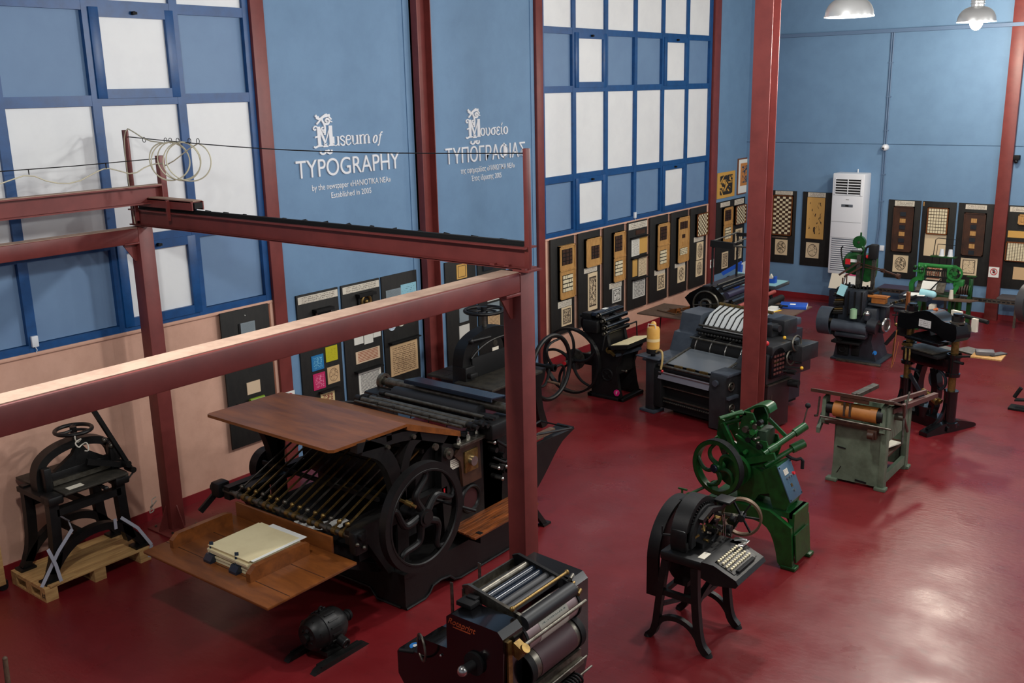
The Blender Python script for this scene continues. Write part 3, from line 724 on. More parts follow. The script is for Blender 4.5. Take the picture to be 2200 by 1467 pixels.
MB().bx(0.57, 0.67, -1.2, 5.2, 3.425, 3.43).o('girder_dust', DUSTY, g)
e = MB().bx(0.42, 1.3, 5.06, 5.07, 3.235, 3.31).bx(0.42, 1.3, 5.17, 5.18, 3.235, 3.31).bx(0.42, 1.28, 5.06, 5.18, 3.3, 3.312).o('end_carriage', STEEL, t)
MB().bx(0.5, 1.3, 5.075, 5.165, 3.312, 3.32).o('carriage_dust', DUSTY, e)
w_ = MB()
for x in (0.55, 1.2): w_.cyl((x, 5.08, 3.262), (x, 5.16, 3.262), 0.034)
w_.bx(1.24, 1.31, 5.08, 5.16, 3.25, 3.3).o('carriage_wheel', BLACKM, e)
MB().bx(0.6, 0.66, 5.2, 5.26, 3.2, 3.68, 0.003).o('hanger_mast', STEEL, t)
MB().bx(0.45, 0.47, 5.03, 5.06, 3.1, 3.31).bx(0.95, 0.97, 5.03, 5.06, 3.13, 3.31).o('guard', STEEL, t)

# festoon wires, rings and cream cable
tag(MB().tube([(0.37, 5.1, 3.85)] + [(0.37 + (4.88 - 0.37) * i / 12, 5.1, 3.85 - 0.05 * math.sin(PI * i / 12) - 0.05 * i / 12) for i in range(1, 13)], 0.0045, 6).o('tension_wire', WIRE), 'long thin wire stretched across in front of the wall lettering', 'wire')
tag(MB().tube([(0.63, 5.2, 3.655), (0.63, 4.4, 3.645), (0.63, 2.0, 3.655), (0.63, -1.0, 3.67)], 0.0045, 6).o('tension_wire', WIRE), 'thin wire stretched above the crane girder towards the left picture edge', 'wire')
rg = None
def cable_ring(label, x, y, z, ax):
    return tag(MB().ring((x, y, z - 0.022), ax, 0.022, 0.003, 16, 6).o('cable_ring', WIRE), label, 'ring', 'cable rings on the gantry wires')
for i, x in enumerate((0.62, 0.95, 1.02, 1.13, 1.3, 1.42)): cable_ring('small wire ring hanging above the coiled cream cable', x, 5.1, 3.848, (1, 0.4, 0))
for y in (4.02, 4.7): cable_ring('small wire ring holding up the slack cream cable at left', 0.63, y, 3.648, (0.4, 1, 0))
pts = [(0.345, 5.085, 3.05), (0.325, 5.08, 3.4), (0.32, 5.08, 3.8), (0.37, 5.09, 3.93), (0.47, 5.09, 3.9), (0.66, 5.1, 3.82)]
n = 110
for i in range(n):
    a = 2 * PI * i / 22 + PI * 0.5
    r = 0.165 + 0.012 * math.sin(i * 0.31)
    pts.append((0.92 + 0.36 * i / n + r * 0.8 * math.cos(a), 5.1 + 0.1 * math.cos(a) + 0.03 * math.sin(i * 0.13), 3.64 + r * math.sin(a)))
pts += [(0.9, 5.12, 3.6), (0.7, 5.2, 3.62), (0.63, 5.1, 3.6), (0.63, 4.95, 3.53), (0.63, 4.8, 3.58), (0.63, 4.7, 3.61), (0.63, 4.6, 3.58), (0.63, 4.4, 3.5), (0.63, 4.2, 3.52), (0.63, 4.02, 3.61), (0.63, 3.85, 3.57), (0.63, 3.5, 3.48), (0.63, 3.0, 3.6)]
tag(MB().tube(pts, 0.0055, 6, smooth=1).o('festoon_cable', CABLE), 'cream cable hanging in loops from the gantry mast by the near window', 'cable')

# ------------------------------------------------------------------ high bay lamps in view
def high_bay(label, loc, R, lit, pw, colr):
    t = thing('high_bay_lamp', label, 'lamp', loc, 0, 'high bay lamps')
    prof = [(R * 1.03, 0.0), (R * 1.03, 0.012), (R, 0.014)] + [(R * math.cos(a) ** 0.8, 0.014 + R * 0.78 * math.sin(a)) for a in [PI / 2 * k / 12 for k in range(1, 11)]]
    inner = [(r * 0.96, h - 0.008) for r, h in prof[2:]][::-1]
    MB().lathe(prof + inner, (0, 0, 0), n=48).o('reflector', ALU, t)
    top = 0.014 + R * 0.76
    hs = MB()
    hs.lathe([(R * 0.3, top - 0.03), (R * 0.34, top), (R * 0.34, top + 0.2), (R * 0.2, top + 0.26), (0.01, top + 0.27)], (0, 0, 0), n=28)
    for k in range(6): hs.ring((0, 0, top + 0.03 + k * 0.03), (0, 0, 1), R * 0.35, 0.006, 28, 6)
    hs.o('ballast_housing', ALU, t)
    MB().cyl((0, 0, top + 0.26), (0, 0, ZC - loc[2]), 0.012).o('hanger', GREYM, t)
    MB().sph((0, 0, 0.0 if lit else 0.12), 0.075, 20, (1, 1, 1.25)).o('bulb', emit('lamp_glow', (255, 226, 184), 60) if lit else PAPERW, t)
    bulb('lamp_light', (loc[0], loc[1], loc[2] - 0.16), pw, colr)
high_bay('silver dome lamp hanging at the top of the picture, left one', (4.88, 10.75, LAMP_Z), 0.245, False, 120, WARM)
high_bay('silver dome lamp with glowing bulb hanging at the top right', (5.55, 13.15, LAMP_Z), 0.215, True, 360, (1.0, 0.94, 0.85))

# ------------------------------------------------------------------ raised white lettering on the blue wall
def chaikin(P, k=2):
    for _ in range(k):
        Q = [P[0]]
        for a, b in zip(P, P[1:]):
            Q += [(a[0] * .75 + b[0] * .25, a[1] * .75 + b[1] * .25), (a[0] * .25 + b[0] * .75, a[1] * .25 + b[1] * .75)]
        P = Q + [P[-1]]
    return P
def text_fit(name, body, y0, y1, z0, z1, parent, ext=0.012):
    """flat raised word on the plane X=0 whose marks fill y0..y1, z0..z1 (capital height when no descender)"""
    cu = bpy.data.curves.new(name, 'FONT'); cu.body = body; cu.size = 1; cu.extrude = 0.5
    tt = bpy.data.objects.new(name, cu); COL.objects.link(tt)
    dg = bpy.context.evaluated_depsgraph_get(); dg.update()
    me = bpy.data.meshes.new_from_object(tt.evaluated_get(dg)); bpy.data.objects.remove(tt)
    xs = [v.co.x for v in me.vertices]; a, b = min(xs), max(xs)
    cap = 0.69
    for v in me.vertices:
        x, y, z = v.co
        v.co = (ext * (z + 0.5) + 0.001, y0 + (x - a) / (b - a) * (y1 - y0), z0 + y / cap * (z1 - z0))
    ob = bpy.data.objects.new(name, me); COL.objects.link(ob); me.materials.clear(); me.materials.append(LETTER); ob.parent = parent
    return ob
TK, TN = 0.25, 0.1
def oval(cx, cy, rx, ry, n=20):
    return [(cx + rx * math.cos(2 * PI * i / n), cy + ry * math.sin(2 * PI * i / n)) for i in range(n + 1)]
def ow(n=20): return [TN + (TK - TN) * abs(math.cos(2 * PI * i / n)) for i in range(n + 1)]
GL = {
 'u': (0.86, [([(0.14, 0.98), (0.14, 0.3)], TK), (chaikin([(0.14, 0.32), (0.16, 0.02), (0.42, 0.0), (0.6, 0.2)]), TN), ([(0.66, 1.0), (0.66, 0.0)], TK), ([(-0.02, 0.96), (0.2, 0.96)], .07), ([(0.5, 0.96), (0.7, 0.96)], .07), ([(0.66, 0.04), (0.84, 0.04)], .07)]),
 's': (0.62, [(chaikin([(0.5, 0.78), (0.42, 1.0), (0.1, 0.98), (0.06, 0.7), (0.3, 0.52), (0.54, 0.36), (0.5, 0.02), (0.16, 0.0), (0.06, 0.24)], 3), 0.16)]),
 'e': (0.72, [(chaikin([(0.08, 0.56), (0.6, 0.56), (0.6, 0.98), (0.2, 1.04), (0.06, 0.7), (0.08, 0.1), (0.36, -0.04), (0.64, 0.24)], 3), 0.13), (chaikin([(0.14, 0.9), (0.06, 0.5), (0.16, 0.1)]), 0.2)]),
 'm': (1.36, [([(0.16, 1.0), (0.16, 0.0)], TK), ([(0.66, 0.8), (0.66, 0.0)], TK), ([(1.16, 0.8), (1.16, 0.0)], TK), (chaikin([(0.16, 0.7), (0.36, 1.0), (0.6, 1.0), (0.66, 0.7)]), .12), (chaikin([(0.66, 0.7), (0.86, 1.0), (1.1, 1.0), (1.16, 0.7)]), .12),
       ([(0.0, 0.04), (0.32, 0.04)], .07), ([(0.5, 0.04), (0.82, 0.04)], .07), ([(1.0, 0.04), (1.32, 0.04)], .07), ([(0.0, 0.96), (0.2, 0.96)], .07)]),
 'o': (0.8, [(oval(0.38, 0.5, 0.28, 0.46), ow())]),
 'q': (0.62, [([(x + (y - .5) * .2, y) for x, y in oval(0.28, 0.48, 0.2, 0.46)], ow())]),
 'f': (0.6, [(chaikin([(-0.1, -0.28), (0.06, -0.3), (0.16, 0.2), (0.28, 0.9), (0.4, 1.3), (0.58, 1.28)]), 0.17), ([(0.08, 0.94), (0.5, 0.94)], .08)]),
 'v': (0.8, [(chaikin([(0.02, 0.94), (0.16, 0.9), (0.14, 0.2), (0.3, 0.0), (0.5, 0.06), (0.68, 0.4), (0.62, 0.8), (0.5, 0.98)]), 0.17)]),
 'g': (0.84, [(oval(0.36, 0.46, 0.27, 0.42), ow()), ([(0.36, 0.93), (0.82, 0.93)], .13)]),
 'E': (0.66, [(chaikin([(0.56, 0.82), (0.4, 1.02), (0.12, 0.9), (0.14, 0.58), (0.4, 0.54)], 2), 0.16), (chaikin([(0.4, 0.54), (0.06, 0.5), (0.04, 0.06), (0.36, -0.04), (0.6, 0.16)], 2), 0.16)]),
 'i': (0.42, [([(0.16, 0.98), (0.16, 0.2)], 0.2), (chaikin([(0.16, 0.22), (0.2, 0.0), (0.4, 0.06)]), .1), ([(0.16, 1.14), (0.3, 1.5)], .12)]),
}
def serif_word(word, y0, y1, z0, xh, parent):
    tot = sum(GL[c][0] if c != ' ' else 0.3 for c in word); k = (y1 - y0) / tot; x = 0.0
    m = MB(); n_ = 0
    for c in word:
        if c == ' ': x += 0.3; continue
        adv, st = GL[c]
        for pts, wd in st:
            n_ += 1
            m.strip([(y0 + (x + p[0]) * k, z0 + p[1] * xh) for p in pts], 'YZ', 0.001, 0.014 + 0.0002 * n_, [q * xh * 0.92 for q in wd] if isinstance(wd, list) else wd * xh * 0.92)
        x += adv
    m.o('serif_word', LETTER, parent)
def ornate_m(y, z, wd, h, parent):
    """tall swash capital with scrolls above, left and below (unit box wd x h; the letter itself is the middle part)"""
    m = MB(); n_ = [0]
    def st(pts, t, sm=2): n_[0] += 1; m.strip([(y + p[0] * wd, z + p[1] * h) for p in (chaikin(pts, sm) if sm else pts)], 'YZ', 0.001, 0.014 + 0.0003 * n_[0], [q * wd for q in t] if isinstance(t, list) else t * wd)
    st([(0.14, 0.98), (0.16, 0.02)], 0.2, 0); st([(0.9, 1.0), (0.9, 0.02)], 0.22, 0)
    st([(0.16, 0.96), (0.52, 0.16)], 0.13, 0); st([(0.88, 0.96), (0.52, 0.16)], 0.06, 0)
    st([(0.0, 0.02), (0.34, 0.02)], 0.07, 0); st([(0.72, 0.02), (1.04, 0.02)], 0.07, 0)
    st([(-0.22, 0.0), (-0.12, -0.05), (0.05, 0.03), (0.16, 0.04)], 0.09)
    st([(0.14, 0.9), (-0.05, 1.02), (-0.2, 0.92), (-0.12, 0.8), (-0.02, 0.86)], 0.07)
    st([(-0.12, 0.46), (0.02, 0.5), (0.12, 0.46)], 0.08)
    st([(0.42, 0.12), (0.6, 0.02), (0.66, -0.02)], 0.05); st([(0.62, 0.12), (0.44, 0.02), (0.36, -0.02)], 0.05)
    st([(0.36, -0.02), (0.68, -0.02)], 0.06, 0)
    st([(0.22, -0.22), (0.14, -0.32), (0.3, -0.4), (0.5, -0.34), (0.52, -0.2)], 0.09); st([(0.86, -0.2), (0.92, -0.32), (0.76, -0.4), (0.58, -0.32), (0.66, -0.2), (0.74, -0.26)], 0.09)
    st([(0.5, 0.55), (0.56, 0.9), (0.5, 1.12), (0.36, 1.3), (0.44, 1.46), (0.9, 1.52)], 0.11)
    st([(0.5, 1.1), (0.8, 1.08), (0.86, 1.3), (0.66, 1.36), (0.6, 1.22), (0.72, 1.2)], 0.1)
    st([(0.02, 1.4), (0.2, 1.32), (0.4, 1.44), (0.62, 1.56), (0.72, 1.56)], 0.08); st([(-0.02, 1.54), (0.1, 1.4), (0.2, 1.44)], 0.12)
    st([(0.02, 1.1), (0.16, 1.2), (0.3, 1.34)], 0.09); st([(0.98, 1.3), (0.86, 1.42), (0.8, 1.44)], 0.08); st([(1.02, 1.18), (0.9, 1.22), (0.86, 1.26)], 0.06)
    st([(0.5, 0.8), (0.34, 0.78), (0.3, 0.92), (0.44, 0.94)], 0.07); st([(0.36, 0.74), (0.44, 0.68), (0.52, 0.72)], 0.07)
    m.o('initial_letter', LETTER, parent)
t = thing('wall_lettering', 'raised white lettering Museum of TYPOGRAPHY on the blue wall', 'lettering', (0, 0, 0))
ornate_m(7.645, 3.61, 0.235, 0.225, t)
serif_word('useum', 7.875, 8.475, 3.605, 0.105, t)
serif_word('qf', 8.52, 8.69, 3.603, 0.095, t)
text_fit('large_word', 'TYPOGRAPHY', 7.31, 8.95, 3.275, 3.47, t, 0.016)
text_fit('small_line', 'by the newspaper \u00abHANIOTIKA NEA\u00bb', 7.53, 8.79, 3.122, 3.19, t, 0.006)
text_fit('small_line', 'Established in 2005', 7.81, 8.45, 3.015, 3.08, t, 0.006)
t = thing('wall_lettering', 'raised white Greek lettering with the same ornate capital on the blue wall', 'lettering', (0, 0, 0))
ornate_m(10.29, 3.58, 0.24, 0.235, t)
serif_word('ovgEio', 10.535, 11.15, 3.588, 0.105, t)
text_fit('large_word', '\u03a4\u03a5\u03a0\u039f\u0393\u03a1\u0391\u03a6\u0399\u0391\u03a3', 9.81, 11.53, 3.255, 3.45, t, 0.016)
text_fit('small_line', '\u03c4\u03b7\u03c2 \u03b5\u03c6\u03b7\u03bc\u03b5\u03c1\u03af\u03b4\u03b1\u03c2 \u00ab\u03a7\u0391\u039d\u0399\u03a9\u03a4\u0399\u039a\u0391 \u039d\u0395\u0391\u00bb', 10.11, 11.29, 3.112, 3.18, t, 0.006)
text_fit('small_line', '\u0388\u03c4\u03bf\u03c2 \u03af\u03b4\u03c1\u03c5\u03c3\u03b7\u03c2 2005', 10.33, 10.98, 2.998, 3.065, t, 0.006)

# ------------------------------------------------------------------ flatbed cylinder press with wooden tables
t = thing('flatbed_press', 'big black flatbed printing press with varnished wooden tables under the red gantry', 'printing press', (2.48, 6.0, 0))
# cast plinth with a cut-out lower edge
pl = MB()
side = [(5.29, 0), (5.52, 0), (5.58, 0.03), (5.62, 0.075), (5.72, 0.09), (5.84, 0.075), (5.9, 0.02), (5.98, 0.0), (7.1, 0), (7.1, 0.32), (5.29, 0.32)]
pl.prism(side, 'YZ', 3.36, 3.41).prism(side, 'YZ', 1.6, 1.65)
front = [(1.65, 0), (1.95, 0), (2.05, 0.08), (3.0, 0.08), (3.08, 0.0), (3.36, 0), (3.36, 0.32), (1.65, 0.32)]
pl.prism(front, 'XZ', 5.29, 5.34).bx(1.65, 3.36, 5.34, 7.05, 0.24, 0.32).bx(1.65, 3.36, 7.05, 7.1, 0, 0.32)
pl.w('plinth', BLACK, t)
lip = MB()
lip.tube([(3.415, y, z + 0.012) for y, z in side[:9]], 0.012, 6).tube([(x, 5.285, z + 0.012) for x, z in front[:6]], 0.012, 6)
lip.w('plinth_moulding', BLACK, t)
# side frames
for xa, xb, lab in ((3.2, 3.28, 'right'), (1.64, 1.72, 'left')):
    f = MB()
    f.strip(chaikin([(4.98, 1.50), (5.3, 1.47), (5.6, 1.44), (5.95, 1.30), (6.3, 1.16)]), 'YZ', xa, xb, 0.08)
    f.strip(chaikin([(5.42, 0.32), (5.44, 0.7), (5.42, 1.05), (5.30, 1.36), (5.05, 1.49)]), 'YZ', xa, xb, [0.22] + [0.13] * 30)
    f.strip(chaikin([(5.44, 0.8), (5.47, 1.15), (5.58, 1.36), (5.7, 1.4)]), 'YZ', xa, xb, 0.09)
    f.prism([(5.95, 0.32), (6.75, 0.32), (6.78, 0.75), (6.7, 1.12), (6.42, 1.22), (6.05, 1.3), (5.95, 1.22), (5.93, 0.9)], 'YZ', xa, xb)
    f.bx(xa, xb, 4.86, 6.0, 0.72, 0.84)
    f.prism([(5.0, 0.72), (5.3, 0.72), (5.3, 0.32), (5.24, 0.32)], 'YZ', xa, xb)
    f.w('side_frame', BLACK, t)
b = MB()
for y, z, r in ((5.3, 1.42, .018), (5.6, 1.42, .02), (5.86, 1.25, .03)): b.cyl((3.28, y, z), (3.305, y, z), r)
b.w('frame_bolt', GREYM, t)
MB().cyl((3.28, 6.02, 1.14), (3.31, 6.02, 1.14), 0.05).cyl((3.3, 6.02, 1.14), (3.33, 6.02, 1.14), 0.02).w('bearing_cap', GREYM, t)
fr = MB().prism([(6.08, 1.1), (6.2, 1.18), (6.42, 1.2), (6.44, 0.78), (6.18, 0.78), (6.16, 1.02)], 'YZ', 3.28, 3.31).w('bearing_block', CASED, t)
MB().bx(3.3, 3.325, 6.2, 6.38, 0.9, 1.1, 0.004).w('brass_slide', BRASS, t)
MB().cyl((3.3, 6.29, 1.0), (3.36, 6.29, 1.0), 0.045).w('shaft_end', CHROME, t)
MB().bx(3.22, 3.36, 6.1, 6.46, 1.17, 1.2, 0.004).w('clamp_bar', GREYM, t)
for y in (6.16, 6.29, 6.41): MB().cyl((3.29, y, 1.2), (3.29, y, 1.235), 0.02, n=6).cyl((3.29, y, 1.23), (3.29, y, 1.26), 0.011).w('clamp_nut', CHROME, t)
MB().bx(3.281, 3.284, 6.05, 6.195, 0.97, 1.06).w('label_plate', printed('label_print', (214, 206, 188), (120, 110, 100), 'text', 'YZ', 6, 5, 0.6), t)
MB().ring((3.285, 6.3, 0.62), (1, 0, 0), 0.12, 0.02, 24).w('frame_opening_rim', BLACK, t)
MB().cyl((3.27, 6.3, 0.62), (3.283, 6.3, 0.62), 0.1).w('painted_opening', mat('shaded_floor_red', (58, 8, 12), 0.8), t)  # solid disc painted dark red as the shaded floor behind the frame
# bed rails, rods and cross bars of the sheet delivery
MB().cyl((1.52, 4.88, 0.79), (3.34, 4.88, 0.79), 0.022).w('front_rod', GREYM, t)
rd = []
for i in range(15):
    x = 1.82 + i * 0.096
    r_ = MB().bar((x, 4.88, 0.82), (x, 5.8, 1.22), 0.012, 0.014)
    r_.cyl((x - 0.02, 4.88, 0.79), (x + 0.02, 4.88, 0.79), 0.034, n=14).sph((x, 4.93, 0.85), 0.022, 10)
    r_.w('tape_rod', BRASS if i % 3 else GREYM, t)
for y, z in ((5.25, 0.975), (5.56, 1.11), (5.8, 1.225)): MB().bx(1.72, 3.2, y - 0.012, y + 0.012, z - 0.035, z).w('cross_bar', BLACK, t)
MB().bx(1.5, 1.62, 4.82, 4.95, 0.72, 0.86, 0.02).cyl((1.47, 4.88, 0.79), (1.56, 4.88, 0.79), 0.045).bar((1.5, 4.85, 0.72), (1.46, 4.72, 0.60), 0.03, 0.05).w('rod_end_bracket', BLACK, t)
MB().bx(3.28, 3.36, 4.82, 4.96, 0.66, 0.86, 0.02).cyl((3.34, 4.88, 0.82), (3.4, 4.88, 0.82), 0.03).w('rod_end_bracket', BLACK, t)
for y, z in ((4.83, 0.77), (4.9, 0.72)): MB().sph((3.375, y, z), 0.018, 10).w('bracket_bolt', GREYM, t)
MB().bx(3.08, 3.2, 4.95, 5.5, 0.80, 0.83, 0.005).bx(1.72, 1.84, 4.95, 5.5, 0.80, 0.83, 0.005).w('bed_rail', BLACK, t)
MB().bx(1.72, 3.2, 5.0, 6.6, 0.5, 0.58).w('type_bed', BLACKM, t)
# delivery table
tb = MB().bx(1.84, 3.405, 3.915, 4.79, 0.625, 0.65, 0.008).w('delivery_table', WOODD, t)
sm = MB()
for y in (4.12, 4.46): sm.bx(1.845, 3.4, y, y + 0.006, 0.6495, 0.6515)
sm.w('board_joint', CASED, tb)
for xa, xb in ((1.97, 2.02), (2.955, 3.005)):
    MB().prism([(4.08, 0.65), (4.66, 0.65), (4.66, 0.75), (4.6, 0.765), (4.14, 0.765), (4.08, 0.72)], 'YZ', xa, xb).w('paper_guide', WOODD, tb)
MB().bx(1.9, 3.12, 4.785, 4.81, 0.635, 0.78, 0.004).w('back_board', WOODD, t)
MB().bar((2.0, 4.7, 0.6), (2.0, 5.3, 0.3), 0.05, 0.07).bar((3.1, 4.7, 0.6), (3.1, 5.3, 0.3), 0.05, 0.07).w('table_bracket', BLACK, t)
for x in (2.45, 2.77):
    c = MB().prism([(4.09, 0.65), (4.19, 0.65), (4.19, 0.665), (4.16, 0.675), (4.145, 0.71), (4.12, 0.71), (4.09, 0.67)], 'YZ', x - 0.045, x + 0.045)
    c.bar((x, 4.14, 0.70), (x - 0.02, 4.16, 0.80), 0.03, 0.008)
    c.w('paper_clamp', NAVY, tb)
# feed board and the sloping lay board behind it
MB().prism([(1.705, 4.73), (3.225, 4.73), (3.26, 4.76), (3.30, 5.52), (1.72, 5.52), (1.685, 4.76)], 'XY', 1.53, 1.555).w('feed_board', WOODD, t)
MB().prism([(5.52, 1.555), (6.18, 1.30), (6.18, 1.25), (5.52, 1.50)], 'YZ', 1.74, 3.3).w('lay_board', WOODD, t)
MB().bx(1.64, 3.28, 5.3, 5.36, 1.46, 1.53).w('board_rest', BLACK, t)
# cylinder and inking rollers
MB().cyl((1.73, 6.0, 0.93), (3.19, 6.0, 0.93), 0.3, n=40).w('impression_cylinder', BLACK, t)
MB().cyl((3.19, 6.22, 1.13), (3.27, 6.22, 1.13), 0.14, n=30).cyl((1.66, 6.22, 1.13), (1.74, 6.22, 1.13), 0.14, n=30).w('gripper_disc', SLATED, t)
for k, (y, z, r) in enumerate(((6.2, 1.33, .013), (6.27, 1.33, .03), (6.35, 1.33, .026), (6.42, 1.30, .03), (6.5, 1.34, .018))):
    xx = 1.95 + 0.03 * k
    r_ = MB().cyl((xx, y, z), (3.3, y, z), r)
    r_.w('wetting_rod', GREYM, t)
    if k: MB().cyl((3.3, y, z), (3.42, y, z), r * 0.7).cyl((3.33, y, z), (3.37, y, z), r * 1.25).cyl((xx - 0.08, y, z), (xx - 0.02, y, z), r * 1.25).w('rod_bearing', BLACK, t)
for i in range(5): MB().tube([(2.25 + 0.22 * i, 6.19, 1.30), (2.26 + 0.22 * i, 6.2, 1.37), (2.22 + 0.22 * i, 6.15, 1.38)], 0.006, 6).w('gripper_finger', BLACK, t)
MB().cyl((2.06, 6.64, 1.3), (3.14, 6.64, 1.3), 0.085, n=32).cyl((1.85, 6.64, 1.3), (3.35, 6.64, 1.3), 0.025).w('form_roller', RUBBER, t)
MB().cyl((1.85, 6.76, 1.36), (3.4, 6.76, 1.36), 0.05, n=24).w('ink_drum', GREYM, t)
MB().box((2.72, 6.76, 1.45), (1.1, 0.2, 0.012), (-0.12, 0, 0)).bar((2.17, 6.66, 1.445), (3.27, 6.66, 1.445), 0.015, 0.03).bar((2.17, 6.86, 1.43), (3.27, 6.86, 1.43), 0.015, 0.03).w('ink_tray_cover', NAVY, t)
g = MB().ring((1.78, 6.76, 1.36), (1, 0, 0), 0.07, 0.0, 24, flat=(0.03, 0.04)).cyl((1.76, 6.76, 1.36), (1.9, 6.76, 1.36), 0.04)
for i in range(6): g.bar((1.78, 6.76, 1.36), (1.78, 6.76 + 0.07 * math.cos(i * PI / 3), 1.36 + 0.07 * math.sin(i * PI / 3)), 0.012, 0.012, (1, 0, 0))
g.w('ink_gear', GREYM, t)
MB().bx(1.75, 1.95, 6.5, 6.72, 1.2, 1.32, 0.02).bx(3.22, 3.44, 6.45, 6.85, 1.15, 1.3, 0.02).bx(3.2, 3.28, 6.5, 7.0, 0.32, 1.2).bx(1.64, 1.72, 6.5, 7.0, 0.32, 1.2).w('ink_frame', BLACK, t)
mech = MB()
rr = random.Random(3)
for i in range(16):
    y, z = rr.uniform(6.5, 6.9), rr.uniform(0.72, 1.25)
    mech.cyl((3.28, y, z), (3.34 + rr.uniform(0, .08), y, z), rr.uniform(.012, .035), n=10)
mech.tube([(3.36, 6.55, 0.95), (3.38, 6.7, 0.86), (3.36, 6.86, 0.9)], 0.012).tube([(3.36, 6.6, 1.1), (3.4, 6.75, 0.98), (3.36, 6.9, 0.8)], 0.014)
mech.w('ink_linkage', BLACK, t)
for y, z in ((6.55, 0.86), (6.66, 0.84), (6.6, 0.74), (6.75, 1.0), (6.5, 1.12)): MB().cyl((3.34, y, z), (3.42, y, z), 0.014).sph((3.42, y, z), 0.018, 10).w('linkage_knob', CHROME, t)
# fly wheel with four S-shaped spokes
def sw_wheel(c, R, axis_x=1):
    m = MB(); cx, cy, cz = c
    m.ring(c, (1, 0, 0), R - 0.03, 0, 64, flat=(0.06, 0.075)).ring((cx + 0.03, cy, cz), (1, 0, 0), R - 0.065, 0.014, 64, 6)
    return m
wc = (3.5, 5.446, 0.815)
fw = sw_wheel(wc, 0.465).w('flywheel', BLACK, t)
MB().cyl((3.24, wc[1], wc[2]), (3.56, wc[1], wc[2]), 0.05).cyl((3.44, wc[1], wc[2]), (3.55, wc[1], wc[2]), 0.075).w('hub', BLACK, fw)
for k in range(5):
    a0 = k * 2 * PI / 5 + 0.35
    P = []
    for s_, off in ((0.05, 0), (0.13, 0.05), (0.2, 0.075), (0.26, 0.02), (0.32, -0.06), (0.37, -0.075), (0.42, -0.02)):
        P.append((wc[0], wc[1] + s_ * math.cos(a0) - off * math.sin(a0), wc[2] + s_ * math.sin(a0) + off * math.cos(a0)))
    MB().tube(P, [0.036, 0.022], 10, smooth=2).w('spoke', BLACK, fw)
MB().cyl((3.45, 5.23, 1.03), (3.62, 5.25, 1.0), 0.014).cyl((3.52, 5.238, 1.02), (3.58, 5.245, 1.01), 0.022).w('crank_handle', BRASS, fw)
MB().cyl((3.3, 5.75, 0.82), (3.62, 5.98, 0.70), 0.014).w('clutch_lever', BLACK, t)
MB().bx(3.281, 3.287, 5.95, 5.965, 0.75, 0.83).w('red_tab', REDP, t)
MB().cyl((1.5, 5.42, 0.84), (1.6, 5.42, 0.84), 0.17, n=32).cyl((1.44, 5.42, 0.84), (1.66, 5.42, 0.84), 0.04).w('far_side_pulley', BLACK, t)
# wooden step, ink end tray, rear leg
st = MB()
for i in range(6): st.bx(3.2 + i * 0.062, 3.2 + i * 0.062 + 0.057, 6.02, 6.95, 0.425 - 0.006 * i, 0.445 - 0.006 * i, 0.004)
st.w('foot_board', WOODY, t)
MB().bx(3.22, 3.56, 6.1, 6.14, 0.33, 0.42).bx(3.22, 3.56, 6.8, 6.84, 0.33, 0.42).w('foot_board_bracket', BLACK, t)
MB().strip(chaikin([(7.0, 0.28), (7.3, 0.5), (7.62, 0.8), (7.85, 0.86)]), 'YZ', 3.16, 3.36, 0.03).prism([(7.0, 0.3), (7.3, 0.54), (7.62, 0.78), (7.85, 0.86), (7.3, 0.88), (7.0, 0.86)], 'YZ', 3.33, 3.37).w('delivery_chute', BLACK, t)
MB().bx(3.28, 3.34, 7.0, 7.55, 0.90, 0.94).bx(3.16, 3.3, 7.0, 7.05, 0.86, 0.9).w('chute_rail', WOODM, t)
MB().tube([(3.3, 6.95, 1.0), (3.57, 7.49, 1.0), (3.2, 7.5, 1.0), (3.1, 7.0, 0.9)], 0.012, 6).w('guard_rod', BLACK, t)
MB().bar((3.34, 7.1, 0.3), (3.36, 7.32, 0.0), 0.05, 0.05).bx(3.32, 3.4, 7.26, 7.38, 0, 0.02).w('rear_leg', BLACK, t)

# papers on the press
t = thing('paper_stack', 'stack of cream paper between wooden guides on the low press table', 'paper', (2.68, 4.4, 0.652))
rr = random.Random(5)
for i in range(7):
    dx, dy, a = rr.uniform(-.012, .012), rr.uniform(-.012, .012), rr.uniform(-.02, .02)
    MB().box((dx - 0.02, dy, 0.007 + 0.0165 * i), (0.50 if i < 6 else 0.49, 0.52, 0.016 if i % 2 else 0.0155), (0, 0, a)).o('sheet_bundle', PAPER, t)
MB().box((0.05, 0.03, 0.1185), (0.42, 0.53, 0.003), (0, 0, 0.0)).o('top_sheet', PAPERW, t)
MB().box((-0.02, -0.01, 0.1215), (0.5, 0.5, 0.003), (0, 0, 0.01)).o('top_sheet', PAPER, t)
tag(MB().prism([(2.28, 5.1), (2.44, 4.98), (2.52, 5.06), (2.72, 5.2), (2.7, 5.38), (2.6, 5.4), (2.5, 5.24), (2.38, 5.2)], 'XY', 0.58, 0.583).o('paper_scrap', PAPERW), 'torn white paper sheet lying under the press delivery rods', 'paper')

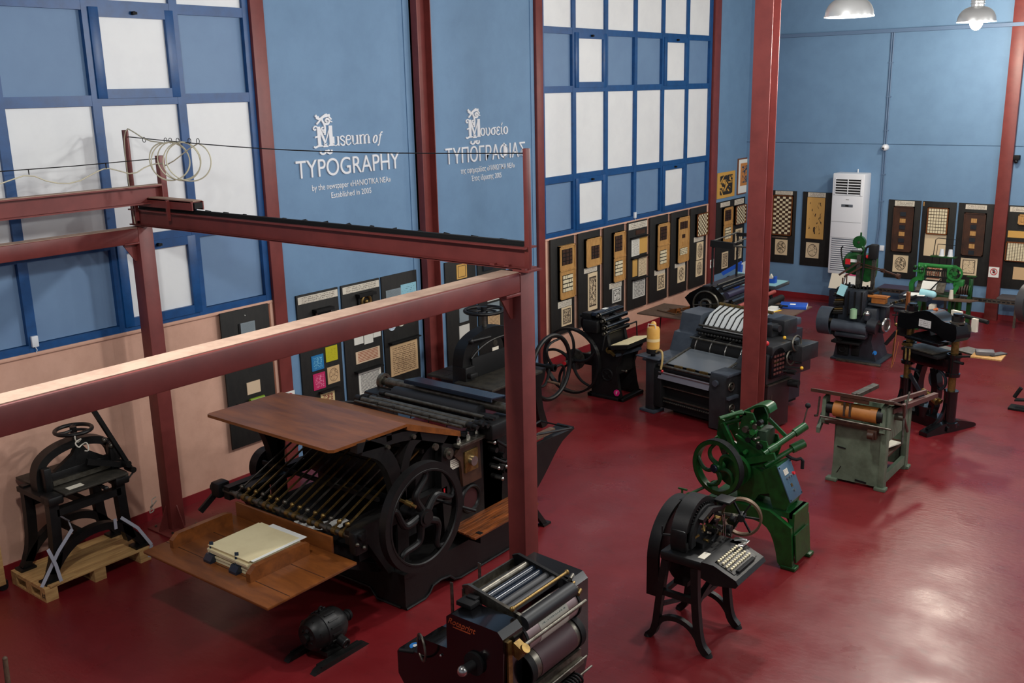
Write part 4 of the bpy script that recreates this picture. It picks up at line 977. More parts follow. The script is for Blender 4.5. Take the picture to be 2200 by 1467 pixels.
# ------------------------------------------------------------------ electric motor on slide rails
t = thing('electric_motor', 'black round electric motor on two iron slide rails on the red floor', 'motor', (3.33, 4.47, 0), 0.0)
A = (0, 1, 0)
MB().lathe([(0.02, -0.17), (0.10, -0.165), (0.128, -0.13), (0.135, -0.06), (0.142, -0.055), (0.142, 0.06), (0.135, 0.065), (0.128, 0.13), (0.1, 0.165), (0.02, 0.17)], (0, 0, 0.2), A, 36).o('casing', BLACK, t)
fi = MB()
for i in range(16):
    a = 2 * PI * i / 16
    fi.box((0.14 * math.cos(a), 0.02, 0.2 + 0.14 * math.sin(a)), (0.018, 0.1, 0.014), (0, -a, 0))
fi.o('cooling_ribs', BLACK, t)
en = MB()
for i in range(6):
    a = 2 * PI * i / 6 + 0.3
    en.bar((0.05 * math.cos(a), -0.17, 0.2 + 0.05 * math.sin(a)), (0.128 * math.cos(a), -0.12, 0.2 + 0.128 * math.sin(a)), 0.03, 0.02, (0, 1, 0))
en.o('end_shield', BLACK, t)
MB().cyl((0, -0.2, 0.2), (0, -0.15, 0.2), 0.035).o('bearing_cap', BLACK, t)
MB().cyl((0, 0.16, 0.2), (0, 0.27, 0.2), 0.018).cyl((0, 0.2, 0.2), (0, 0.27, 0.2), 0.04).ring((0, 0.22, 0.2), A, 0.04, 0.008, 20).ring((0, 0.25, 0.2), A, 0.04, 0.008, 20).o('pulley', BLACKM, t)
MB().cyl((0.12, 0.04, 0.14), (0.2, 0.04, 0.12), 0.04).ring((0.2, 0.04, 0.12), (1, 0, -0.2), 0.03, 0.012, 16).o('terminal_box', BLACK, t)
MB().ring((-0.02, 0.0, 0.36), (1, 0, 0), 0.018, 0.007, 14).o('lifting_eye', BLACK, t)
MB().bx(-0.13, 0.13, -0.09, 0.09, 0.04, 0.075).bx(-0.1, 0.1, -0.07, 0.07, 0.06, 0.12).o('foot', BLACK, t)
for x in (-0.13, 0.17):
    s_ = MB().prism([(-0.28, 0), (0.28, 0), (0.25, 0.028), (0.2, 0.042), (-0.2, 0.042), (-0.25, 0.028)], 'YZ', x - 0.028, x + 0.028)
    s_.bx(x - 0.034, x - 0.016, -0.21, 0.21, 0.036, 0.046).bx(x + 0.016, x + 0.034, -0.21, 0.21, 0.036, 0.046).o('slide_rail', BLACK, t)

# ------------------------------------------------------------------ small sheet fed offset press in the foreground
t = thing('small_offset_press', 'black enamelled small offset press with open rollers at the bottom of the picture', 'printing press', (5.2, 4.5, 0))
MB().prism([(4.62, 0.12), (5.42, 0.12), (5.45, 0.95), (5.45, 1.05), (5.41, 1.09), (5.05, 1.09), (5.005, 1.06), (5.0, 0.84), (4.79, 0.83), (4.75, 0.8), (4.74, 0.71), (4.58, 0.69), (4.56, 0.66), (4.56, 0.5), (4.62, 0.42)], 'XZ', 4.05, 4.24).w('near_housing', BLACKG, t)
MB().prism([(4.95, 0.3), (5.40, 0.3), (5.44, 0.5), (5.44, 1.06), (5.4, 1.1), (5.0, 1.12), (4.95, 1.08)], 'XZ', 4.83, 4.97).w('far_housing', BLACKG, t)
MB().bx(4.66, 5.36, 4.2, 4.95, 0.0, 0.14, 0.01).bx(4.72, 5.3, 4.22, 4.85, 0.14, 0.45).w('base', BLACKM, t)
MB().bx(4.79, 5.0, 4.24, 4.6, 0.8, 0.83, 0.006).w('side_deck', NAVY, t)
text('maker_name', 'Rotaprint', 0.056, frame_mtx((5.125, 4.048, 1.02), (1, 0, -0.04), (0.04, 0, 1)), mat('orange_script', (190, 84, 44), 0.5), None, 0.002, 0.35).name = 'maker_name'
o_ = bpy.data.objects['maker_name']; o_.data.transform(Matrix.Translation((-5.2, -4.5, 0))); o_.parent = t
MB().bx(5.06, 5.2, 4.046, 4.05, 1.004, 1.009).w('name_underline', bpy.data.materials['orange_script'], t)
for x, y in ((4.51, 4.6), (4.44, 4.9)): pass
for x, y, z in ((4.86, 4.27, 1.07), (4.86, 4.55, 1.09)): MB().bx(x - 0.012, x + 0.012, y - 0.004, y + 0.004, 0.8, z + 0.08, 0.002).w('sheet_guide_rod', GREYM, t)
for z_, k in ((1.12, 4.29), (1.125, 4.81)):
    MB().prism([(4.94, 1.15), (4.99, 1.17), (5.4, 1.09), (5.42, 1.04), (5.36, 1.02), (4.96, 1.1)], 'XZ', k - 0.012, k + 0.012).w('roller_carrier', GREYM if k < 4.5 else BLACKM, t)
MB().bx(4.955, 5.05, 4.3, 4.8, 1.05, 1.07).bx(4.945, 4.957, 4.27, 4.83, 1.04, 1.13).w('ink_fountain', GREYM, t)
for x, z, r, m_, nm in ((5.06, 1.115, .026, GREYM, 'ink_roller'), (5.115, 1.10, .026, NAVY, 'ink_roller'), (5.17, 1.09, .026, NAVY, 'ink_roller'), (5.225, 1.08, .026, RUBBERG, 'ink_roller'), (5.285, 1.07, .03, RUBBERG, 'ink_roller'), (5.42, 1.04, .05, RUBBER, 'dampening_roller')):
    MB().cyl((x, 4.28, z), (x, 4.81, z), r, n=24).w(nm, m_, t)
MB().cyl((5.36, 4.26, 1.13), (5.36, 4.84, 1.13), 0.011).sph((5.36, 4.26, 1.13), 0.018, 12).sph((5.36, 4.84, 1.13), 0.018, 12).w('tie_rod', BRASS, t)
pc = MB().cyl((5.37, 4.25, 0.93), (5.37, 4.83, 0.93), 0.105, n=40).w('plate_cylinder', mat('aluminium_plate', (150, 128, 128), 0.4, 0.3), t)
MB().lathe([(0.1065, 0.0), (0.1065, 0.3)], (5.37, 4.4, 0.93), (0, 1, 0), 40).w('printing_plate', printed('plate_print', (176, 172, 160), (96, 104, 100), 'text', 'YX', 7, 12, 0.5), pc)
MB().cyl((5.37, 4.25, 0.93), (5.37, 4.27, 0.93), 0.115, n=32).cyl((5.37, 4.81, 0.93), (5.37, 4.83, 0.93), 0.115, n=32).w('cylinder_rim', BLACKM, pc)
MB().cyl((5.5, 4.2, 0.965), (5.5, 4.85, 0.965), 0.014).w('guide_shaft', GREYM, t)
MB().box((5.49, 4.15, 0.955), (0.08, 0.06, 0.08), (0, 0.5, 0)).cyl((5.53, 4.15, 0.97), (5.545, 4.15, 0.985), 0.03).w('shaft_bearing', BRASS, t)
MB().bx(5.45, 5.465, 4.08, 4.12, 0.6, 1.02).w('brass_strip', BRASS, t)
b2 = MB().cyl((5.4, 4.25, 0.73), (5.4, 4.83, 0.73), 0.11, n=40).w('blanket_cylinder', GREYM, t)
MB().cyl((5.4, 4.36, 0.73), (5.4, 4.74, 0.73), 0.113, n=40).w('blanket', mat('maroon_blanket', (70, 44, 48), 0.55), b2)
MB().cyl((5.4, 4.25, 0.73), (5.4, 4.3, 0.73), 0.12, n=32).cyl((5.4, 4.78, 0.73), (5.4, 4.83, 0.73), 0.12, n=32).w('cylinder_rim', BLACKM, b2)
MB().bx(5.3, 5.5, 4.25, 4.83, 0.52, 0.56).bx(5.46, 5.48, 4.3, 4.83, 0.55, 0.62).w('delivery_plate', GREYM, t)
for x, z in ((5.52, 0.58), (5.56, 0.52)): MB().cyl((x, 4.3, z), (x, 4.83, z), 0.008).w('delivery_rod', GREYM, t)
dg_ = MB()
for i in range(7): dg_.ring((5.55, 4.52 + i * 0.028, 0.5), (0, 1, 0.2), 0.035, 0.008, 18)
dg_.w('delivery_rings', BLACKM, t)
kn = MB().cyl((5.23, 4.05, 0.82), (5.23, 4.03, 0.82), 0.075, n=30).cyl((5.23, 4.05, 0.82), (5.22, 3.96, 0.815), 0.03).w('hand_knob_shaft', BLACKM, t)
MB().sph((5.215, 3.95, 0.81), 0.036, 18).w('knob', CHROME, kn)
MB().ring((4.8, 4.03, 0.78), (0.6, 1, 0), 0.085, 0.008, 30).w('hand_wheel', GREYM, t)
MB().cyl((4.76, 4.0, 0.75), (4.68, 3.95, 0.76), 0.012).w('hand_wheel_handle', BLACKM, t)
MB().cyl((4.66, 4.12, 0.693), (4.66, 4.12, 0.7), 0.04, n=24).w('blue_sticker', mat('sky_sticker', (40, 130, 210), 0.4), t)
MB().cyl((4.66, 4.12, 0.7), (4.66, 4.12, 0.701), 0.018, n=20).w('sticker_mark', PAPERW, t)
MB().sph((4.95, 4.045, 0.77), 0.01, 10).w('cover_bolt', CHROME, t)
MB().bx(5.02, 5.1, 4.22, 4.27, 1.08, 1.13, 0.006).bx(5.0, 5.12, 4.15, 4.24, 1.09, 1.12, 0.004).w('ink_ratchet', BLACKM, t)
for k in range(4): MB().cyl((5.38 + .02 * k, 4.88, 1.1 - .03 * k), (5.40 + .02 * k, 4.82, 1.1 - .03 * k), 0.014).w('adjust_screw', BRASS if k % 2 else GREYM, t)

# ------------------------------------------------------------------ hand lever paper cutter strapped to a pallet
t = thing('pallet', 'raw pine pallet under the black paper cutter by the pink wall', 'pallet', (0.5, 4.08, 0))
for k, x in enumerate((0.2, 0.32, 0.44, 0.56, 0.68)): MB().bx(x, x + 0.117, 3.57, 4.58, 0.112, 0.13, 0.003).w('deck_board', PINE, t)
for y in (3.57, 4.02, 4.47):
    MB().bx(0.2, 0.8, y, y + 0.11, 0.0, 0.018).w('bottom_board', PINE, t)
    for x in (0.2, 0.46, 0.71): MB().bx(x, x + 0.09, y, y + 0.11, 0.018, 0.094).w('block', PINE, t)
    MB().bx(0.2, 0.8, y, y + 0.11, 0.094, 0.112).w('stringer_board', PINE, t)
MB().ring((0.765, 3.569, 0.055), (0, 1, 0), 0.014, 0.002, 16).bx(0.745, 0.748, 3.567, 3.57, 0.03, 0.08).bx(0.782, 0.785, 3.567, 3.57, 0.03, 0.08).w('stamp_mark', BLACKM, t)
MB().box((0.77, 3.74, 0.137), (0.06, 0.26, 0.012), (0, 0, 0.12)).w('splinter', PINE, t)
Z = 0.131
t = thing('paper_cutter', 'black cast iron lever paper cutter with handwheel strapped on a pallet', 'paper cutter', (0.5, 4.12, Z))
for xa, xb in ((0.66, 0.74), (0.24, 0.31)):
    f = MB()
    f.strip(chaikin([(3.70, 0.2), (3.755, 0.34), (3.775, 0.6), (3.78, 0.9)], 2), 'YZ', xa, xb, 0.085)
    f.strip(chaikin([(4.45, 0.24), (4.42, 0.36), (4.405, 0.6), (4.40, 0.86)], 2), 'YZ', xa, xb, 0.085)
    f.strip(chaikin([(3.66, Z + 0.01), (3.76, 0.3), (3.92, 0.43), (4.12, 0.47), (4.3, 0.44), (4.45, 0.32), (4.57, Z + 0.01)], 2), 'YZ', xa, xb, 0.07)
    f.bx(xa, xb, 3.8, 4.4, 0.70, 0.765)
    f.bx(xa - 0.02, xb + 0.03, 3.60, 3.74, Z, Z + 0.02).bx(xa - 0.02, xb + 0.03, 4.46, 4.62, Z, Z + 0.02)
    f.w('leg_frame', BLACK, t)
MB().bx(0.3, 0.68, 3.98, 4.02, 0.44, 0.5).bar((0.3, 4.1, 0.72), (0.68, 4.1, 0.72), 0.05, 0.06).w('stretcher', BLACK, t)
MB().bx(0.62, 0.78, 3.72, 3.86, 0.82, 0.90, 0.02).bx(0.62, 0.78, 4.34, 4.48, 0.80, 0.88, 0.02).bx(0.22, 0.7, 3.72, 4.5, 0.84, 0.885).w('table_bracket', BLACK, t)
MB().bx(0.5, 0.80, 3.86, 4.46, 0.885, 0.905, 0.004).w('front_table', GREYM if False else mat('worn_dark_table', (66, 62, 54), 0.5, 0.3, rgb2=(44, 42, 38), nscale=12), t)
MB().bx(0.05, 0.5, 3.80, 4.50, 0.885, 0.91, 0.004).w('back_table', bpy.data.materials['worn_dark_table'], t)
MB().bx(0.40, 0.44, 3.80, 4.5, 0.91, 0.99).w('back_gauge', WOODM, t)
bow = MB()
bow.strip(chaikin([(3.80, 0.86), (3.80, 1.08), (3.93, 1.19), (4.16, 1.235), (4.40, 1.19), (4.52, 1.08), (4.52, 0.86)], 3), 'YZ', 0.40, 0.52, 0.07)
bow.w('bow_frame', BLACK, t)
MB().bx(0.50, 0.56, 3.86, 4.46, 0.93, 1.03, 0.006).prism([(3.92, 1.03), (4.4, 1.03), (4.24, 1.14), (4.2, 1.2), (4.14, 1.2), (4.1, 1.14)], 'YZ', 0.50, 0.55).w('clamp_beam', BLACK, t)
MB().bx(0.56, 0.575, 3.88, 4.5, 0.915, 0.96).w('blade', GREYM, t)
MB().bx(0.53, 0.60, 3.80, 3.87, 0.86, 1.10, 0.015).bx(0.53, 0.60, 4.42, 4.49, 0.86, 1.16, 0.015).w('blade_guide', BLACK, t)
MB().cyl((0.46, 4.18, 1.1), (0.46, 4.18, 1.33), 0.02).w('clamp_screw', GREYM, t)
wh = MB().ring((0.46, 4.18, 1.33), (0, 0, 1), 0.155, 0.018, 40, 10).w('handwheel', BLACK, t)
sp = MB()
for k in range(3):
    a = k * 2 * PI / 3 + 0.5
    sp.tube([(0.46, 4.18, 1.33), (0.46 + 0.09 * math.cos(a + .3), 4.18 + 0.09 * math.sin(a + .3), 1.33), (0.46 + 0.155 * math.cos(a), 4.18 + 0.155 * math.sin(a), 1.33)], 0.014, 8, smooth=1)
sp.cyl((0.46, 4.18, 1.3), (0.46, 4.18, 1.36), 0.03).w('spokes', BLACK, wh)
MB().bar((0.66, 4.57, 0.87), (0.66, 4.24, 1.62), 0.045, 0.035).w('cutting_lever', BLACK, t)
MB().bar((0.62, 4.18, 1.06), (0.64, 4.52, 0.93), 0.04, 0.05).cyl((0.58, 4.5, 0.95), (0.72, 4.52, 0.95), 0.03).cyl((0.6, 4.56, 0.88), (0.72, 4.56, 0.88), 0.028).tube([(0.7, 4.57, 0.86), (0.72, 4.5, 0.82)], 0.008).w('link_arm', BLACK, t)
MB().sph((0.6, 4.44, 1.13), 0.03).sph((0.6, 4.38, 1.2), 0.025).w('pivot_bolt', GREYM, t)
MB().cyl((0.72, 4.2, 0.86), (0.82, 4.22, 0.84), 0.018).sph((0.82, 4.22, 0.84), 0.024).w('gauge_knob', BLACK, t)
MB().bx(0.67, 0.74, 3.93, 4.07, 0.905, 0.908).w('label_card', CARD, t)
rope = MB().tube([(0.6, 4.12, 1.345), (0.62, 4.1, 1.3), (0.58, 4.14, 1.24), (0.62, 4.17, 1.29), (0.6, 4.1, 1.26), (0.63, 4.12, 1.21), (0.6, 4.16, 1.22), (0.64, 4.2, 1.25), (0.65, 4.2, 1.16), (0.63, 4.17, 1.17)], 0.006, 6, smooth=2)
tag(rope.o('rope', ROPE), 'pale rope knotted round the handwheel of the pallet mounted paper cutter', 'rope')
s_ = thing('strap', 'grey webbing strap tying the paper cutter down to its pallet', 'strap', (0.75, 4.1, 0.13))
def strapline(P):
    q = MB()
    for a, b in zip(P, P[1:]): q.bar(a, b, 0.03, 0.004, (1, 0, 0.3))
    q.w('band', STRAP, s_)
strapline([(0.75, 3.57, 0.135), (0.76, 3.75, 0.40), (0.752, 3.9, 0.55), (0.5, 4.0, 0.53), (0.32, 4.02, 0.52)])
strapline([(0.77, 3.66, 0.46), (0.79, 3.70, 0.3), (0.80, 3.72, 0.14)]); strapline([(0.752, 4.3, 0.50), (0.752, 4.3, 0.40)])
strapline([(0.752, 4.36, 0.49), (0.77, 4.5, 0.34), (0.80, 4.60, 0.14), (0.80, 4.56, 0.03)])
tag(MB().tube([(0.24, 5.03, 0.33), (0.2, 5.0, 0.3), (0.25, 4.98, 0.27), (0.19, 4.98, 0.22), (0.22, 5.02, 0.19), (0.18, 4.97, 0.15), (0.2, 4.99, 0.22), (0.26, 5.02, 0.3)], 0.006, 6, smooth=2).o('rope', ROPE), 'pale rope end tied low on the gantry post beside the pink wall', 'rope')
# things cut by the left picture edge
t = thing('caster_stand', 'wooden stand on a dark caster at the left picture edge', 'stand', (0.24, 3.5, 0))
MB().bx(-0.05, 0.05, -0.18, -0.02, 0.06, 0.5, 0.004).o('wood_leg', PINE, t)
MB().cyl((-0.03, -0.035, 0.04), (0.03, -0.035, 0.04), 0.04, n=20).bx(-0.04, 0.04, -0.07, 0.0, 0.04, 0.09).o('caster', BLACK, t)
t = thing('wooden_rod', 'worn wooden rod end poking up at the bottom left corner', 'rod', (2.485, 2.47, 0))
MB().cyl((0, 0, 0), (-0.02, 0.03, 0.62), 0.02, 0.016).sph((-0.02, 0.03, 0.62), 0.0175, 12).o('shaft', WOODM, t)
MB().cyl((0, 0, 0), (0, 0, 0.03), 0.12, n=24).o('foot_plate', BLACK, t)

# ------------------------------------------------------------------ helpers for wheels
def wheel_parts(c, axis, R, rim, spokes, m, parent, curve=0.0, hub=0.05, sr=0.02, flat=None, name='flywheel'):
    """a wheel as one part with hub and spokes below it; rim = tube radius, or flat section"""
    ax = Vector(axis).normalized(); x = ax.orthogonal().normalized(); y = ax.cross(x); c = Vector(c)
    rg_ = MB().ring(c, ax, R, rim, 56, 10, flat=flat).w(name, m, parent)
    MB().cyl(c - ax * hub * 1.2, c + ax * hub * 1.2, hub).w('hub', m, rg_)
    for k in range(spokes):
        a = 2 * PI * k / spokes + 0.4
        def P(r, d): return c + (x * math.cos(a) + y * math.sin(a)) * r + (-x * math.sin(a) + y * math.cos(a)) * d
        MB().tube([P(hub * .6, 0), P(R * .35, curve * R * .5), P(R * .7, curve * R * .45), P(R * .98, -curve * R * .25)], [sr, sr * .75], 8, smooth=2 if curve else 0).w('spoke', m, rg_)
    return rg_

# ------------------------------------------------------------------ guillotine behind the gantry post
t = thing('guillotine', 'black iron guillotine with a flat handwheel on top, behind the near gantry post', 'guillotine', (1.3, 9.1, 0))
TBL = bpy.data.materials['worn_dark_table']
MB().bx(1.22, 1.80, 8.46, 9.45, 0.8, 0.83, 0.004).w('front_table', TBL, t)
bt_ = MB().bx(0.70, 1.2, 8.55, 9.6, 0.8, 0.83, 0.004).w('back_table', TBL, t)
MB().bx(0.70, 1.2, 8.8, 8.806, 0.8305, 0.832).bx(0.95, 0.956, 8.55, 9.6, 0.8305, 0.832).w('table_groove', BLACKM, bt_)
MB().strip(chaikin([(8.62, 0.62), (8.62, 1.12), (8.76, 1.26), (9.1, 1.33), (9.46, 1.26), (9.62, 1.12), (9.62, 0.62)], 3), 'YZ', 1.12, 1.28, 0.14).w('bow_frame', BLACK, t)
MB().bx(1.28, 1.31, 8.7, 9.55, 0.83, 1.08, 0.004).w('clamp_plate', BLACKM, t)
MB().tube([(1.31, 8.68, 1.08), (1.32, 8.8, 1.17), (1.32, 9.05, 1.24), (1.31, 9.4, 1.24), (1.3, 9.6, 1.16)], 0.012, 6, smooth=2).w('bow_moulding', BLACK, t)
MB().bx(1.1, 1.26, 9.0, 9.22, 1.28, 1.37, 0.01).w('screw_block', BLACK, t)
MB().cyl((1.18, 9.1, 1.3), (1.18, 9.1, 1.58), 0.03).w('clamp_screw', GREYM, t)
wheel_parts((1.18, 9.1, 1.58), (0, 0, 1), 0.235, 0.022, 5, BLACK, t, 0.5, 0.04, 0.016, name='top_handwheel')
MB().cyl((1.3, 8.72, 1.29), (1.35, 9.0, 1.29), 0.022).sph((1.3, 8.70, 1.29), 0.036).w('lock_handle', BLACK, t)
MB().bx(1.31, 1.315, 9.08, 9.2, 1.09, 1.13).w('label_card', CARD, t)
MB().cyl((1.31, 9.14, 1.18), (1.316, 9.14, 1.18), 0.04).w('maker_badge', GREYM, t)
MB().bx(1.12, 1.34, 8.54, 8.72, 0.7, 1.0, 0.02).bx(1.2, 1.4, 8.56, 8.7, 0.86, 0.93, 0.02).w('slide_housing', BLACK, t)
MB().prism(chaikin([(8.58, 0.8), (8.62, 0.6), (8.9, 0.5), (9.3, 0.5), (9.6, 0.6), (9.66, 0.8)], 2), 'YZ', 0.9, 1.7).w('apron', BLACK, t)
for x in (0.95, 1.55):
    MB().strip(chaikin([(9.0, 0.0), (9.1, 0.3), (9.12, 0.62)], 1), 'YZ', x, x + 0.1, 0.12).w('leg', BLACK, t)
    MB().strip(chaikin([(9.7, 0.0), (9.58, 0.3), (9.56, 0.62)], 1), 'YZ', x, x + 0.1, 0.12).w('leg', BLACK, t)
MB().cyl((1.2, 9.66, 0.7), (1.2, 10.05, 0.68), 0.03).cyl((1.15, 10.05, 0.68), (1.56, 10.05, 0.68), 0.028).bx(1.1, 1.25, 9.55, 9.75, 0.6, 0.82, 0.02).w('drive_shaft', BLACK, t)
cw = wheel_parts((1.5, 10.05, 0.68), (1, 0, 0), 0.42, 0.03, 3, BLACK, t, 0.9, 0.05, 0.02, name='crank_wheel')
MB().cyl((1.5, 9.95, 0.52), (1.68, 9.98, 0.5), 0.018).w('crank_handle', WOODM, cw)

# ------------------------------------------------------------------ treadle platen press
t = thing('platen_press', 'black platen press with large flywheel and ink rollers before the pink parapet', 'printing press', (1.6, 11.35, 0))
MB().bx(1.36, 1.93, 11.10, 11.18, 0.0, 0.05, 0.01).bx(1.36, 1.93, 11.57, 11.65, 0.0, 0.05, 0.01).bx(1.86, 1.95, 11.1, 11.65, 0, 0.05, 0.01).bx(1.36, 1.44, 11.1, 11.65, 0, 0.05, 0.01).w('base_frame', BLACK, t)
for ya, yb_ in ((11.12, 11.18), (11.56, 11.62)):
    MB().prism([(1.42, 0.04), (1.90, 0.04), (1.86, 0.18), (1.82, 0.45), (1.88, 0.62), (1.95, 0.72), (1.9, 0.78), (1.7, 0.76), (1.66, 0.95), (1.56, 1.1), (1.44, 1.12), (1.38, 0.95), (1.42, 0.5)], 'XZ', ya, yb_).w('side_frame', BLACK, t)
MB().bx(1.45, 1.82, 11.18, 11.56, 0.36, 0.62).bx(1.42, 1.66, 11.18, 11.56, 0.6, 0.98).w('bed', BLACK, t)
MB().prism([(1.72, 0.72), (2.04, 0.78), (2.04, 0.83), (1.74, 0.78)], 'XZ', 11.05, 11.72).w('platen', BLACK, t)
MB().prism([(1.76, 0.785), (2.03, 0.835), (2.03, 0.842), (1.76, 0.792)], 'XZ', 11.08, 11.7).w('tympan_sheet', PAPER, t)
MB().cyl((1.42, 11.24, 0.95), (1.42, 11.28, 0.97), 0.25, n=40).w('ink_disc', BLACK, t)
for k, (x, z) in enumerate(((1.56, 1.18), (1.63, 1.11), (1.66, 1.02), (1.66, 0.94))):
    MB().cyl((x, 11.08, z), (x, 11.68, z), 0.033, n=20).w('ink_roller', BLACKG, t)
    MB().cyl((x, 11.04, z), (x, 11.08, z), 0.02).cyl((x, 11.08, z), (x, 11.10, z), 0.036).w('roller_end', GREYM, t)
MB().bx(1.46, 1.54, 11.05, 11.66, 1.17, 1.22, 0.006).w('fountain_bar', NAVY, t)
MB().bx(1.47, 1.52, 11.3, 11.4, 1.22, 1.224).w('card', PAPERW, t)
MB().bx(1.3, 1.45, 11.05, 11.2, 1.1, 1.2, 0.015).cyl((1.25, 11.12, 1.14), (1.36, 11.12, 1.14), 0.014).sph((1.25, 11.12, 1.14), 0.025).bx(1.36, 1.6, 10.98, 11.07, 0.95, 1.12, 0.02).w('roller_saddle', BLACK, t)
MB().tube([(1.66, 11.02, 0.72), (1.7, 11.02, 0.92), (1.76, 11.1, 0.99), (1.76, 11.75, 0.99), (1.78, 11.74, 0.72)], 0.011, 6).w('guard_rod', BLACKM, t)
fw_ = wheel_parts((1.2, 10.95, 0.52), (0, 1, 0), 0.455, 0.0, 5, BLACK, t, 0.25, 0.05, 0.024, flat=(0.03, 0.07))
MB().cyl((1.2, 10.78, 0.52), (1.2, 11.56, 0.52), 0.028).cyl((1.2, 11.02, 0.52), (1.2, 11.06, 0.52), 0.15, n=30).w('main_shaft', GREYM, t)
MB().cyl((1.2, 10.76, 0.52), (1.2, 10.79, 0.52), 0.026).w('red_shaft_tip', REDP, t)
MB().bx(1.16, 1.45, 11.12, 11.17, 0.44, 0.6, 0.01).bx(1.15, 1.45, 11.56, 11.6, 0.44, 0.6, 0.01).w('shaft_bearing', BLACK, t)
MB().cyl((1.74, 11.05, 0.72), (1.74, 11.12, 0.72), 0.045).bar((1.74, 11.06, 0.72), (1.84, 11.05, 0.66), 0.03, 0.03).w('brass_pivot', BRASS, t)
MB().bar((1.84, 11.06, 0.66), (2.04, 11.4, 0.72), 0.05, 0.03).w('grip_arm', SLATED, t)
MB().ring((1.68, 11.118, 0.35), (0, 1, 0), 0.08, 0.012, 24).bar((1.62, 11.117, 0.3), (1.74, 11.117, 0.4), 0.02, 0.01).bar((1.62, 11.117, 0.4), (1.74, 11.117, 0.3), 0.02, 0.01).w('cast_ornament', BLACK, t)
MB().cyl((1.84, 11.1, 0.12), (1.84, 11.112, 0.12), 0.045, n=24).w('pink_sticker', MAGENTA, t)
MB().bx(1.832, 1.84, 11.097, 11.1, 0.1, 0.14).bar((1.838, 11.098, 0.135), (1.858, 11.098, 0.14), 0.01, 0.006).w('sticker_mark', PAPERW, t)
MB().sph((1.93, 11.2, 0.42), 0.02).cyl((1.86, 11.2, 0.42), (1.93, 11.2, 0.42), 0.01).w('stop_knob', GREYM, t)

# ------------------------------------------------------------------ grey offset press
t = thing('offset_press', 'large slate grey offset press behind the freestanding red column', 'printing press', (2.35, 11.0, 0), math.radians(-10))
MB().bx(0.02, 0.16, -0.02, 0.14, 0.03, 0.74, 0.01).o('post', DGREY, t)
MB().bx(-0.05, 0.2, -0.06, 0.16, 0.0, 0.035, 0.006).o('post_foot', SLATE, t)
MB().bx(-0.12, 0.26, -0.06, 0.2, 0.735, 0.755, 0.006).o('post_shelf', SLATE, t)
MB().bx(0.2, 1.28, 0.1, 1.6, 0.06, 0.5).o('chassis', BLACKM, t)
MB().bx(0.16, 0.28, -0.02, 1.2, 0.1, 0.62, 0.01).o('left_frame', BLACKM, t)
MB().prism([(-0.02, 0.02), (1.2, 0.02), (1.2, 0.95), (0.75, 0.95), (0.45, 0.72), (0.0, 0.72), (-0.03, 0.66)], 'YZ', 1.06, 1.3).o('right_frame', DGREY, t)
MB().bx(1.05, 1.31, 0.0, 0.3, 0.7, 0.74, 0.01).o('frame_cap', SLATE, t)
for y, z, r in ((0.08, 0.58, .05), (0.1, 0.3, .045)): MB().ring((1.31, y, z), (1, 0, 0), r, 0.012, 24).cyl((1.3, y, z), (1.33, y, z), r * .5).o('dial', GREYM, t)
MB().bx(1.26, 1.34, 0.0, 0.2, 0.42, 0.46, 0.004).cyl((1.16, -0.06, 0.62), (1.16, 0.0, 0.62), 0.04).o('side_block', SLATE, t)
MB().cyl((0.2, 0.03, 0.655), (1.08, 0.03, 0.655), 0.016).o('delivery_bar', GREYM, t)
MB().cyl((0.26, 0.1, 0.6), (1.06, 0.1, 0.6), 0.05, n=24).o('delivery_roller', RUBBER, t)
MB().bx(0.26, 1.06, 0.05, 0.09, 0.63, 0.645).o('red_stripe', mat('dull_red_stripe', (130, 50, 56), 0.5), t)
MB().prism([(-0.04, 0.50), (0.0, 0.58), (0.02, 0.58), (-0.01, 0.49)], 'YZ', 0.24, 1.05).cyl((0.24, -0.01, 0.58), (1.05, -0.01, 0.58), 0.014).o('delivery_flap', mat('pale_steel', (150, 140, 142), 0.35, 0.7), t)
MB().sph((0.3, -0.02, 0.6), 0.018).o('red_knob', REDP, t)
for z in (0.38, 0.22): MB().bx(0.28, 1.06, 0.02, 0.05, z, z + 0.014).o('pile_bar', GREYM, t)
gm = MB()
for i in range(22): gm.cyl((0.3 + i * 0.034, 0.02, 0.185), (0.32 + i * 0.034, 0.02, 0.185), 0.012, n=8)
gm.o('gripper_row', GREYM, t)
MB().bx(0.32, 0.5, 0.2, 0.5, 0.0, 0.1).bx(0.8, 1.0, 0.25, 0.6, 0.0, 0.1).o('floor_foot', BLACKM, t)
# stepped guard at left, clear apron, cylinders with white sheet
MB().prism([(0.3, 0.68), (0.62, 0.70), (0.72, 0.94), (0.82, 0.95), (0.88, 1.18), (0.96, 1.2), (1.25, 1.2), (1.25, 0.6), (0.3, 0.6)], 'YZ', -0.1, 0.22).o('stepped_guard', SLATE, t)
MB().bx(-0.1, 0.25, 0.05, 0.32, 0.66, 0.69, 0.006).o('apron_end', SLATE, t)
MB().prism([(0.14, 0.66), (0.62, 0.77), (0.62, 0.775), (0.14, 0.668)], 'YZ', 0.26, 1.1).o('apron_plate', mat('smoky_acrylic', (92, 98, 104), 0.15), t)
for x in (0.24, 1.08): MB().bar((x, 0.12, 0.67), (x, 0.64, 0.78), 0.03, 0.02).o('apron_rail', GREYM, t)
for i in range(3): MB().bx(0.42 + i * 0.2, 0.54 + i * 0.2, 0.07, 0.1, 0.66, 0.685).o('sheet_stop', BRASS, t)
MB().cyl((0.24, 0.78, 0.78), (1.08, 0.78, 0.78), 0.14, n=32).o('transfer_cylinder', BLACKM, t)
for i in range(4): MB().ring((0.32 + 0.24 * i, 0.78, 0.78), (1, 0, 0), 0.15, 0.01, 28).o('transfer_ring', CHROME, t)
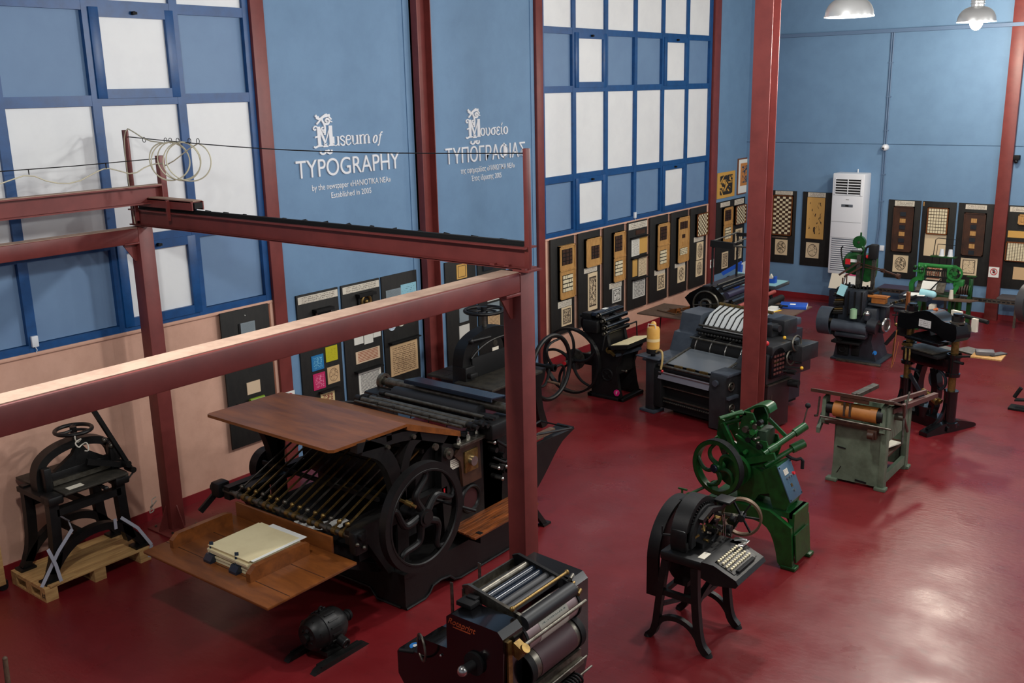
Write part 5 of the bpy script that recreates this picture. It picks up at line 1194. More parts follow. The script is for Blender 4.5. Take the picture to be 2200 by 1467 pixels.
for y, z, r in ((0.66, 0.92, .014), (0.8, 1.0, .022), (0.84, 1.06, .014)): MB().cyl((0.22, y, z), (1.1, y, z), r).o('cross_rod', GREYM if r < .02 else BLACKM, t)
sc_ = MB()
for i in range(16): sc_.sph((0.3 + i * 0.05, 0.74, 0.97), 0.02, 8)
sc_.o('gripper_springs', BLACKM, t)
sh = MB().prism([(0.86, 1.02), (1.0, 1.18), (1.22, 1.27), (1.22, 1.275), (0.99, 1.19), (0.85, 1.03)], 'YZ', 0.28, 1.06).o('white_sheet', mat('grey_white_sheet', (196, 200, 200), 0.6), t)
for i in range(8): MB().bar((0.34 + i * 0.09, 0.86, 1.05), (0.345 + i * 0.09, 0.995, 1.20), 0.012, 0.01).bar((0.345 + i * 0.09, 0.99, 1.203), (0.36 + i * 0.09, 1.22, 1.292), 0.012, 0.01).bx(0.325 + i * 0.09, 0.355 + i * 0.09, 0.87, 0.91, 1.02, 1.07).o('tape', BLACKM, t)
MB().cyl((0.26, 1.24, 1.29), (1.1, 1.24, 1.29), 0.022).o('feed_rod', BRASS, t)
MB().cyl((0.2, 1.05, 1.0), (1.1, 1.05, 1.0), 0.14, n=28).o('impression_cylinder', BLACKM, t)
MB().bx(0.3, 1.1, 1.25, 1.6, 1.05, 1.1).bx(-0.05, 1.3, 1.2, 1.65, 0.1, 1.05).o('rear_body', SLATED, t)
MB().bx(0.5, 1.3, 1.3, 1.62, 1.1, 1.2, 0.02).o('rear_hood', SLATE, t)
# control side, right of the column
MB().bx(1.30, 1.66, 0.3, 1.3, 0.62, 1.0, 0.02).bx(1.3, 1.7, 0.35, 1.0, 0.98, 1.1, 0.02).o('control_body', DGREY, t)
MB().bx(1.66, 1.86, 0.75, 1.12, 0.86, 1.06, 0.01).o('control_box', DGREY, t)
cp = MB().prism([(0.34, 0.7), (0.64, 0.7), (0.64, 0.92)] + arc((0.49, 0.92), 0.15, 0, 180, 12) + [(0.34, 0.92)], 'YZ', 1.66, 1.7).o('control_panel', BLACKG, t)
cb = MB()
for i in range(4):
    for j in range(5): cb.bx(1.7, 1.706, 0.385 + i * 0.06, 0.425 + i * 0.06, 0.74 + j * 0.055, 0.765 + j * 0.055)
cb.o('control_buttons', mat('rust_print', (84, 44, 40), 0.5), cp)
MB().sph((1.6, 0.36, 1.13), 0.034, 16).o('emergency_button', REDP, t)
MB().cyl((1.6, 0.36, 1.06), (1.6, 0.36, 1.11), 0.02).o('button_stem', BLACKM, t)
for y, z, r in ((0.78, 1.08, .095), (0.72, 0.9, .085)):
    h = MB().ring((1.76 if z > 1 else 1.72, y, z), (1, 0.0, 0.1), r, 0.012, 30).o('hand_wheel', GREYM, t)
    MB().cyl((1.6, y, z), (1.77 if z > 1 else 1.73, y, z), 0.03).cyl((1.76, y + .04, z - .06), (1.84, y + .06, z - .06), 0.012).o('wheel_spindle', BLACKM, h)
for x, y, z in ((1.62, 0.72, 1.14), (1.88, 0.72, 0.8), (1.45, 0.5, 1.2)): MB().sph((x, y, z), 0.022, 12).o('yellow_knob', mat('yellow_knob', (222, 170, 40), 0.4), t)
MB().bar((1.68, 0.62, 0.8), (1.88, 0.72, 0.8), 0.02, 0.015).bar((1.68, 0.56, 0.76), (1.84, 0.68, 0.76), 0.015, 0.015).cyl((1.68, 0.72, 0.72), (1.78, 0.74, 0.72), 0.03).cyl((1.6, 0.8, 0.55), (1.78, 0.84, 0.55), 0.05).o('control_lever', BLACKM, t)
MB().bx(1.32, 1.66, 0.34, 0.82, 0.02, 0.6, 0.008).o('cabinet', mat('brown_black_cabinet', (40, 26, 26), 0.35), t)
MB().bx(1.3, 1.68, 0.33, 0.84, 0.6, 0.615).bx(1.66, 1.664, 0.42, 0.44, 0.4, 0.47).o('cabinet_trim', GREYM, t)
MB().bx(1.3, 1.5, 0.9, 1.2, 1.1, 1.3, 0.02).bx(1.3, 1.42, 0.75, 0.9, 1.1, 1.26, 0.01).cyl((1.4, 0.8, 1.22), (1.5, 0.8, 1.22), 0.045).o('suction_head', DGREY, t)
b_ = thing('ink_bottle', 'amber plastic bottle upside down on the post of the grey offset press', 'bottle', (2.35 + 0.09 * math.cos(math.radians(-10)), 11.04, 0.755))
MB().lathe([(0.0, 0.06), (0.075, 0.06), (0.08, 0.08), (0.085, 0.12), (0.085, 0.36), (0.075, 0.385), (0.04, 0.4), (0.037, 0.44), (0.02, 0.46), (0, 0.462)], (0, 0, 0), n=32).o('body', YELLOWP, b_)
MB().cyl((0, 0, 0.0), (0, 0, 0.04), 0.03).cyl((0, 0, 0.04), (0, 0, 0.1), 0.088, n=32).o('cap', BLACKM, b_)
MB().tube([(-0.06, -0.04, 0.37), (-0.05, -0.05, 0.43), (0.05, -0.05, 0.43), (0.06, -0.04, 0.37)], 0.007, 6).o('handle', CARD, b_)
MB().lathe([(0.0865, 0.2), (0.0865, 0.24)], (0, 0, 0), n=32).o('pale_band', mat('pale_amber', (232, 206, 150), 0.5), b_)
tag(MB().tube([(2.5, 11.0, 0.82), (2.55, 10.99, 0.86), (2.61, 10.98, 0.85), (2.63, 10.95, 0.74), (2.62, 10.93, 0.62)], 0.014, 8, smooth=2).o('feed_hose', mat('cream_hose', (176, 150, 96), 0.5)), 'cream feed hose curling down from the amber bottle to the offset press', 'hose')

# ------------------------------------------------------------------ black cylinder press behind it
t = thing('cylinder_press', 'black cylinder press with ringed side plate behind the grey offset press', 'printing press', (2.6, 13.4, 0))
MB().prism([(1.95, 1.17), (2.03, 1.25), (2.2, 1.35), (2.42, 1.38), (2.56, 1.26), (2.66, 1.1), (2.9, 1.0), (2.9, 0.0), (2.1, 0.0), (2.1, 0.8), (2.04, 0.92), (2.04, 1.06)], 'XZ', 12.8, 12.88).w('side_plate', BLACKG, t)
MB().ring((2.3, 12.79, 1.1), (0, 1, 0), 0.2, 0.014, 40).ring((2.3, 12.79, 1.1), (0, 1, 0), 0.08, 0.02, 24).w('side_ring', GREYM, t)
MB().bx(2.18, 2.3, 12.785, 12.8, 1.02, 1.14, 0.004).w('side_cover', SLATED, t)
MB().cyl((2.1, 12.78, 1.08), (2.5, 12.77, 1.14), 0.008).bar((2.5, 12.7, 1.0), (2.62, 12.76, 1.2), 0.03, 0.03).w('side_link', GREYM, t)
MB().bx(2.1, 2.9, 12.88, 14.2, 0.0, 0.9).w('body', BLACKM, t)
MB().prism([(2.0, 1.18), (2.2, 1.36), (2.42, 1.38), (2.42, 1.3), (2.1, 1.1)], 'XZ', 12.88, 14.0).w('hood', SLATED, t)
for x, z, r, m_ in ((2.5, 1.33, .035, BLACKG), (2.58, 1.25, .05, mat('violet_black', (44, 40, 60), 0.3)), (2.66, 1.16, .04, BLACKG), (2.78, 1.12, .03, mat('faded_red_roller', (150, 66, 58), 0.5)), (2.9, 1.04, .05, BLACKM)):
    MB().cyl((x, 12.86, z), (x, 14.1, z), r, n=20).w('ink_roller', m_, t)
MB().cyl((2.45, 12.84, 1.4), (2.45, 14.1, 1.4), 0.014).cyl((2.53, 12.84, 1.38), (2.53, 14.1, 1.38), 0.012).w('roller_rod', GREYM, t)
MB().bx(2.8, 2.9, 12.88, 14.2, 0.9, 0.98).w('far_rail', BLACK, t)
for x, y, z0 in ((2.28, 13.0, 1.3), (2.29, 13.8, 1.3)): MB().cyl((x, y, z0), (x, y, 1.98), 0.016).cyl((x, y, z0), (x, y, z0 + .06), 0.028).w('frame_post', BLACKM, t)
MB().bar((2.25, 13.0, 1.97), (2.6, 13.02, 1.95), 0.06, 0.09).bar((2.27, 13.8, 2.0), (2.62, 13.82, 2.0), 0.04, 0.05).w('frame_arm', BLACKM, t)
for P in (((2.27, 13.0, 2.0), (2.28, 13.8, 2.03)), ((2.55, 13.02, 1.97), (2.58, 13.82, 2.02)), ((2.5, 13.02, 1.95), (3.1, 13.05, 1.94)), ((2.3, 13.0, 1.92), (2.55, 13.4, 1.9))): MB().cyl(P[0], P[1], 0.012).w('frame_rod', GREYM, t)
MB().bx(1.05, 1.98, 12.95, 13.8, 0.78, 0.8, 0.004).w('side_board', WOODM, t)
MB().cyl((0.97, 13.76, 0), (1.06, 13.72, 0.78), 0.009).sph((1.055, 13.72, 0.72), 0.022, 10).w('board_leg', BLACKM, t)
for i, (x, y) in enumerate(((1.45, 13.25), (1.55, 13.5))):
    b_ = thing('wooden_block', 'dark flat wooden block on the side board, %s' % ('nearer the viewer' if i == 0 else 'nearer the parapet'), 'block', (x, y, 0.801), -0.3 + i * 0.35)
    MB().bx(-0.2, 0.2, -0.07, 0.07, 0, 0.02, 0.004).o('plate', WOODM, b_)
    MB().prism([(-0.02, 0.02), (0.2, 0.02), (0.2, 0.09), (0.16, 0.09)], 'XZ', -0.05, -0.03).prism([(-0.02, 0.02), (0.2, 0.02), (0.2, 0.09), (0.16, 0.09)], 'XZ', 0.03, 0.05).bx(0.17, 0.2, -0.05, 0.05, 0.05, 0.09).o('grip', WOODD, b_)
# delivery board on the right with papers
MB().bx(2.7, 3.45, 12.88, 13.92, 0.985, 1.0).w('delivery_board', WOODM, t)
MB().bx(3.2, 3.26, 13.0, 13.06, 0.0, 0.985).bx(3.2, 3.26, 13.75, 13.81, 0.0, 0.985).bx(2.9, 3.26, 13.0, 13.06, 0.5, 0.56).bx(2.9, 3.26, 13.75, 13.81, 0.5, 0.56).w('board_support', BLACKM, t)
MB().bar((2.7, 13.3, 1.05), (3.0, 13.42, 1.06), 0.02, 0.02).cyl((2.7, 13.4, 1.06), (3.25, 13.5, 1.06), 0.012).sph((2.95, 13.45, 1.05), 0.03, 10).sph((3.15, 13.48, 1.05), 0.03, 10).w('sheet_gripper', BLACKM, t)
tag(MB().box((2.95, 13.45, 1.002), (0.36, 0.5, 0.002), (0, 0, 0.1)).o('loose_sheet', PAPERW), 'white paper sheet on the far delivery board beside the blue pack', 'paper')
tag(MB().box((3.2, 13.02, 1.002), (0.36, 0.16, 0.002), (0, 0, -0.1)).o('loose_sheet', PAPERW), 'narrow white paper strip at the near end of the delivery board', 'paper')
b_ = thing('paper_pack', 'bright blue pack of paper on the end of the far delivery board', 'pack', (3.24, 13.74, 1.001), 0.3)
MB().bx(-0.19, 0.19, -0.15, 0.15, 0.0, 0.045, 0.003).o('wrapper', BLUEP, b_)
MB().bx(0.187, 0.192, -0.13, 0.13, 0.006, 0.04).bx(-0.05, 0.03, -0.05, 0.03, 0.044, 0.0455).o('open_end', PAPERW, b_)
tag(MB().box((3.14, 13.3, 1.004), (0.03, 0.3, 0.006), (0, 0, -0.2)).o('rule', mat('yellow_rule', (226, 186, 60), 0.5)), 'yellow strip lying between white sheet and blue pack', 'strip')

# ------------------------------------------------------------------ small folding machine in the corner
t = thing('folding_machine', 'pale grey and blue machine in the corner behind the black cylinder press', 'machine', (1.5, 15.5, 0))
MB().bx(1.2, 1.9, 15.2, 15.9, 0.1, 0.8, 0.02).w('body', SLATE, t)
for i in range(7): MB().bar((1.22 + i * 0.07, 15.1, 0.86 + 0.03 * i), (1.5 + i * 0.06, 15.5, 0.98 + 0.04 * i), 0.03, 0.05).cyl((1.25 + i * 0.08, 15.1, 0.9 + i * .03), (1.25 + i * .08, 15.22, 0.9 + i * .03), 0.04).w('folding_plate', mat('pale_steel_blue', (130, 144, 154), 0.4, 0.4), t)
MB().bar((1.45, 15.05, 1.12), (1.75, 15.15, 1.32), 0.06, 0.06).bar((1.72, 15.02, 0.9), (1.74, 15.1, 1.3), 0.1, 0.05).w('blue_arm', BLUEP, t)
MB().box((1.82, 15.0, 1.08), (0.16, 0.04, 0.2), (0, 0.1, 0)).w('cyan_cover', CYANP, t)
MB().cyl((1.86, 15.1, 1.24), (1.86, 15.4, 1.24), 0.12, n=24).w('white_drum', PAPERW, t)
MB().ring((1.6, 15.02, 1.02), (0, 1, 0), 0.07, 0.015, 24).w('hand_wheel', BLACKM, t)
for x in (1.25, 1.85):
    for y in (15.25, 15.85): MB().bx(x - .03, x + .03, y - .03, y + .03, 0, 0.1).w('leg', BLACKM, t)
MB().bx(1.75, 2.2, 15.5, 16.1, 0.84, 0.9, 0.006).w('side_table', SLATE, t)
MB().bx(1.76, 2.19, 15.52, 16.08, 0.9, 0.905).w('table_pad', CYANP, t)
MB().tube([(2.0, 15.7, 0.84), (2.1, 15.7, 0.5), (2.0, 15.7, 0.0)], 0.03, 8, smooth=1).w('table_stem', BLACKM, t)
b_ = thing('blue_tray', 'small blue box with pale paper on the cyan topped side table', 'box', (2.02, 15.78, 0.906))
MB().bx(-0.07, 0.07, -0.05, 0.05, 0, 0.07, 0.003).bx(0.04, 0.07, -0.05, 0.05, 0.07, 0.11, 0.003).o('tray', BLUEP, b_)
MB().prism([(-0.06, 0.07), (0.03, 0.07), (-0.02, 0.15)], 'XZ', -0.02, 0.02).o('paper', CARD, b_)

# ------------------------------------------------------------------ keyboard type caster in the foreground
t = thing('type_composing_machine', 'black keyboard type composing machine on four curved iron legs', 'composing machine', (5.52, 6.4, 0))
for ya, yb_, s in ((6.11, 6.16, -1), (6.62, 6.67, 1)):
    MB().strip(chaikin([(5.24, 0.012), (5.30, 0.08), (5.325, 0.3), (5.35, 0.5), (5.38, 0.7)], 2), 'XZ', ya, yb_, [0.06] + [0.055] * 30).w('leg', BLACK, t)
    MB().strip(chaikin([(5.75, 0.012), (5.68, 0.08), (5.65, 0.3), (5.635, 0.5), (5.63, 0.7)], 2), 'XZ', ya, yb_, [0.06] + [0.06] * 30).w('leg', BLACK, t)
    MB().strip(chaikin([(5.30, 0.10), (5.36, 0.2), (5.48, 0.235), (5.6, 0.2), (5.68, 0.10)], 2), 'XZ', ya + .005, yb_ - .005, 0.04).w('arched_rail', BLACK, t)
    MB().bx(5.34, 5.64, ya + .005, yb_ - .005, 0.40, 0.445).w('cross_rail', BLACK, t)
    for x in (5.235, 5.755): MB().cyl((x, (ya + yb_) / 2, 0), (x, (ya + yb_) / 2, 0.025), 0.035, 0.025, n=16).w('foot', BLACK, t)
MB().strip(chaikin([(6.14, 0.36), (6.2, 0.44), (6.4, 0.5), (6.58, 0.44), (6.64, 0.36)], 2), 'YZ', 5.62, 5.66, 0.035).bx(5.63, 5.65, 6.16, 6.62, 0.4, 0.44).w('side_arch', BLACK, t)
MB().bx(5.33, 5.36, 6.16, 6.62, 0.38, 0.42).bar((5.34, 6.16, 0.3), (5.34, 6.62, 0.15), 0.03, 0.03).w('rear_brace', BLACK, t)
MB().bx(5.34, 5.74, 6.1, 6.62, 0.7, 0.775, 0.02).w('deck', BLACK, t)
kb = MB().prism([(5.70, 0.79), (5.80, 0.79), (5.98, 0.72), (6.0, 0.69), (5.98, 0.66), (5.80, 0.63), (5.70, 0.66)], 'XZ', 6.08, 6.56).w('keyboard_case', BLACK, t)
MB().prism([(5.785, 0.791), (5.80, 0.795), (5.945, 0.738), (5.945, 0.73)], 'XZ', 6.13, 6.51).w('keyboard_well', BLACKG, kb)
for r in range(4):
    for c in range(10):
        x = 5.805 + r * 0.033
        MB().cyl((x, 6.155 + c * 0.033 + (r % 2) * 0.012, 0.79 - r * 0.0128), (x + 0.002, 6.155 + c * 0.033 + (r % 2) * 0.012, 0.803 - r * 0.0128), 0.0098, n=12).w('key', TYPEL, kb)
MB().bx(5.93, 5.96, 6.18, 6.46, 0.735, 0.75, 0.004).w('space_bar', BLACKM, kb)
MB().box((5.68, 6.21, 0.778), (0.09, 0.11, 0.003), (0, 0, 0.0)).w('label_plate', CARD, t)
tr_ = MB().bx(5.72, 5.84, 6.5, 6.62, 0.78, 0.79, 0.003).w('matrix_tray', CHROME, t)
MB().tube([(5.75, 6.53, 0.80), (5.8, 6.57, 0.805), (5.82, 6.6, 0.8), (5.76, 6.6, 0.8)], 0.006, 6).w('line_of_type', CHROME, tr_)
# round magazine cover
MB().strip(arc((6.43, 0.86), 0.25, 200, -10, 22), 'YZ', 5.40, 5.53, 0.05).w('magazine_cover', BLACK, t)
MB().strip(arc((6.43, 0.84), 0.20, 190, 10, 18), 'YZ', 5.53, 5.56, 0.07).w('magazine_front', BLACKM, t)
for i in range(16):
    a = math.radians(40 + i * 7)
    MB().bar((5.535, 6.43 + 0.2 * math.cos(a), 0.86 + 0.2 * math.sin(a)), (5.535, 6.43 + 0.235 * math.cos(a), 0.86 + 0.235 * math.sin(a)), 0.006, 0.02, (1, 0, 0)).w('magazine_channel', BLACKM, t)
MB().bx(5.40, 5.53, 6.155, 6.25, 0.775, 0.95, 0.02).bx(5.44, 5.54, 6.16, 6.34, 0.775, 0.86, 0.02).w('magazine_foot', BLACK, t)
MB().strip([(6.3, 1.0), (6.46, 1.04), (6.6, 1.0), (6.7, 1.02)], 'YZ', 5.56, 5.6, 0.035).bx(5.52, 5.66, 6.62, 6.76, 1.03, 1.055, 0.01).w('front_bracket', BLACK, t)
MB().box((5.605, 6.42, 0.985), (0.004, 0.09, 0.025), (0.25, 0, 0)).w('maker_plate', mat('worn_red_plate', (130, 60, 56), 0.5), t)
rr = random.Random(11)
for i in range(26):
    x, y, z = rr.uniform(5.56, 5.66), rr.uniform(6.28, 6.66), rr.uniform(0.8, 0.98)
    q = MB()
    if i % 3: q.bar((x, y, z), (x + rr.uniform(-.04, .05), y + rr.uniform(-.08, .08), z + rr.uniform(-.06, .06)), 0.012, 0.016)
    else: q.cyl((x, y, z), (x + 0.04, y, z), rr.uniform(.012, .03), n=14)
    q.w('casting_linkage', (BRASS, GREYM, BLACK, BLACKM)[i % 4], t)
for y in (6.5, 6.53): MB().cyl((5.68, y, 0.79), (5.66, y, 1.0), 0.003, n=6).w('matrix_wire', CHROME, t)
MB().bx(5.42, 5.6, 6.3, 6.6, 0.775, 0.82).w('mechanism_bed', BLACK, t)
# belt wheel guard, motor, copy holder, side pulley
MB().strip(arc((6.62, 0.60), 0.38, 185, 60, 20), 'YZ', 5.16, 5.26, 0.03).prism(arc((6.62, 0.6), 0.36, 0, 180, 24), 'YZ', 5.19, 5.21).bx(5.16, 5.26, 6.225, 6.255, 0.3, 0.62).w('belt_guard', BLACK, t)
MB().cyl((5.42, 6.3, 0.56), (5.42, 6.58, 0.56), 0.11, n=30).cyl((5.38, 6.24, 0.6), (5.38, 6.3, 0.6), 0.06).bx(5.36, 5.48, 6.3, 6.6, 0.42, 0.46).w('motor', BLACK, t)
MB().bar((5.34, 6.14, 0.89), (5.54, 6.24, 0.885), 0.014, 0.014).cyl((5.34, 6.14, 0.89), (5.34, 6.14, 0.96), 0.006).cyl((5.44, 6.19, 0.89), (5.44, 6.19, 0.95), 0.006).w('copy_holder', BLACKM, t)
MB().bx(5.24, 5.38, 6.58, 6.68, 0.95, 1.0, 0.01).cyl((5.2, 6.6, 0.92), (5.36, 6.66, 1.02), 0.02).bx(5.28, 5.34, 6.45, 6.6, 0.85, 0.96, 0.01).w('rear_lever_head', BLACK, t)
pw = MB().ring((5.70, 6.76, 0.9), (0.25, -1, 0), 0.15, 0.0, 40, flat=(0.016, 0.045)).w('pulley_rim', mat('rusty_rim', (104, 82, 62), 0.5, 0.5), t)
sp = MB().cyl((5.71, 6.72, 0.9), (5.69, 6.80, 0.9), 0.03)
for k in range(6):
    a = k * PI / 3
    sp.bar((5.70, 6.76, 0.9), (5.70 + 0.145 * math.cos(a) * .97, 6.76 + 0.145 * math.cos(a) * .24, 0.9 + 0.145 * math.sin(a)), 0.014, 0.014, (0, 1, 0))
sp.w('pulley_spokes', BLACK, pw)
MB().cyl((5.5, 6.70, 0.9), (5.71, 6.76, 0.9), 0.018).w('pulley_shaft', GREYM, t)

# ------------------------------------------------------------------ green folding / stitching machine
t = thing('green_stitching_machine', 'dark green cast iron machine with spoked flywheel and blue switch panel', 'stitching machine', (5.4, 8.0, 0))
MB().prism(chaikin([(4.86, 0.0), (4.98, 0.0), (5.06, 0.3), (5.14, 0.40), (5.4, 0.40), (5.50, 0.34), (5.56, 0.2), (5.60, 0.0), (5.73, 0.0), (5.73, 0.05), (5.69, 0.52), (4.9, 0.52)], 1), 'XZ', 7.79, 7.84).w('front_trestle', GREENM, t)
MB().prism(chaikin([(4.86, 0.0), (4.98, 0.0), (5.06, 0.3), (5.14, 0.40), (5.4, 0.40), (5.50, 0.34), (5.56, 0.2), (5.60, 0.0), (5.73, 0.0), (5.73, 0.05), (5.69, 0.52), (4.9, 0.52)], 1), 'XZ', 8.16, 8.21).w('rear_trestle', GREENM, t)
MB().bx(5.66, 5.71, 7.84, 8.16, 0.08, 0.52).bx(5.62, 5.76, 7.78, 7.88, 0, 0.035, 0.01).bx(5.62, 5.76, 8.13, 8.23, 0, 0.035, 0.01).bx(4.9, 5.69, 7.84, 8.16, 0.47, 0.52).w('end_plate', GREENM, t)
MB().box((5.735, 7.98, 0.2), (0.012, 0.3, 0.26), (0, -0.08, 0)).w('cover_plate', GREENM, t)
for ya, yb_ in ((7.86, 7.9), (8.1, 8.14)):
    MB().prism([(5.16, 0.52), (5.30, 0.52), (5.36, 0.62), (5.48, 0.66), (5.50, 0.52), (5.62, 0.52), (5.64, 0.6), (5.56, 0.72), (5.54, 0.88), (5.48, 0.9), (5.40, 0.84), (5.24, 0.87), (5.2, 0.92), (5.08, 0.9), (5.06, 0.8), (5.14, 0.7)], 'XZ', ya, yb_).w('lower_frame', GREENM, t)
    MB().prism([(5.10, 0.88), (5.26, 0.85), (5.40, 0.88), (5.44, 1.02), (5.4, 1.12), (5.30, 1.12), (5.30, 1.28), (5.26, 1.36), (5.18, 1.36), (5.14, 1.22), (5.12, 1.05), (5.02, 1.1), (5.0, 1.24), (4.94, 1.26), (4.92, 1.1), (5.0, 0.98)], 'XZ', ya + .02, yb_ + .0).w('upper_frame', GREENM, t)
MB().bx(5.16, 5.5, 7.9, 8.1, 0.6, 0.86).w('gear_case', mat('deep_green_iron', (16, 44, 20), 0.5), t)
MB().bx(5.2, 5.38, 7.92, 8.12, 0.86, 1.2, 0.01).w('head_core', bpy.data.materials['deep_green_iron'], t)
# curved hood at top
MB().strip(chaikin([(5.06, 1.27), (5.16, 1.34), (5.28, 1.42), (5.36, 1.42), (5.38, 1.36)], 2), 'XZ', 7.96, 8.12, 0.02).strip(chaikin([(5.0, 1.24), (5.1, 1.32), (5.2, 1.34)], 2), 'XZ', 7.88, 7.98, 0.018).w('hood', GREENM, t)
MB().cyl((4.94, 7.88, 1.25), (5.06, 8.1, 1.28), 0.02).cyl((5.0, 7.9, 1.22), (5.2, 7.95, 1.30), 0.025).cyl((4.9, 7.9, 1.03), (4.9, 8.1, 1.06), 0.025).w('cam_shaft', GREENM, t)
MB().bar((4.98, 7.87, 1.22), (5.14, 7.87, 0.94), 0.04, 0.05, (0, 1, 0)).bar((4.93, 7.88, 1.08), (5.02, 7.88, 0.9), 0.03, 0.05, (0, 1, 0)).w('rocker_arm', GREENM, t)
MB().bar((5.12, 7.85, 1.14), (5.46, 7.86, 0.98), 0.025, 0.02).bar((5.22, 7.86, 1.14), (5.42, 7.86, 1.0), 0.02, 0.02).bar((5.1, 7.85, 0.86), (5.5, 7.85, 1.02), 0.03, 0.06).w('link_rod', GREENM, t)
MB().bar((5.34, 8.05, 1.28), (5.50, 8.1, 1.12), 0.03, 0.03).bar((5.5, 8.1, 1.12), (5.6, 8.2, 1.2), 0.03, 0.03).w('stay_rod', GREENM, t)
MB().cyl((5.40, 7.84, 1.02), (5.62, 8.22, 1.22), 0.026).cyl((5.56, 8.12, 1.165), (5.62, 8.22, 1.22), 0.038).cyl((5.42, 7.88, 1.04), (5.46, 7.95, 1.07), 0.036).w('feed_shaft', GREENM, t)
MB().cyl((5.40, 7.86, 0.90), (5.58, 8.14, 1.04), 0.022).cyl((5.55, 8.10, 1.02), (5.62, 8.2, 1.06), 0.042).w('lower_shaft', GREENM, t)
lv = MB().cyl((5.60, 8.2, 1.22), (5.63, 8.22, 1.40), 0.007).w('lever', GREYM, t)
MB().sph((5.63, 8.22, 1.41), 0.025).w('lever_knob', BLACKM, lv)
MB().tube([(5.5, 8.05, 0.98), (5.58, 8.1, 0.92), (5.64, 8.14, 0.94), (5.64, 8.14, 0.84)], 0.016, 8, smooth=1).w('oil_pipe', BLACKM, t)
for i in range(14):
    x, z = rr.uniform(5.0, 5.38), rr.uniform(0.95, 1.3)
    MB().cyl((x, 7.84, z), (x, 7.90, z), rr.uniform(.012, .03), n=12).w('boss', (GREENM, GREYM, GREENL, BLACK)[i % 4], t)
for i in range(5): MB().cyl((5.2 + .03 * i, 7.86, 1.22 - .03 * i), (5.22 + .03 * i, 7.92, 1.22 - .03 * i), 0.015, n=10).w('spring_boss', GREYM, t)
wheel_parts((5.03, 7.70, 0.86), (-0.18, -1, 0), 0.235, 0.0, 5, GREENM, t, 0.6, 0.045, 0.022, flat=(0.035, 0.07))
MB().ring((5.03, 7.70, 0.86), (-0.18, -1, 0), 0.256, 0.0, 48, flat=(0.006, 0.068)).w('worn_rim', BLACKM, t)
MB().cyl((5.02, 7.66, 0.86), (5.06, 8.14, 0.86), 0.024).cyl((5.015, 7.635, 0.86), (5.025, 7.66, 0.86), 0.035).w('wheel_shaft', NAVY, t)
MB().cyl((5.14, 7.78, 0.82), (5.14, 7.84, 0.82), 0.15, n=40).w('drive_disc', GREENM, t)
MB().cyl((4.78, 7.6, 0.56), (4.98, 7.8, 0.68), 0.014).cyl((4.72, 7.55, 0.52), (4.8, 7.62, 0.57), 0.022).cyl((4.74, 7.58, 0.54), (4.74, 7.58, 0.62), 0.01).bar((4.7, 7.58, 0.62), (4.79, 7.58, 0.62), 0.014, 0.014).w('pedal_rod', GREENM, t)
MB().bar((4.92, 7.82, 0.66), (5.02, 7.82, 0.5), 0.03, 0.03).bar((5.1, 7.85, 0.54), (5.3, 7.85, 0.52), 0.06, 0.05).w('pedal_link', GREENM, t)
cbx = MB().prism([(5.40, 0.87), (5.52, 0.94), (5.66, 0.62), (5.62, 0.54), (5.5, 0.54)], 'XZ', 7.84, 8.1).w('switch_box', GREENM, t)
pm = Matrix.Translation((5.60, 7.965, 0.775)) @ Matrix.Rotation(math.radians(66), 4, 'Y')
def on_panel(mb, name, m): mb.bm.transform(pm); return mb.w(name, m, cbx)
on_panel(MB().box((0, 0, 0.0), (0.33, 0.27, 0.012), None, 0.004), 'switch_panel', mat('blue_grey_panel', (62, 92, 112), 0.4))
on_panel(MB().box((-0.09, -0.03, 0.008), (0.05, 0.08, 0.004)), 'label', printed('panel_label', (220, 214, 198), (120, 110, 100), 'text', 'XY', 6, 5, 0.5))
for k in range(3): on_panel(MB().cyl((-0.035, -0.05 + k * 0.045, 0.006), (-0.035, -0.05 + k * 0.045, 0.02), 0.012, n=14), 'switch_knob', CHROME)
on_panel(MB().cyl((-0.04, 0.085, 0.006), (-0.04, 0.085, 0.024), 0.016, n=16), 'red_button', REDP)
on_panel(MB().box((0.04, -0.01, 0.008), (0.03, 0.03, 0.004)), 'name_tag', BRASS)
on_panel(MB().cyl((0.09, 0.0, 0.006), (0.09, 0.0, 0.02), 0.012, n=14), 'key_switch', CHROME)
for x in (-0.15, 0.15):
    for y in (-0.12, 0.12): on_panel(MB().cyl((x, y, 0.005), (x, y, 0.01), 0.007, n=10), 'panel_screw', BLACKM)

# ------------------------------------------------------------------ grey green creasing machine
t = thing('creasing_machine', 'worn grey green machine with ochre roller, tilted top and star handle', 'machine', (5.53, 10.45, 0))
MB().prism([(5.24, 0.03), (5.78, 0.03), (5.76, 0.68), (5.27, 0.68)], 'XZ', 10.04, 10.07).w('front_panel', SAGE, t)
sd = MB()
sd.bx(5.74, 5.80, 10.03, 10.13, 0.0, 0.92, 0.004).bx(5.74, 5.80, 10.78, 10.88, 0.0, 0.8, 0.004).bx(5.75, 5.79, 10.1, 10.8, 0.06, 0.16).prism([(10.1, 0.52), (10.82, 0.52), (10.82, 0.76), (10.1, 0.9)], 'YZ', 5.75, 5.79)
sd.w('right_side_frame', SAGE, t)
MB().bx(5.24, 5.28, 10.07, 10.86, 0.04, 0.72).bx(5.28, 5.76, 10.83, 10.86, 0.04, 0.7).w('left_and_rear_panel', SAGE, t)
MB().bx(5.28, 5.76, 10.08, 10.83, 0.30, 0.32).w('inner_shelf', CASED, t)
for x, y in ((5.25, 10.05), (5.77, 10.05), (5.25, 10.83), (5.77, 10.85)): MB().bx(x - .06, x + .06, y - .05, y + .05, 0, 0.035, 0.006).w('foot', SAGE, t)
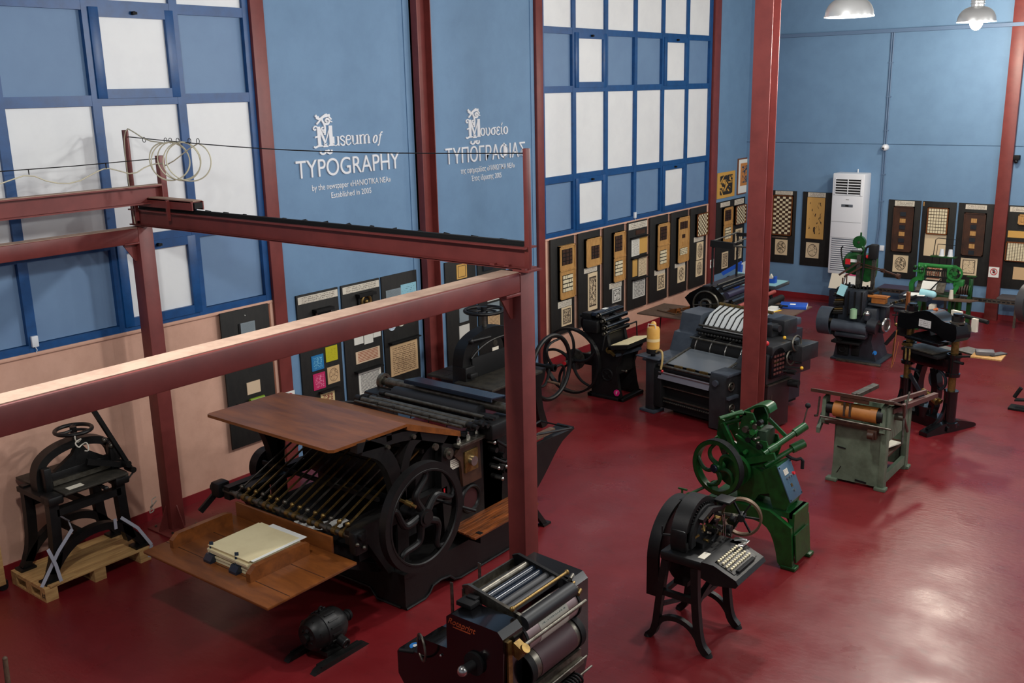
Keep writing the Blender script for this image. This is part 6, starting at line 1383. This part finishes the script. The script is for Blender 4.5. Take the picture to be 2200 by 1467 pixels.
MB().bar((5.29, 10.035, 0.4), (5.38, 10.035, 0.39), 0.004, 0.012).bar((5.3, 10.038, 0.1), (5.34, 10.038, 0.18), 0.004, 0.006).bar((5.5, 10.035, 0.06), (5.62, 10.035, 0.05), 0.004, 0.02).w('paint_chip', BLACKM, t)
MB().prism([(9.96, 0.66), (10.1, 0.60), (10.1, 0.95), (9.98, 0.93)], 'YZ', 5.12, 5.16).prism([(9.96, 0.66), (10.1, 0.60), (10.1, 0.95), (9.98, 0.93)], 'YZ', 5.74, 5.78).w('roller_bracket', SAGE, t)
MB().prism([(10.0, 0.52), (10.12, 0.62), (10.12, 0.72), (10.0, 0.58)], 'YZ', 5.06, 5.1).w('side_lug', SAGE, t)
MB().cyl((5.24, 10.03, 0.82), (5.70, 10.03, 0.82), 0.085, n=32).w('ochre_roller', mat('ochre_roller', (178, 112, 48), 0.5, rgb2=(160, 98, 40), nscale=6), t)
MB().cyl((5.16, 10.03, 0.82), (5.24, 10.03, 0.82), 0.06).cyl((5.7, 10.03, 0.82), (5.76, 10.03, 0.82), 0.08, n=28).w('roller_hub', BLACK, t)
for x in (5.36, 5.42): MB().bx(x, x + 0.02, 9.935, 9.95, 0.78, 0.93).w('strap_iron', GREYM, t)
MB().cyl((5.12, 9.93, 0.74), (5.86, 9.96, 0.72), 0.012).cyl((5.15, 9.98, 0.69), (5.3, 10.0, 0.71), 0.02).w('guide_bar', GREYM, t)
MB().bx(5.15, 5.75, 9.98, 10.04, 0.66, 0.70).w('lower_rail', CASED, t)
MB().bx(5.62, 5.72, 9.94, 10.0, 0.58, 0.68, 0.01).cyl((5.64, 9.92, 0.63), (5.7, 9.92, 0.63), 0.04).w('clamp_block', CASED, t)
MB().box((5.44, 10.19, 0.93), (0.86, 0.5, 0.022), (-0.35, 0.0, 0.0), 0.004).w('top_board', mat('grey_brown_top', (96, 78, 66), 0.5, rgb2=(72, 60, 52), nscale=6), t)
MB().bx(5.32, 5.62, 9.94, 9.955, 0.95, 0.985).bx(5.0, 5.87, 9.94, 9.96, 0.99, 1.025).w('top_edge', CASED, t)
MB().cyl((5.08, 10.0, 0.93), (5.07, 9.99, 0.72), 0.01).cyl((5.07, 9.99, 0.72), (5.05, 9.96, 0.72), 0.012).w('hanging_crank', GREYM, t)
MB().bar((5.32, 10.35, 0.90), (5.42, 10.75, 0.93), 0.05, 0.03).bar((5.37, 10.35, 0.90), (5.46, 10.72, 0.93), 0.03, 0.04).w('paper_stop', GREYM, t)
MB().bar((5.78, 10.2, 0.84), (5.98, 11.1, 0.82), 0.05, 0.05).bar((5.72, 10.3, 0.9), (5.92, 10.9, 0.9), 0.03, 0.04).w('side_rail', mat('maroon_rail', (86, 54, 48), 0.5), t)
hn = MB().cyl((5.72, 10.3, 0.76), (5.88, 10.3, 0.76), 0.04, n=20).w('star_handle_hub', GREYM, t)
for a in (1.35, 1.35 + PI): MB().cyl((5.88, 10.3, 0.76), (5.9, 10.3 + 0.28 * math.cos(a), 0.76 + 0.28 * math.sin(a)), 0.014, 0.01).w('star_handle_arm', GREYM, hn)
for a in (2.05, 2.05 + PI): MB().cyl((5.88, 10.3, 0.76), (5.9, 10.3 + 0.2 * math.cos(a), 0.76 + 0.2 * math.sin(a)), 0.014, 0.016).w('star_handle_arm', bpy.data.materials['maroon_rail'], hn)
tag(MB().box((5.62, 10.35, 0.335), (0.2, 0.3, 0.02), (0, 0.06, 0.2)).box((5.66, 10.5, 0.36), (0.18, 0.3, 0.012), (0, -0.05, -0.3)).box((5.6, 10.45, 0.35), (0.1, 0.36, 0.02), (0, 0.1, 0.5)).o('card_offcuts', CARD), 'loose card offcuts lying inside the grey green machine', 'card')

# ------------------------------------------------------------------ black two column embossing press
t = thing('embossing_press', 'tall black embossing press with two polished columns and a domed crosshead', 'printing press', (5.6, 12.49, 0), math.radians(-26.5))
for sx, lab in ((-0.43, 'l'), (0.26, 'r')):
    MB().cyl((sx, 0, 0.04), (sx, 0, 0.5), 0.078, n=30).cyl((sx, 0, 0.5), (sx, 0, 0.52), 0.085, n=30).cyl((sx, 0, 0.06), (sx, 0, 0.12), 0.105, n=30).o('column_sleeve', BLACKG, t)
    MB().cyl((sx, 0, 0.5), (sx, 0, 1.2), 0.045, n=24).o('column', BRASS, t)
    MB().prism(chaikin([(-0.42, 0.0), (0.42, 0.0), (0.42, 0.05), (0.3, 0.085), (0.12, 0.13), (-0.12, 0.13), (-0.3, 0.085), (-0.42, 0.05)], 1), 'YZ', sx - 0.06, sx + 0.06).o('foot', BLACKG, t)
    MB().strip(chaikin([(-0.36, 0.07), (-0.2, 0.12), (-0.1, 0.24), (-0.07, 0.36)], 2), 'YZ', sx - 0.02, sx + 0.02, 0.04).o('foot_rib', BLACKG, t)
    MB().cyl((sx, 0, 0.72), (sx, 0, 0.98), 0.07, n=24).cyl((sx, 0, 0.7), (sx, 0, 0.74), 0.085, n=24).cyl((sx, 0, 0.94), (sx, 0, 0.98), 0.085, n=24).o('guide_collar', BLACKG, t)
    n_ = MB().cyl((sx, 0, 1.36), (sx, 0, 1.38), 0.085, n=30).o('washer', GREYM, t)
    MB().cyl((sx, 0, 1.38), (sx, 0, 1.45), 0.07, n=6).cyl((sx, 0, 1.45), (sx, 0, 1.48), 0.055, n=8).o('nut', BLACKG, t)
MB().prism(chaikin([(-0.54, 1.17), (-0.54, 1.34), (-0.48, 1.37), (-0.36, 1.37), (-0.26, 1.42), (-0.09, 1.47), (0.06, 1.42), (0.16, 1.37), (0.3, 1.37), (0.36, 1.34), (0.36, 1.15), (0.2, 1.15), (0.02, 1.22), (-0.2, 1.22), (-0.36, 1.17)], 1), 'XZ', -0.12, 0.12).o('crosshead', BLACKG, t)
MB().bx(-0.2, -0.02, -0.127, -0.121, 1.25, 1.34).o('label_plate', printed('press_label', (206, 204, 200), (120, 116, 112), 'text', 'XZ', 6, 4, 0.5), t)
MB().cyl((-0.1, 0.0, 1.45), (-0.06, 0.02, 1.47), 0.02).o('orange_cap', mat('orange_cap', (190, 96, 50), 0.4), t)
MB().bx(-0.34, 0.18, -0.2, 0.16, 1.07, 1.11, 0.006).prism([(-0.3, 1.11), (-0.2, 1.17), (-0.1, 1.11), (0.0, 1.17), (0.1, 1.11)], 'XZ', -0.16, 0.1).o('upper_platen', BLACKG, t)
MB().bx(-0.36, 0.2, -0.22, 0.2, 0.92, 0.96, 0.006).o('lower_platen', BLACKM, t)
MB().bx(-0.3, 0.14, -0.24, 0.2, 0.97, 0.985).bx(0.2, 0.5, 0.05, 0.3, 1.0, 1.02).o('bed_plate', GREYM, t)
MB().bx(-0.45, 0.28, -0.06, 0.06, 0.74, 0.92, 0.02).o('bolster', BLACKG, t)
for x in (-0.28, -0.22): MB().bar((x, -0.22, 0.98), (x + 0.02, -0.24, 0.82), 0.02, 0.02).o('brass_hook', BRASS, t)
MB().bar((-0.36, -0.2, 0.99), (-0.2, -0.22, 1.02), 0.03, 0.03).o('brass_bar', BRASS, t)
tog = MB()
tog.strip(chaikin([(-0.2, 0.74), (-0.26, 0.5), (-0.2, 0.2), (-0.12, 0.08)], 2), 'XZ', -0.05, 0.05, 0.09).strip(chaikin([(0.0, 0.74), (0.06, 0.5), (0.02, 0.2), (-0.04, 0.08)], 2), 'XZ', -0.05, 0.05, 0.09)
tog.o('toggle_arm', BLACKG, t)
MB().cyl((-0.1, -0.08, 0.44), (0.18, -0.06, 0.36), 0.03).cyl((0.1, -0.1, 0.38), (0.16, -0.1, 0.36), 0.05).o('toggle_pin', BRASS, t)
MB().bar((-0.3, -0.1, 0.6), (0.0, -0.1, 0.3), 0.05, 0.02, (0, 1, 0)).bar((-0.35, -0.05, 0.66), (-0.2, -0.05, 0.66), 0.04, 0.02).ring((0.05, 0.0, 0.6), (0, 1, 0), 0.12, 0.02, 24).o('linkage', SLATED, t)
MB().prism(chaikin([(-0.5, 0.0), (0.34, 0.0), (0.34, 0.1), (0.2, 0.14), (-0.36, 0.14), (-0.5, 0.1)], 1), 'XZ', -0.1, 0.1).cyl((-0.08, 0, 0.1), (-0.08, 0, 0.24), 0.12, n=28).o('base_beam', BLACKG, t)
MB().bx(-0.66, -0.52, 0.0, 0.1, 1.02, 1.34, 0.01).o('switch_box', BLACKM, t)
MB().bx(-0.64, -0.6, 0.1, 0.14, 1.1, 1.58, 0.004).o('wooden_stick', WOODD, t)
MB().bar((-0.7, 0.05, 1.05), (-0.82, 0.0, 0.86), 0.05, 0.04).o('hand_lever', BLACKM, t)
MB().tube([(-0.62, -0.02, 1.1), (-0.66, -0.03, 0.9), (-0.66, -0.03, 0.6)], 0.008, 6).o('brass_pipe', BRASS, t)
MB().cyl((-0.7, 0.02, 1.15), (-0.6, 0.02, 1.12), 0.02).o('pull_cord_ring', BRASS, t)
MB().bx(0.02, 0.16, 0.16, 0.2, 1.26, 1.46).bx(0.34, 0.41, 0.14, 0.18, 1.26, 1.42).o('foil_sheet', CARD, t)
MB().cyl((0.0, 0.2, 1.42), (0.52, 0.2, 1.40), 0.025).o('foil_roll_shaft', BLACKM, t)
MB().bar((0.3, -0.05, 0.96), (0.62, 0.05, 1.03), 0.03, 0.02).cyl((0.3, -0.04, 0.9), (0.42, -0.03, 0.9), 0.018).o('side_arm', BLACKM, t)
bd = MB().box((0.68, 0.06, 1.045), (0.33, 0.3, 0.016), (0, 0, 0.5)).o('side_board', CASEW, t)
tag(MB().box((6.19, 12.26, 1.077), (0.2, 0.15, 0.045), (0, 0, 0.3), 0.003).o('grey_book', mat('grey_cover', (92, 88, 90), 0.5)), 'thick grey book on the side board of the black embossing press', 'book')
tag(MB().box((6.31, 12.31, 1.061), (0.09, 0.24, 0.014), (0, 0, -0.5)).o('dark_folder', mat('dark_cover', (52, 50, 52), 0.5)), 'thin dark folder lying beside the grey book on the press side board', 'folder')
tag(MB().tube([(5.03, 12.72, 1.1), (5.03, 12.7, 0.8), (5.0, 12.68, 0.56), (5.04, 12.7, 0.7), (5.07, 12.72, 0.95)], 0.004, 6, smooth=2).o('pull_cord', mat('orange_cord', (196, 120, 70), 0.6)), 'thin orange cord with a white end hanging left of the embossing press', 'cord')

# ------------------------------------------------------------------ automatic platen press with green feeder head
t = thing('automatic_platen_press', 'dark slate platen press with a rounded green feeder head and flat belt wheel', 'printing press', (3.85, 15.1, 0))
MB().bx(3.44, 4.2, 14.82, 15.5, 0.0, 0.03, 0.006).w('base_plate', SLATED, t)
MB().bx(3.56, 4.24, 14.74, 14.80, 0.0, 0.035, 0.004).w('floor_bar', GREYM, t)
MB().prism([(3.46, 0.03), (4.12, 0.03), (4.08, 0.16), (4.03, 0.34), (4.06, 0.5), (3.5, 0.5), (3.5, 0.34), (3.48, 0.16)], 'XZ', 14.9, 15.45).w('pedestal', SLATED, t)
MB().bx(3.52, 3.7, 14.885, 14.9, 0.07, 0.26, 0.02).bx(3.74, 3.86, 14.885, 14.9, 0.08, 0.24, 0.01).ring((3.6, 14.88, 0.17), (0, 1, 0), 0.05, 0.012, 20).w('pedestal_door', BLACKM, t)
MB().cyl((4.08, 14.93, 0.16), (4.092, 14.92, 0.16), 0.035, n=20).w('blue_badge', bpy.data.materials['sky_sticker'], t)
MB().bx(3.5, 4.1, 14.86, 15.5, 0.46, 0.86, 0.02).w('body', SLATED, t)
MB().cyl((3.46, 14.78, 0.56), (4.0, 14.78, 0.54), 0.095, n=32).w('drive_cover', SLATE, t)
MB().bx(3.52, 4.0, 14.7, 14.86, 0.40, 0.47, 0.02).cyl((4.0, 14.8, 0.62), (4.14, 14.8, 0.6), 0.11, n=24).cyl((3.98, 14.76, 0.7), (3.98, 14.76, 0.78), 0.05, n=20).w('gear_housing', SLATED, t)
MB().sph((3.98, 14.76, 0.79), 0.052, 16).w('oil_cap', CHROME, t)
wl_ = MB().lathe([(0.02, -0.02), (0.2, -0.03), (0.215, -0.03), (0.215, 0.16), (0.2, 0.16), (0.19, 0.0), (0.02, 0.0)], (3.28, 14.85, 0.6), (1, 0, 0), 48).w('belt_wheel', SLATE, t)
MB().cyl((3.28, 14.85, 0.6), (3.52, 14.85, 0.6), 0.04).w('wheel_shaft', GREYM, wl_)
MB().bar((3.46, 14.8, 0.44), (3.62, 14.76, 0.32), 0.05, 0.04).bx(3.46, 3.9, 14.75, 14.95, 0.28, 0.32, 0.01).w('belt_guard', BLACKM, t)
hw = MB().ring((4.26, 14.82, 0.64), (1, -0.25, 0), 0.095, 0.02, 32).w('hand_wheel', CHROME, t)
MB().cyl((4.1, 14.85, 0.64), (4.27, 14.81, 0.64), 0.022).cyl((4.24, 14.82, 0.64), (4.27, 14.815, 0.64), 0.08, n=24).w('wheel_disc', GREYM, hw)
MB().bx(3.6, 3.92, 14.84, 15.2, 0.82, 1.12, 0.02).bx(3.64, 3.9, 14.82, 14.86, 0.74, 1.1, 0.01).w('platen_housing', SLATED, t)
for x in (3.66, 3.76, 3.86): MB().bx(x, x + 0.02, 14.805, 14.83, 0.72, 1.1).w('housing_rib', BLACK, t)
for i in range(10): MB().cyl((3.42 + .015 * (i % 4), 14.86, 0.72 + .035 * i), (3.58, 14.86, 0.74 + .035 * i), 0.016, n=10).w('left_linkage', (BLACK, GREYM, BRASS, BLACKM)[i % 4], t)
MB().bx(3.44, 3.6, 14.9, 15.3, 0.7, 1.12, 0.02).w('left_frame', BLACK, t)
MB().box((3.56, 14.84, 1.1), (0.11, 0.04, 0.17), (-0.3, 0.25, 0)).w('cyan_guard', CYANP, t)
MB().cyl((3.78, 14.76, 0.7), (3.78, 14.76, 0.84), 0.052, n=24).w('oil_bottle', mat('pale_green_plastic', (150, 186, 150), 0.45), t)
MB().cyl((3.78, 14.76, 0.84), (3.78, 14.76, 0.85), 0.035, n=20).w('bottle_cap', mat('pale_green_cap', (120, 160, 124), 0.45), t)
MB().bx(3.94, 4.5, 14.92, 15.4, 0.9, 0.93, 0.01).tube([(3.94, 14.92, 0.91), (4.25, 14.9, 0.9), (4.3, 14.95, 0.94)], 0.018).bx(4.1, 4.18, 15.0, 15.1, 0.46, 0.9, 0.01).w('feed_table', SLATED, t)
MB().bx(4.3, 4.6, 15.0, 15.2, 0.84, 0.94, 0.03).cyl((4.3, 15.05, 0.86), (4.56, 15.05, 0.85), 0.05).w('delivery_unit', SLATE, t)
for i in range(8): MB().bar((4.25 + .03 * i, 15.0, 0.94 + .012 * i), (4.42 + .02 * i, 15.2, 1.0 + .008 * i), 0.03, 0.03).w('delivery_finger', (GREYM, BLACKM, BRASS)[i % 3], t)
MB().tube([(4.3, 14.95, 0.78), (4.5, 14.95, 0.8), (4.52, 14.95, 0.74), (4.4, 14.95, 0.74)], 0.012, 6).tube([(4.36, 14.95, 0.84), (4.34, 14.95, 0.72), (4.36, 14.95, 0.62)], 0.01, 6).w('hanging_rod', BLACKM, t)
b_ = thing('wooden_box', 'small open wooden box on the feed table of the slate platen press', 'box', (4.08, 15.0, 0.931), 0.0)
MB().bx(-0.1, 0.1, -0.07, 0.07, 0, 0.09, 0.004).o('box', mat('orange_wood', (180, 112, 48), 0.5, rgb2=(156, 92, 38), nscale=6), b_)
MB().bx(-0.15, 0.13, -0.1, 0.1, 0.09, 0.105, 0.003).bx(-0.15, 0.13, -0.1, -0.08, 0.105, 0.125).o('lid', bpy.data.materials['orange_wood'], b_)
tag(MB().box((4.52, 15.3, 1.06), (0.3, 0.24, 0.008), (0, -0.06, 0)).o('paper_sheet', PAPERW), 'white paper lying on the delivery fingers of the slate platen press', 'paper')
MB().bx(4.3, 4.7, 15.2, 15.5, 0.98, 1.05).w('sheet_tray', SLATED, t)
cyl_ = thing('cyan_roll', 'pale cyan roll resting at the end of the slate press delivery', 'roll', (4.68, 15.3, 1.1))
MB().cyl((-0.1, 0, 0), (0.08, 0, -0.02), 0.055, n=24).sph((0.08, 0, -0.02), 0.055, 18).o('roll', CYANP, cyl_)
# green head
MB().lathe([(0.0, -0.12), (0.12, -0.11), (0.17, -0.07), (0.19, 0.0), (0.17, 0.07), (0.12, 0.11), (0.0, 0.12)], (3.6, 15.22, 1.47), (0, 1, 0), 40).w('feeder_head', GREENM, t)
MB().prism(chaikin([(3.5, 1.32), (3.5, 1.58), (3.72, 1.62), (3.9, 1.62), (3.92, 1.5), (3.9, 1.22), (3.78, 1.2), (3.7, 1.32)], 2), 'XZ', 15.1, 15.34).w('head_body', GREENM, t)
MB().bx(3.49, 3.57, 15.09, 15.095, 1.46, 1.545).w('badge_red', REDP, t)
MB().bx(3.57, 3.70, 15.09, 15.095, 1.50, 1.545).w('badge_white', PAPERW, t)
MB().bx(3.49, 3.57, 15.088, 15.094, 1.42, 1.46).w('badge_dark', NAVY, t)
MB().cyl((3.65, 15.18, 1.8), (3.65, 15.24, 1.8), 0.095, n=32).cyl((3.67, 15.2, 1.88), (3.67, 15.2, 1.95), 0.014).w('counter_disc', GREENM, t)
MB().cyl((3.65, 15.17, 1.8), (3.65, 15.18, 1.8), 0.02).w('disc_pin', GREYM, t)
MB().tube([(3.7, 15.2, 1.74), (3.74, 15.2, 1.68), (3.72, 15.2, 1.6)], 0.028, 8, smooth=1).bx(3.58, 3.7, 15.16, 15.24, 1.6, 1.66, 0.01).w('disc_neck', GREENM, t)
MB().bx(3.54, 3.72, 15.14, 15.24, 1.655, 1.67).w('steel_dish', GREYM, t)
MB().tube([(3.42, 15.15, 1.72), (3.39, 15.15, 1.7), (3.41, 15.15, 1.55), (3.45, 15.15, 1.4), (3.52, 15.15, 1.34)], 0.011, 8, smooth=1).w('hook_arm', BLACKM, t)
MB().bx(3.68, 3.74, 15.05, 15.12, 1.1, 1.62).w('head_column', GREYM, t)
MB().bar((3.72, 15.04, 1.52), (3.44, 15.0, 1.3), 0.03, 0.03).bar((3.78, 15.03, 1.46), (3.52, 15.0, 1.28), 0.025, 0.025).cyl((3.56, 15.0, 1.12), (3.56, 15.0, 1.3), 0.01).cyl((3.5, 15.0, 1.12), (3.5, 15.0, 1.26), 0.012).w('suction_arm', CASED, t)
MB().bar((3.75, 15.05, 1.5), (4.1, 15.0, 1.44), 0.015, 0.015).bar((3.75, 15.05, 1.46), (4.1, 15.0, 1.42), 0.015, 0.015).cyl((4.08, 15.0, 1.43), (4.13, 14.98, 1.43), 0.03).bar((4.12, 15.0, 1.43), (4.34, 14.95, 1.38), 0.03, 0.02).cyl((4.32, 14.95, 1.38), (4.37, 14.94, 1.37), 0.04).w('gripper_arm', CASED, t)
MB().tube([(3.78, 15.02, 1.14), (3.8, 15.02, 1.5), (3.81, 15.02, 1.74), (3.86, 15.02, 1.78), (3.92, 15.02, 1.78)], 0.016, 8, smooth=1).w('bent_pipe', BLACKM, t)
MB().bx(3.86, 3.98, 15.0, 15.14, 1.58, 1.80, 0.015).w('control_box', BLACKM, t)
MB().cyl((3.84, 15.0, 1.62), (3.86, 15.0, 1.62), 0.025).w('red_button', REDP, t)
MB().bx(3.9, 3.94, 15.08, 15.12, 1.1, 1.56).cyl((3.96, 15.05, 1.0), (3.97, 15.05, 1.58), 0.012).w('grey_post', GREYM, t)
for k in range(9): MB().cyl((3.5 + .055 * k, 15.0, 1.1), (3.5 + .055 * k, 15.0, 1.16 + .02 * (k % 3)), 0.014, n=10).w('ink_screw', BLACK, t)
MB().bx(3.44, 3.98, 14.95, 15.2, 1.06, 1.12, 0.01).w('ink_duct', BLACK, t)
# leaflets on the shelf behind
t = thing('leaflet_stand', 'low display of white and cream leaflets under the air conditioner', 'display', (2.5, 18.3, 0))
MB().bx(-0.4, 0.5, 0, 0.3, 0.0, 0.36, 0.006).o('shelf', NAVY, t)
for k, (x, m_) in enumerate(((-0.3, CARD), (-0.02, PAPERW), (0.26, CARD))): MB().box((x, 0.1, 0.52), (0.26, 0.008, 0.3), (-0.5, 0, 0)).o('leaflet', m_, t)
MB().box((-0.02, 0.155, 0.655), (0.26, 0.012, 0.03), (-0.5, 0, 0)).o('leaflet_band', mat('pink_band', (196, 60, 110), 0.6), t)

# ------------------------------------------------------------------ long slotted bench rail before the back wall
t = thing('slotted_bench', 'low bench with a slotted steel rail along the foot of the back wall', 'bench', (4.2, 18.6, 0))
rl = MB().bx(2.95, 6.6, 18.42, 18.45, 0.40, 0.47).w('rail', GREYM, t)
sl = MB()
for i in range(48): sl.bx(3.0 + i * 0.075, 3.05 + i * 0.075, 18.415, 18.421, 0.425, 0.445)
sl.w('rail_slots', BLACKM, rl)
MB().bx(2.95, 4.35, 18.45, 18.86, 0.45, 0.47).w('bench_top', mat('violet_grey_cloth', (74, 68, 92), 0.7), t)
for x in (3.0, 4.15, 5.3, 6.5): MB().bx(x, x + 0.04, 18.43, 18.46, 0.0, 0.4).w('leg', GREYM, t)
tag(MB().bx(5.0, 5.75, 18.44, 18.85, 0.472, 0.5, 0.004).o('slate_slab', mat('slate_slab', (78, 74, 76), 0.6)), 'flat grey slab on the low bench right of the back column', 'slab')

# ------------------------------------------------------------------ bright green thread sewing machine
t = thing('book_sewing_machine', 'bright green book sewing machine with white thread spools near the back wall', 'sewing machine', (4.3, 17.6, 0))
for x in (3.98, 4.52):
    MB().strip(chaikin([(17.45, 0.0), (17.5, 0.3), (17.55, 0.6)], 1), 'YZ', x - 0.03, x + 0.03, 0.07).strip(chaikin([(17.95, 0.0), (17.85, 0.3), (17.75, 0.6)], 1), 'YZ', x - 0.03, x + 0.03, 0.07).w('leg', GREENM, t)
MB().bx(3.95, 4.55, 17.5, 17.85, 0.56, 0.64, 0.01).w('bed', GREENM, t)
MB().strip(chaikin([(3.84, 0.66), (3.82, 0.82), (3.92, 0.9), (4.0, 0.9)], 2), 'XZ', 17.46, 17.56, 0.07).w('left_arm', GREENL, t)
MB().bx(3.9, 4.02, 17.5, 17.7, 0.86, 1.12, 0.02).bx(4.38, 4.5, 17.5, 17.7, 0.86, 1.14, 0.02).w('head_upright', GREENL, t)
MB().cyl((3.9, 17.56, 1.12), (4.46, 17.56, 1.12), 0.035).w('top_beam', GREENL, t)
gw = MB().ring((4.52, 17.48, 1.03), (0, 1, 0), 0.11, 0.0, 32, flat=(0.03, 0.04)).cyl((4.52, 17.47, 1.03), (4.52, 17.5, 1.03), 0.04).w('gear_wheel', GREENL, t)
gs = MB()
for k in range(6): gs.bar((4.52, 17.48, 1.03), (4.52 + .1 * math.cos(k * PI / 3), 17.48, 1.03 + .1 * math.sin(k * PI / 3)), 0.015, 0.015, (0, 1, 0))
gs.w('gear_spokes', GREENM, gw)
for k in range(9): MB().sph((rr.uniform(3.86, 4.04), 17.47, rr.uniform(0.95, 1.14)), 0.03, 10).w('cam_block', (GREENL, GREENM, BLACKM)[k % 3], t)
MB().bar((3.84, 17.48, 1.02), (3.94, 17.5, 1.02), 0.03, 0.03).w('cam_lever', GREENL, t)
for k in range(10): MB().cyl((4.06 + k * 0.034, 17.5, 0.96), (4.06 + k * 0.034, 17.5, 1.05), 0.008, n=8).w('needle', GREYM, t)
MB().bx(4.03, 4.4, 17.52, 17.56, 1.03, 1.06).bx(4.03, 4.4, 17.5, 17.54, 0.92, 0.95).w('needle_bar', BLACKM, t)
MB().box((4.14, 17.42, 0.8), (0.24, 0.02, 0.16), (-0.7, 0, 0)).w('white_signature', PAPERW, t)
MB().box((4.16, 17.46, 0.77), (0.46, 0.02, 0.2), (-0.7, 0, 0)).w('feed_plate', GREYM, t)
MB().bar((4.1, 17.3, 0.62), (4.34, 17.34, 0.94), 0.03, 0.02).w('swing_arm', BLACKM, t)
MB().bx(4.5, 4.66, 17.5, 17.62, 0.8, 0.92, 0.01).bar((4.52, 17.45, 0.7), (4.58, 17.48, 0.84), 0.06, 0.06).w('side_bracket', GREENL, t)
for k in range(5): MB().cyl((4.56 + k * 0.04, 17.56, 0.76), (4.58 + k * 0.04, 17.56, 0.76), 0.09, n=24).w('belt_pulley', mat('brown_pulley', (70, 52, 44), 0.5) if k == 0 else bpy.data.materials['brown_pulley'], t)
MB().cyl((4.76, 17.56, 0.76), (4.78, 17.56, 0.76), 0.1, n=24).cyl((4.5, 17.56, 0.76), (4.8, 17.56, 0.76), 0.025).bx(4.74, 4.8, 17.52, 17.6, 0.62, 0.96, 0.01).bx(4.7, 4.84, 17.5, 17.62, 0.99, 1.0).cyl((4.77, 17.56, 0.9), (4.77, 17.56, 1.0), 0.01).w('pulley_stand', GREENM, t)
MB().bx(4.74, 4.8, 17.5, 17.6, 0.0, 0.65).w('stand_leg', GREENM, t)
MB().prism([(4.26, 17.22), (4.84, 17.3), (4.92, 17.5), (4.3, 17.42)], 'XY', 0.60, 0.62).w('work_board', WOODM, t)
MB().bx(4.5, 4.54, 17.3, 17.36, 0.0, 0.6).bx(4.66, 4.7, 17.3, 17.36, 0.0, 0.6).w('board_leg', GREENM, t)
MB().bx(4.05, 4.46, 17.66, 17.8, 1.25, 1.27).w('spool_shelf', GREENM, t)
for x in (4.08, 4.2, 4.32, 4.42): MB().cyl((x, 17.7, 1.1), (x, 17.7, 1.25), 0.008, n=8).w('thread_guide', BLACKM, t)
MB().tube([(4.08, 17.74, 1.26), (4.1, 17.74, 1.54), (4.14, 17.74, 1.57), (4.44, 17.74, 1.56), (4.45, 17.74, 1.26)], 0.007, 6).tube([(4.12, 17.78, 1.26), (4.13, 17.78, 1.46), (4.44, 17.78, 1.46)], 0.006, 6).w('thread_frame', BLACKM, t)
for x, l in ((4.22, 'left of two white thread spools on the green sewing machine'), (4.36, 'right of two white thread spools on the green sewing machine')):
    s_ = thing('thread_spool', l, 'spool', (x, 17.72, 1.271), 0, 'white thread spools')
    MB().cyl((0, 0, 0), (0, 0, 0.12), 0.042, 0.03, n=20).o('thread', WHITEP, s_)
    MB().cyl((0, 0, 0), (0, 0, 0.01), 0.048, n=20).o('spool_flange', PAPERW, s_)
tag(MB().cyl((4.52, 17.36, 0.621), (4.52, 17.36, 0.77), 0.04, 0.028, n=16).o('cone_spool', CARD), 'cream paper cone standing on the brown work board of the sewing machine', 'cone')
MB().bx(4.2, 4.3, 17.25, 17.4, 0.3, 0.5, 0.01).w('cream_box', CARD, t)

# ------------------------------------------------------------------ large wheel at the right picture edge
t = thing('flywheel_machine', 'heavy grey flywheel of a machine cut by the right picture edge', 'machine', (6.2, 16.0, 0))
MB().ring((5.96, 16.0, 0.97), (1, -0.35, 0), 0.27, 0.0, 56, flat=(0.07, 0.12)).w('flywheel_rim', GREYM if False else mat('dark_grey_rim', (84, 84, 86), 0.4, 0.5), t)
MB().cyl((5.93, 16.01, 0.97), (6.02, 15.98, 0.97), 0.24, n=40).w('flywheel_web', BLACK, t)
MB().cyl((5.9, 16.02, 0.97), (6.6, 15.78, 0.97), 0.04).w('shaft', GREYM, t)
MB().bx(6.15, 6.7, 15.6, 16.2, 0.0, 1.1, 0.03).w('body', BLACK, t)
t = thing('pedal_fitting', 'small dark machine pedal at the right picture edge above the red floor', 'pedal', (6.3, 13.75, 0))
MB().bx(-0.06, 0.4, -0.1, 0.1, 0.0, 0.03, 0.006).bar((0.0, 0, 0.12), (0.3, 0, 0.16), 0.1, 0.02).cyl((0.2, -0.08, 0.03), (0.2, -0.08, 0.15), 0.02).cyl((-0.02, 0.04, 0.14), (0.05, 0.04, 0.28), 0.025).o('pedal', BLACKM, t)
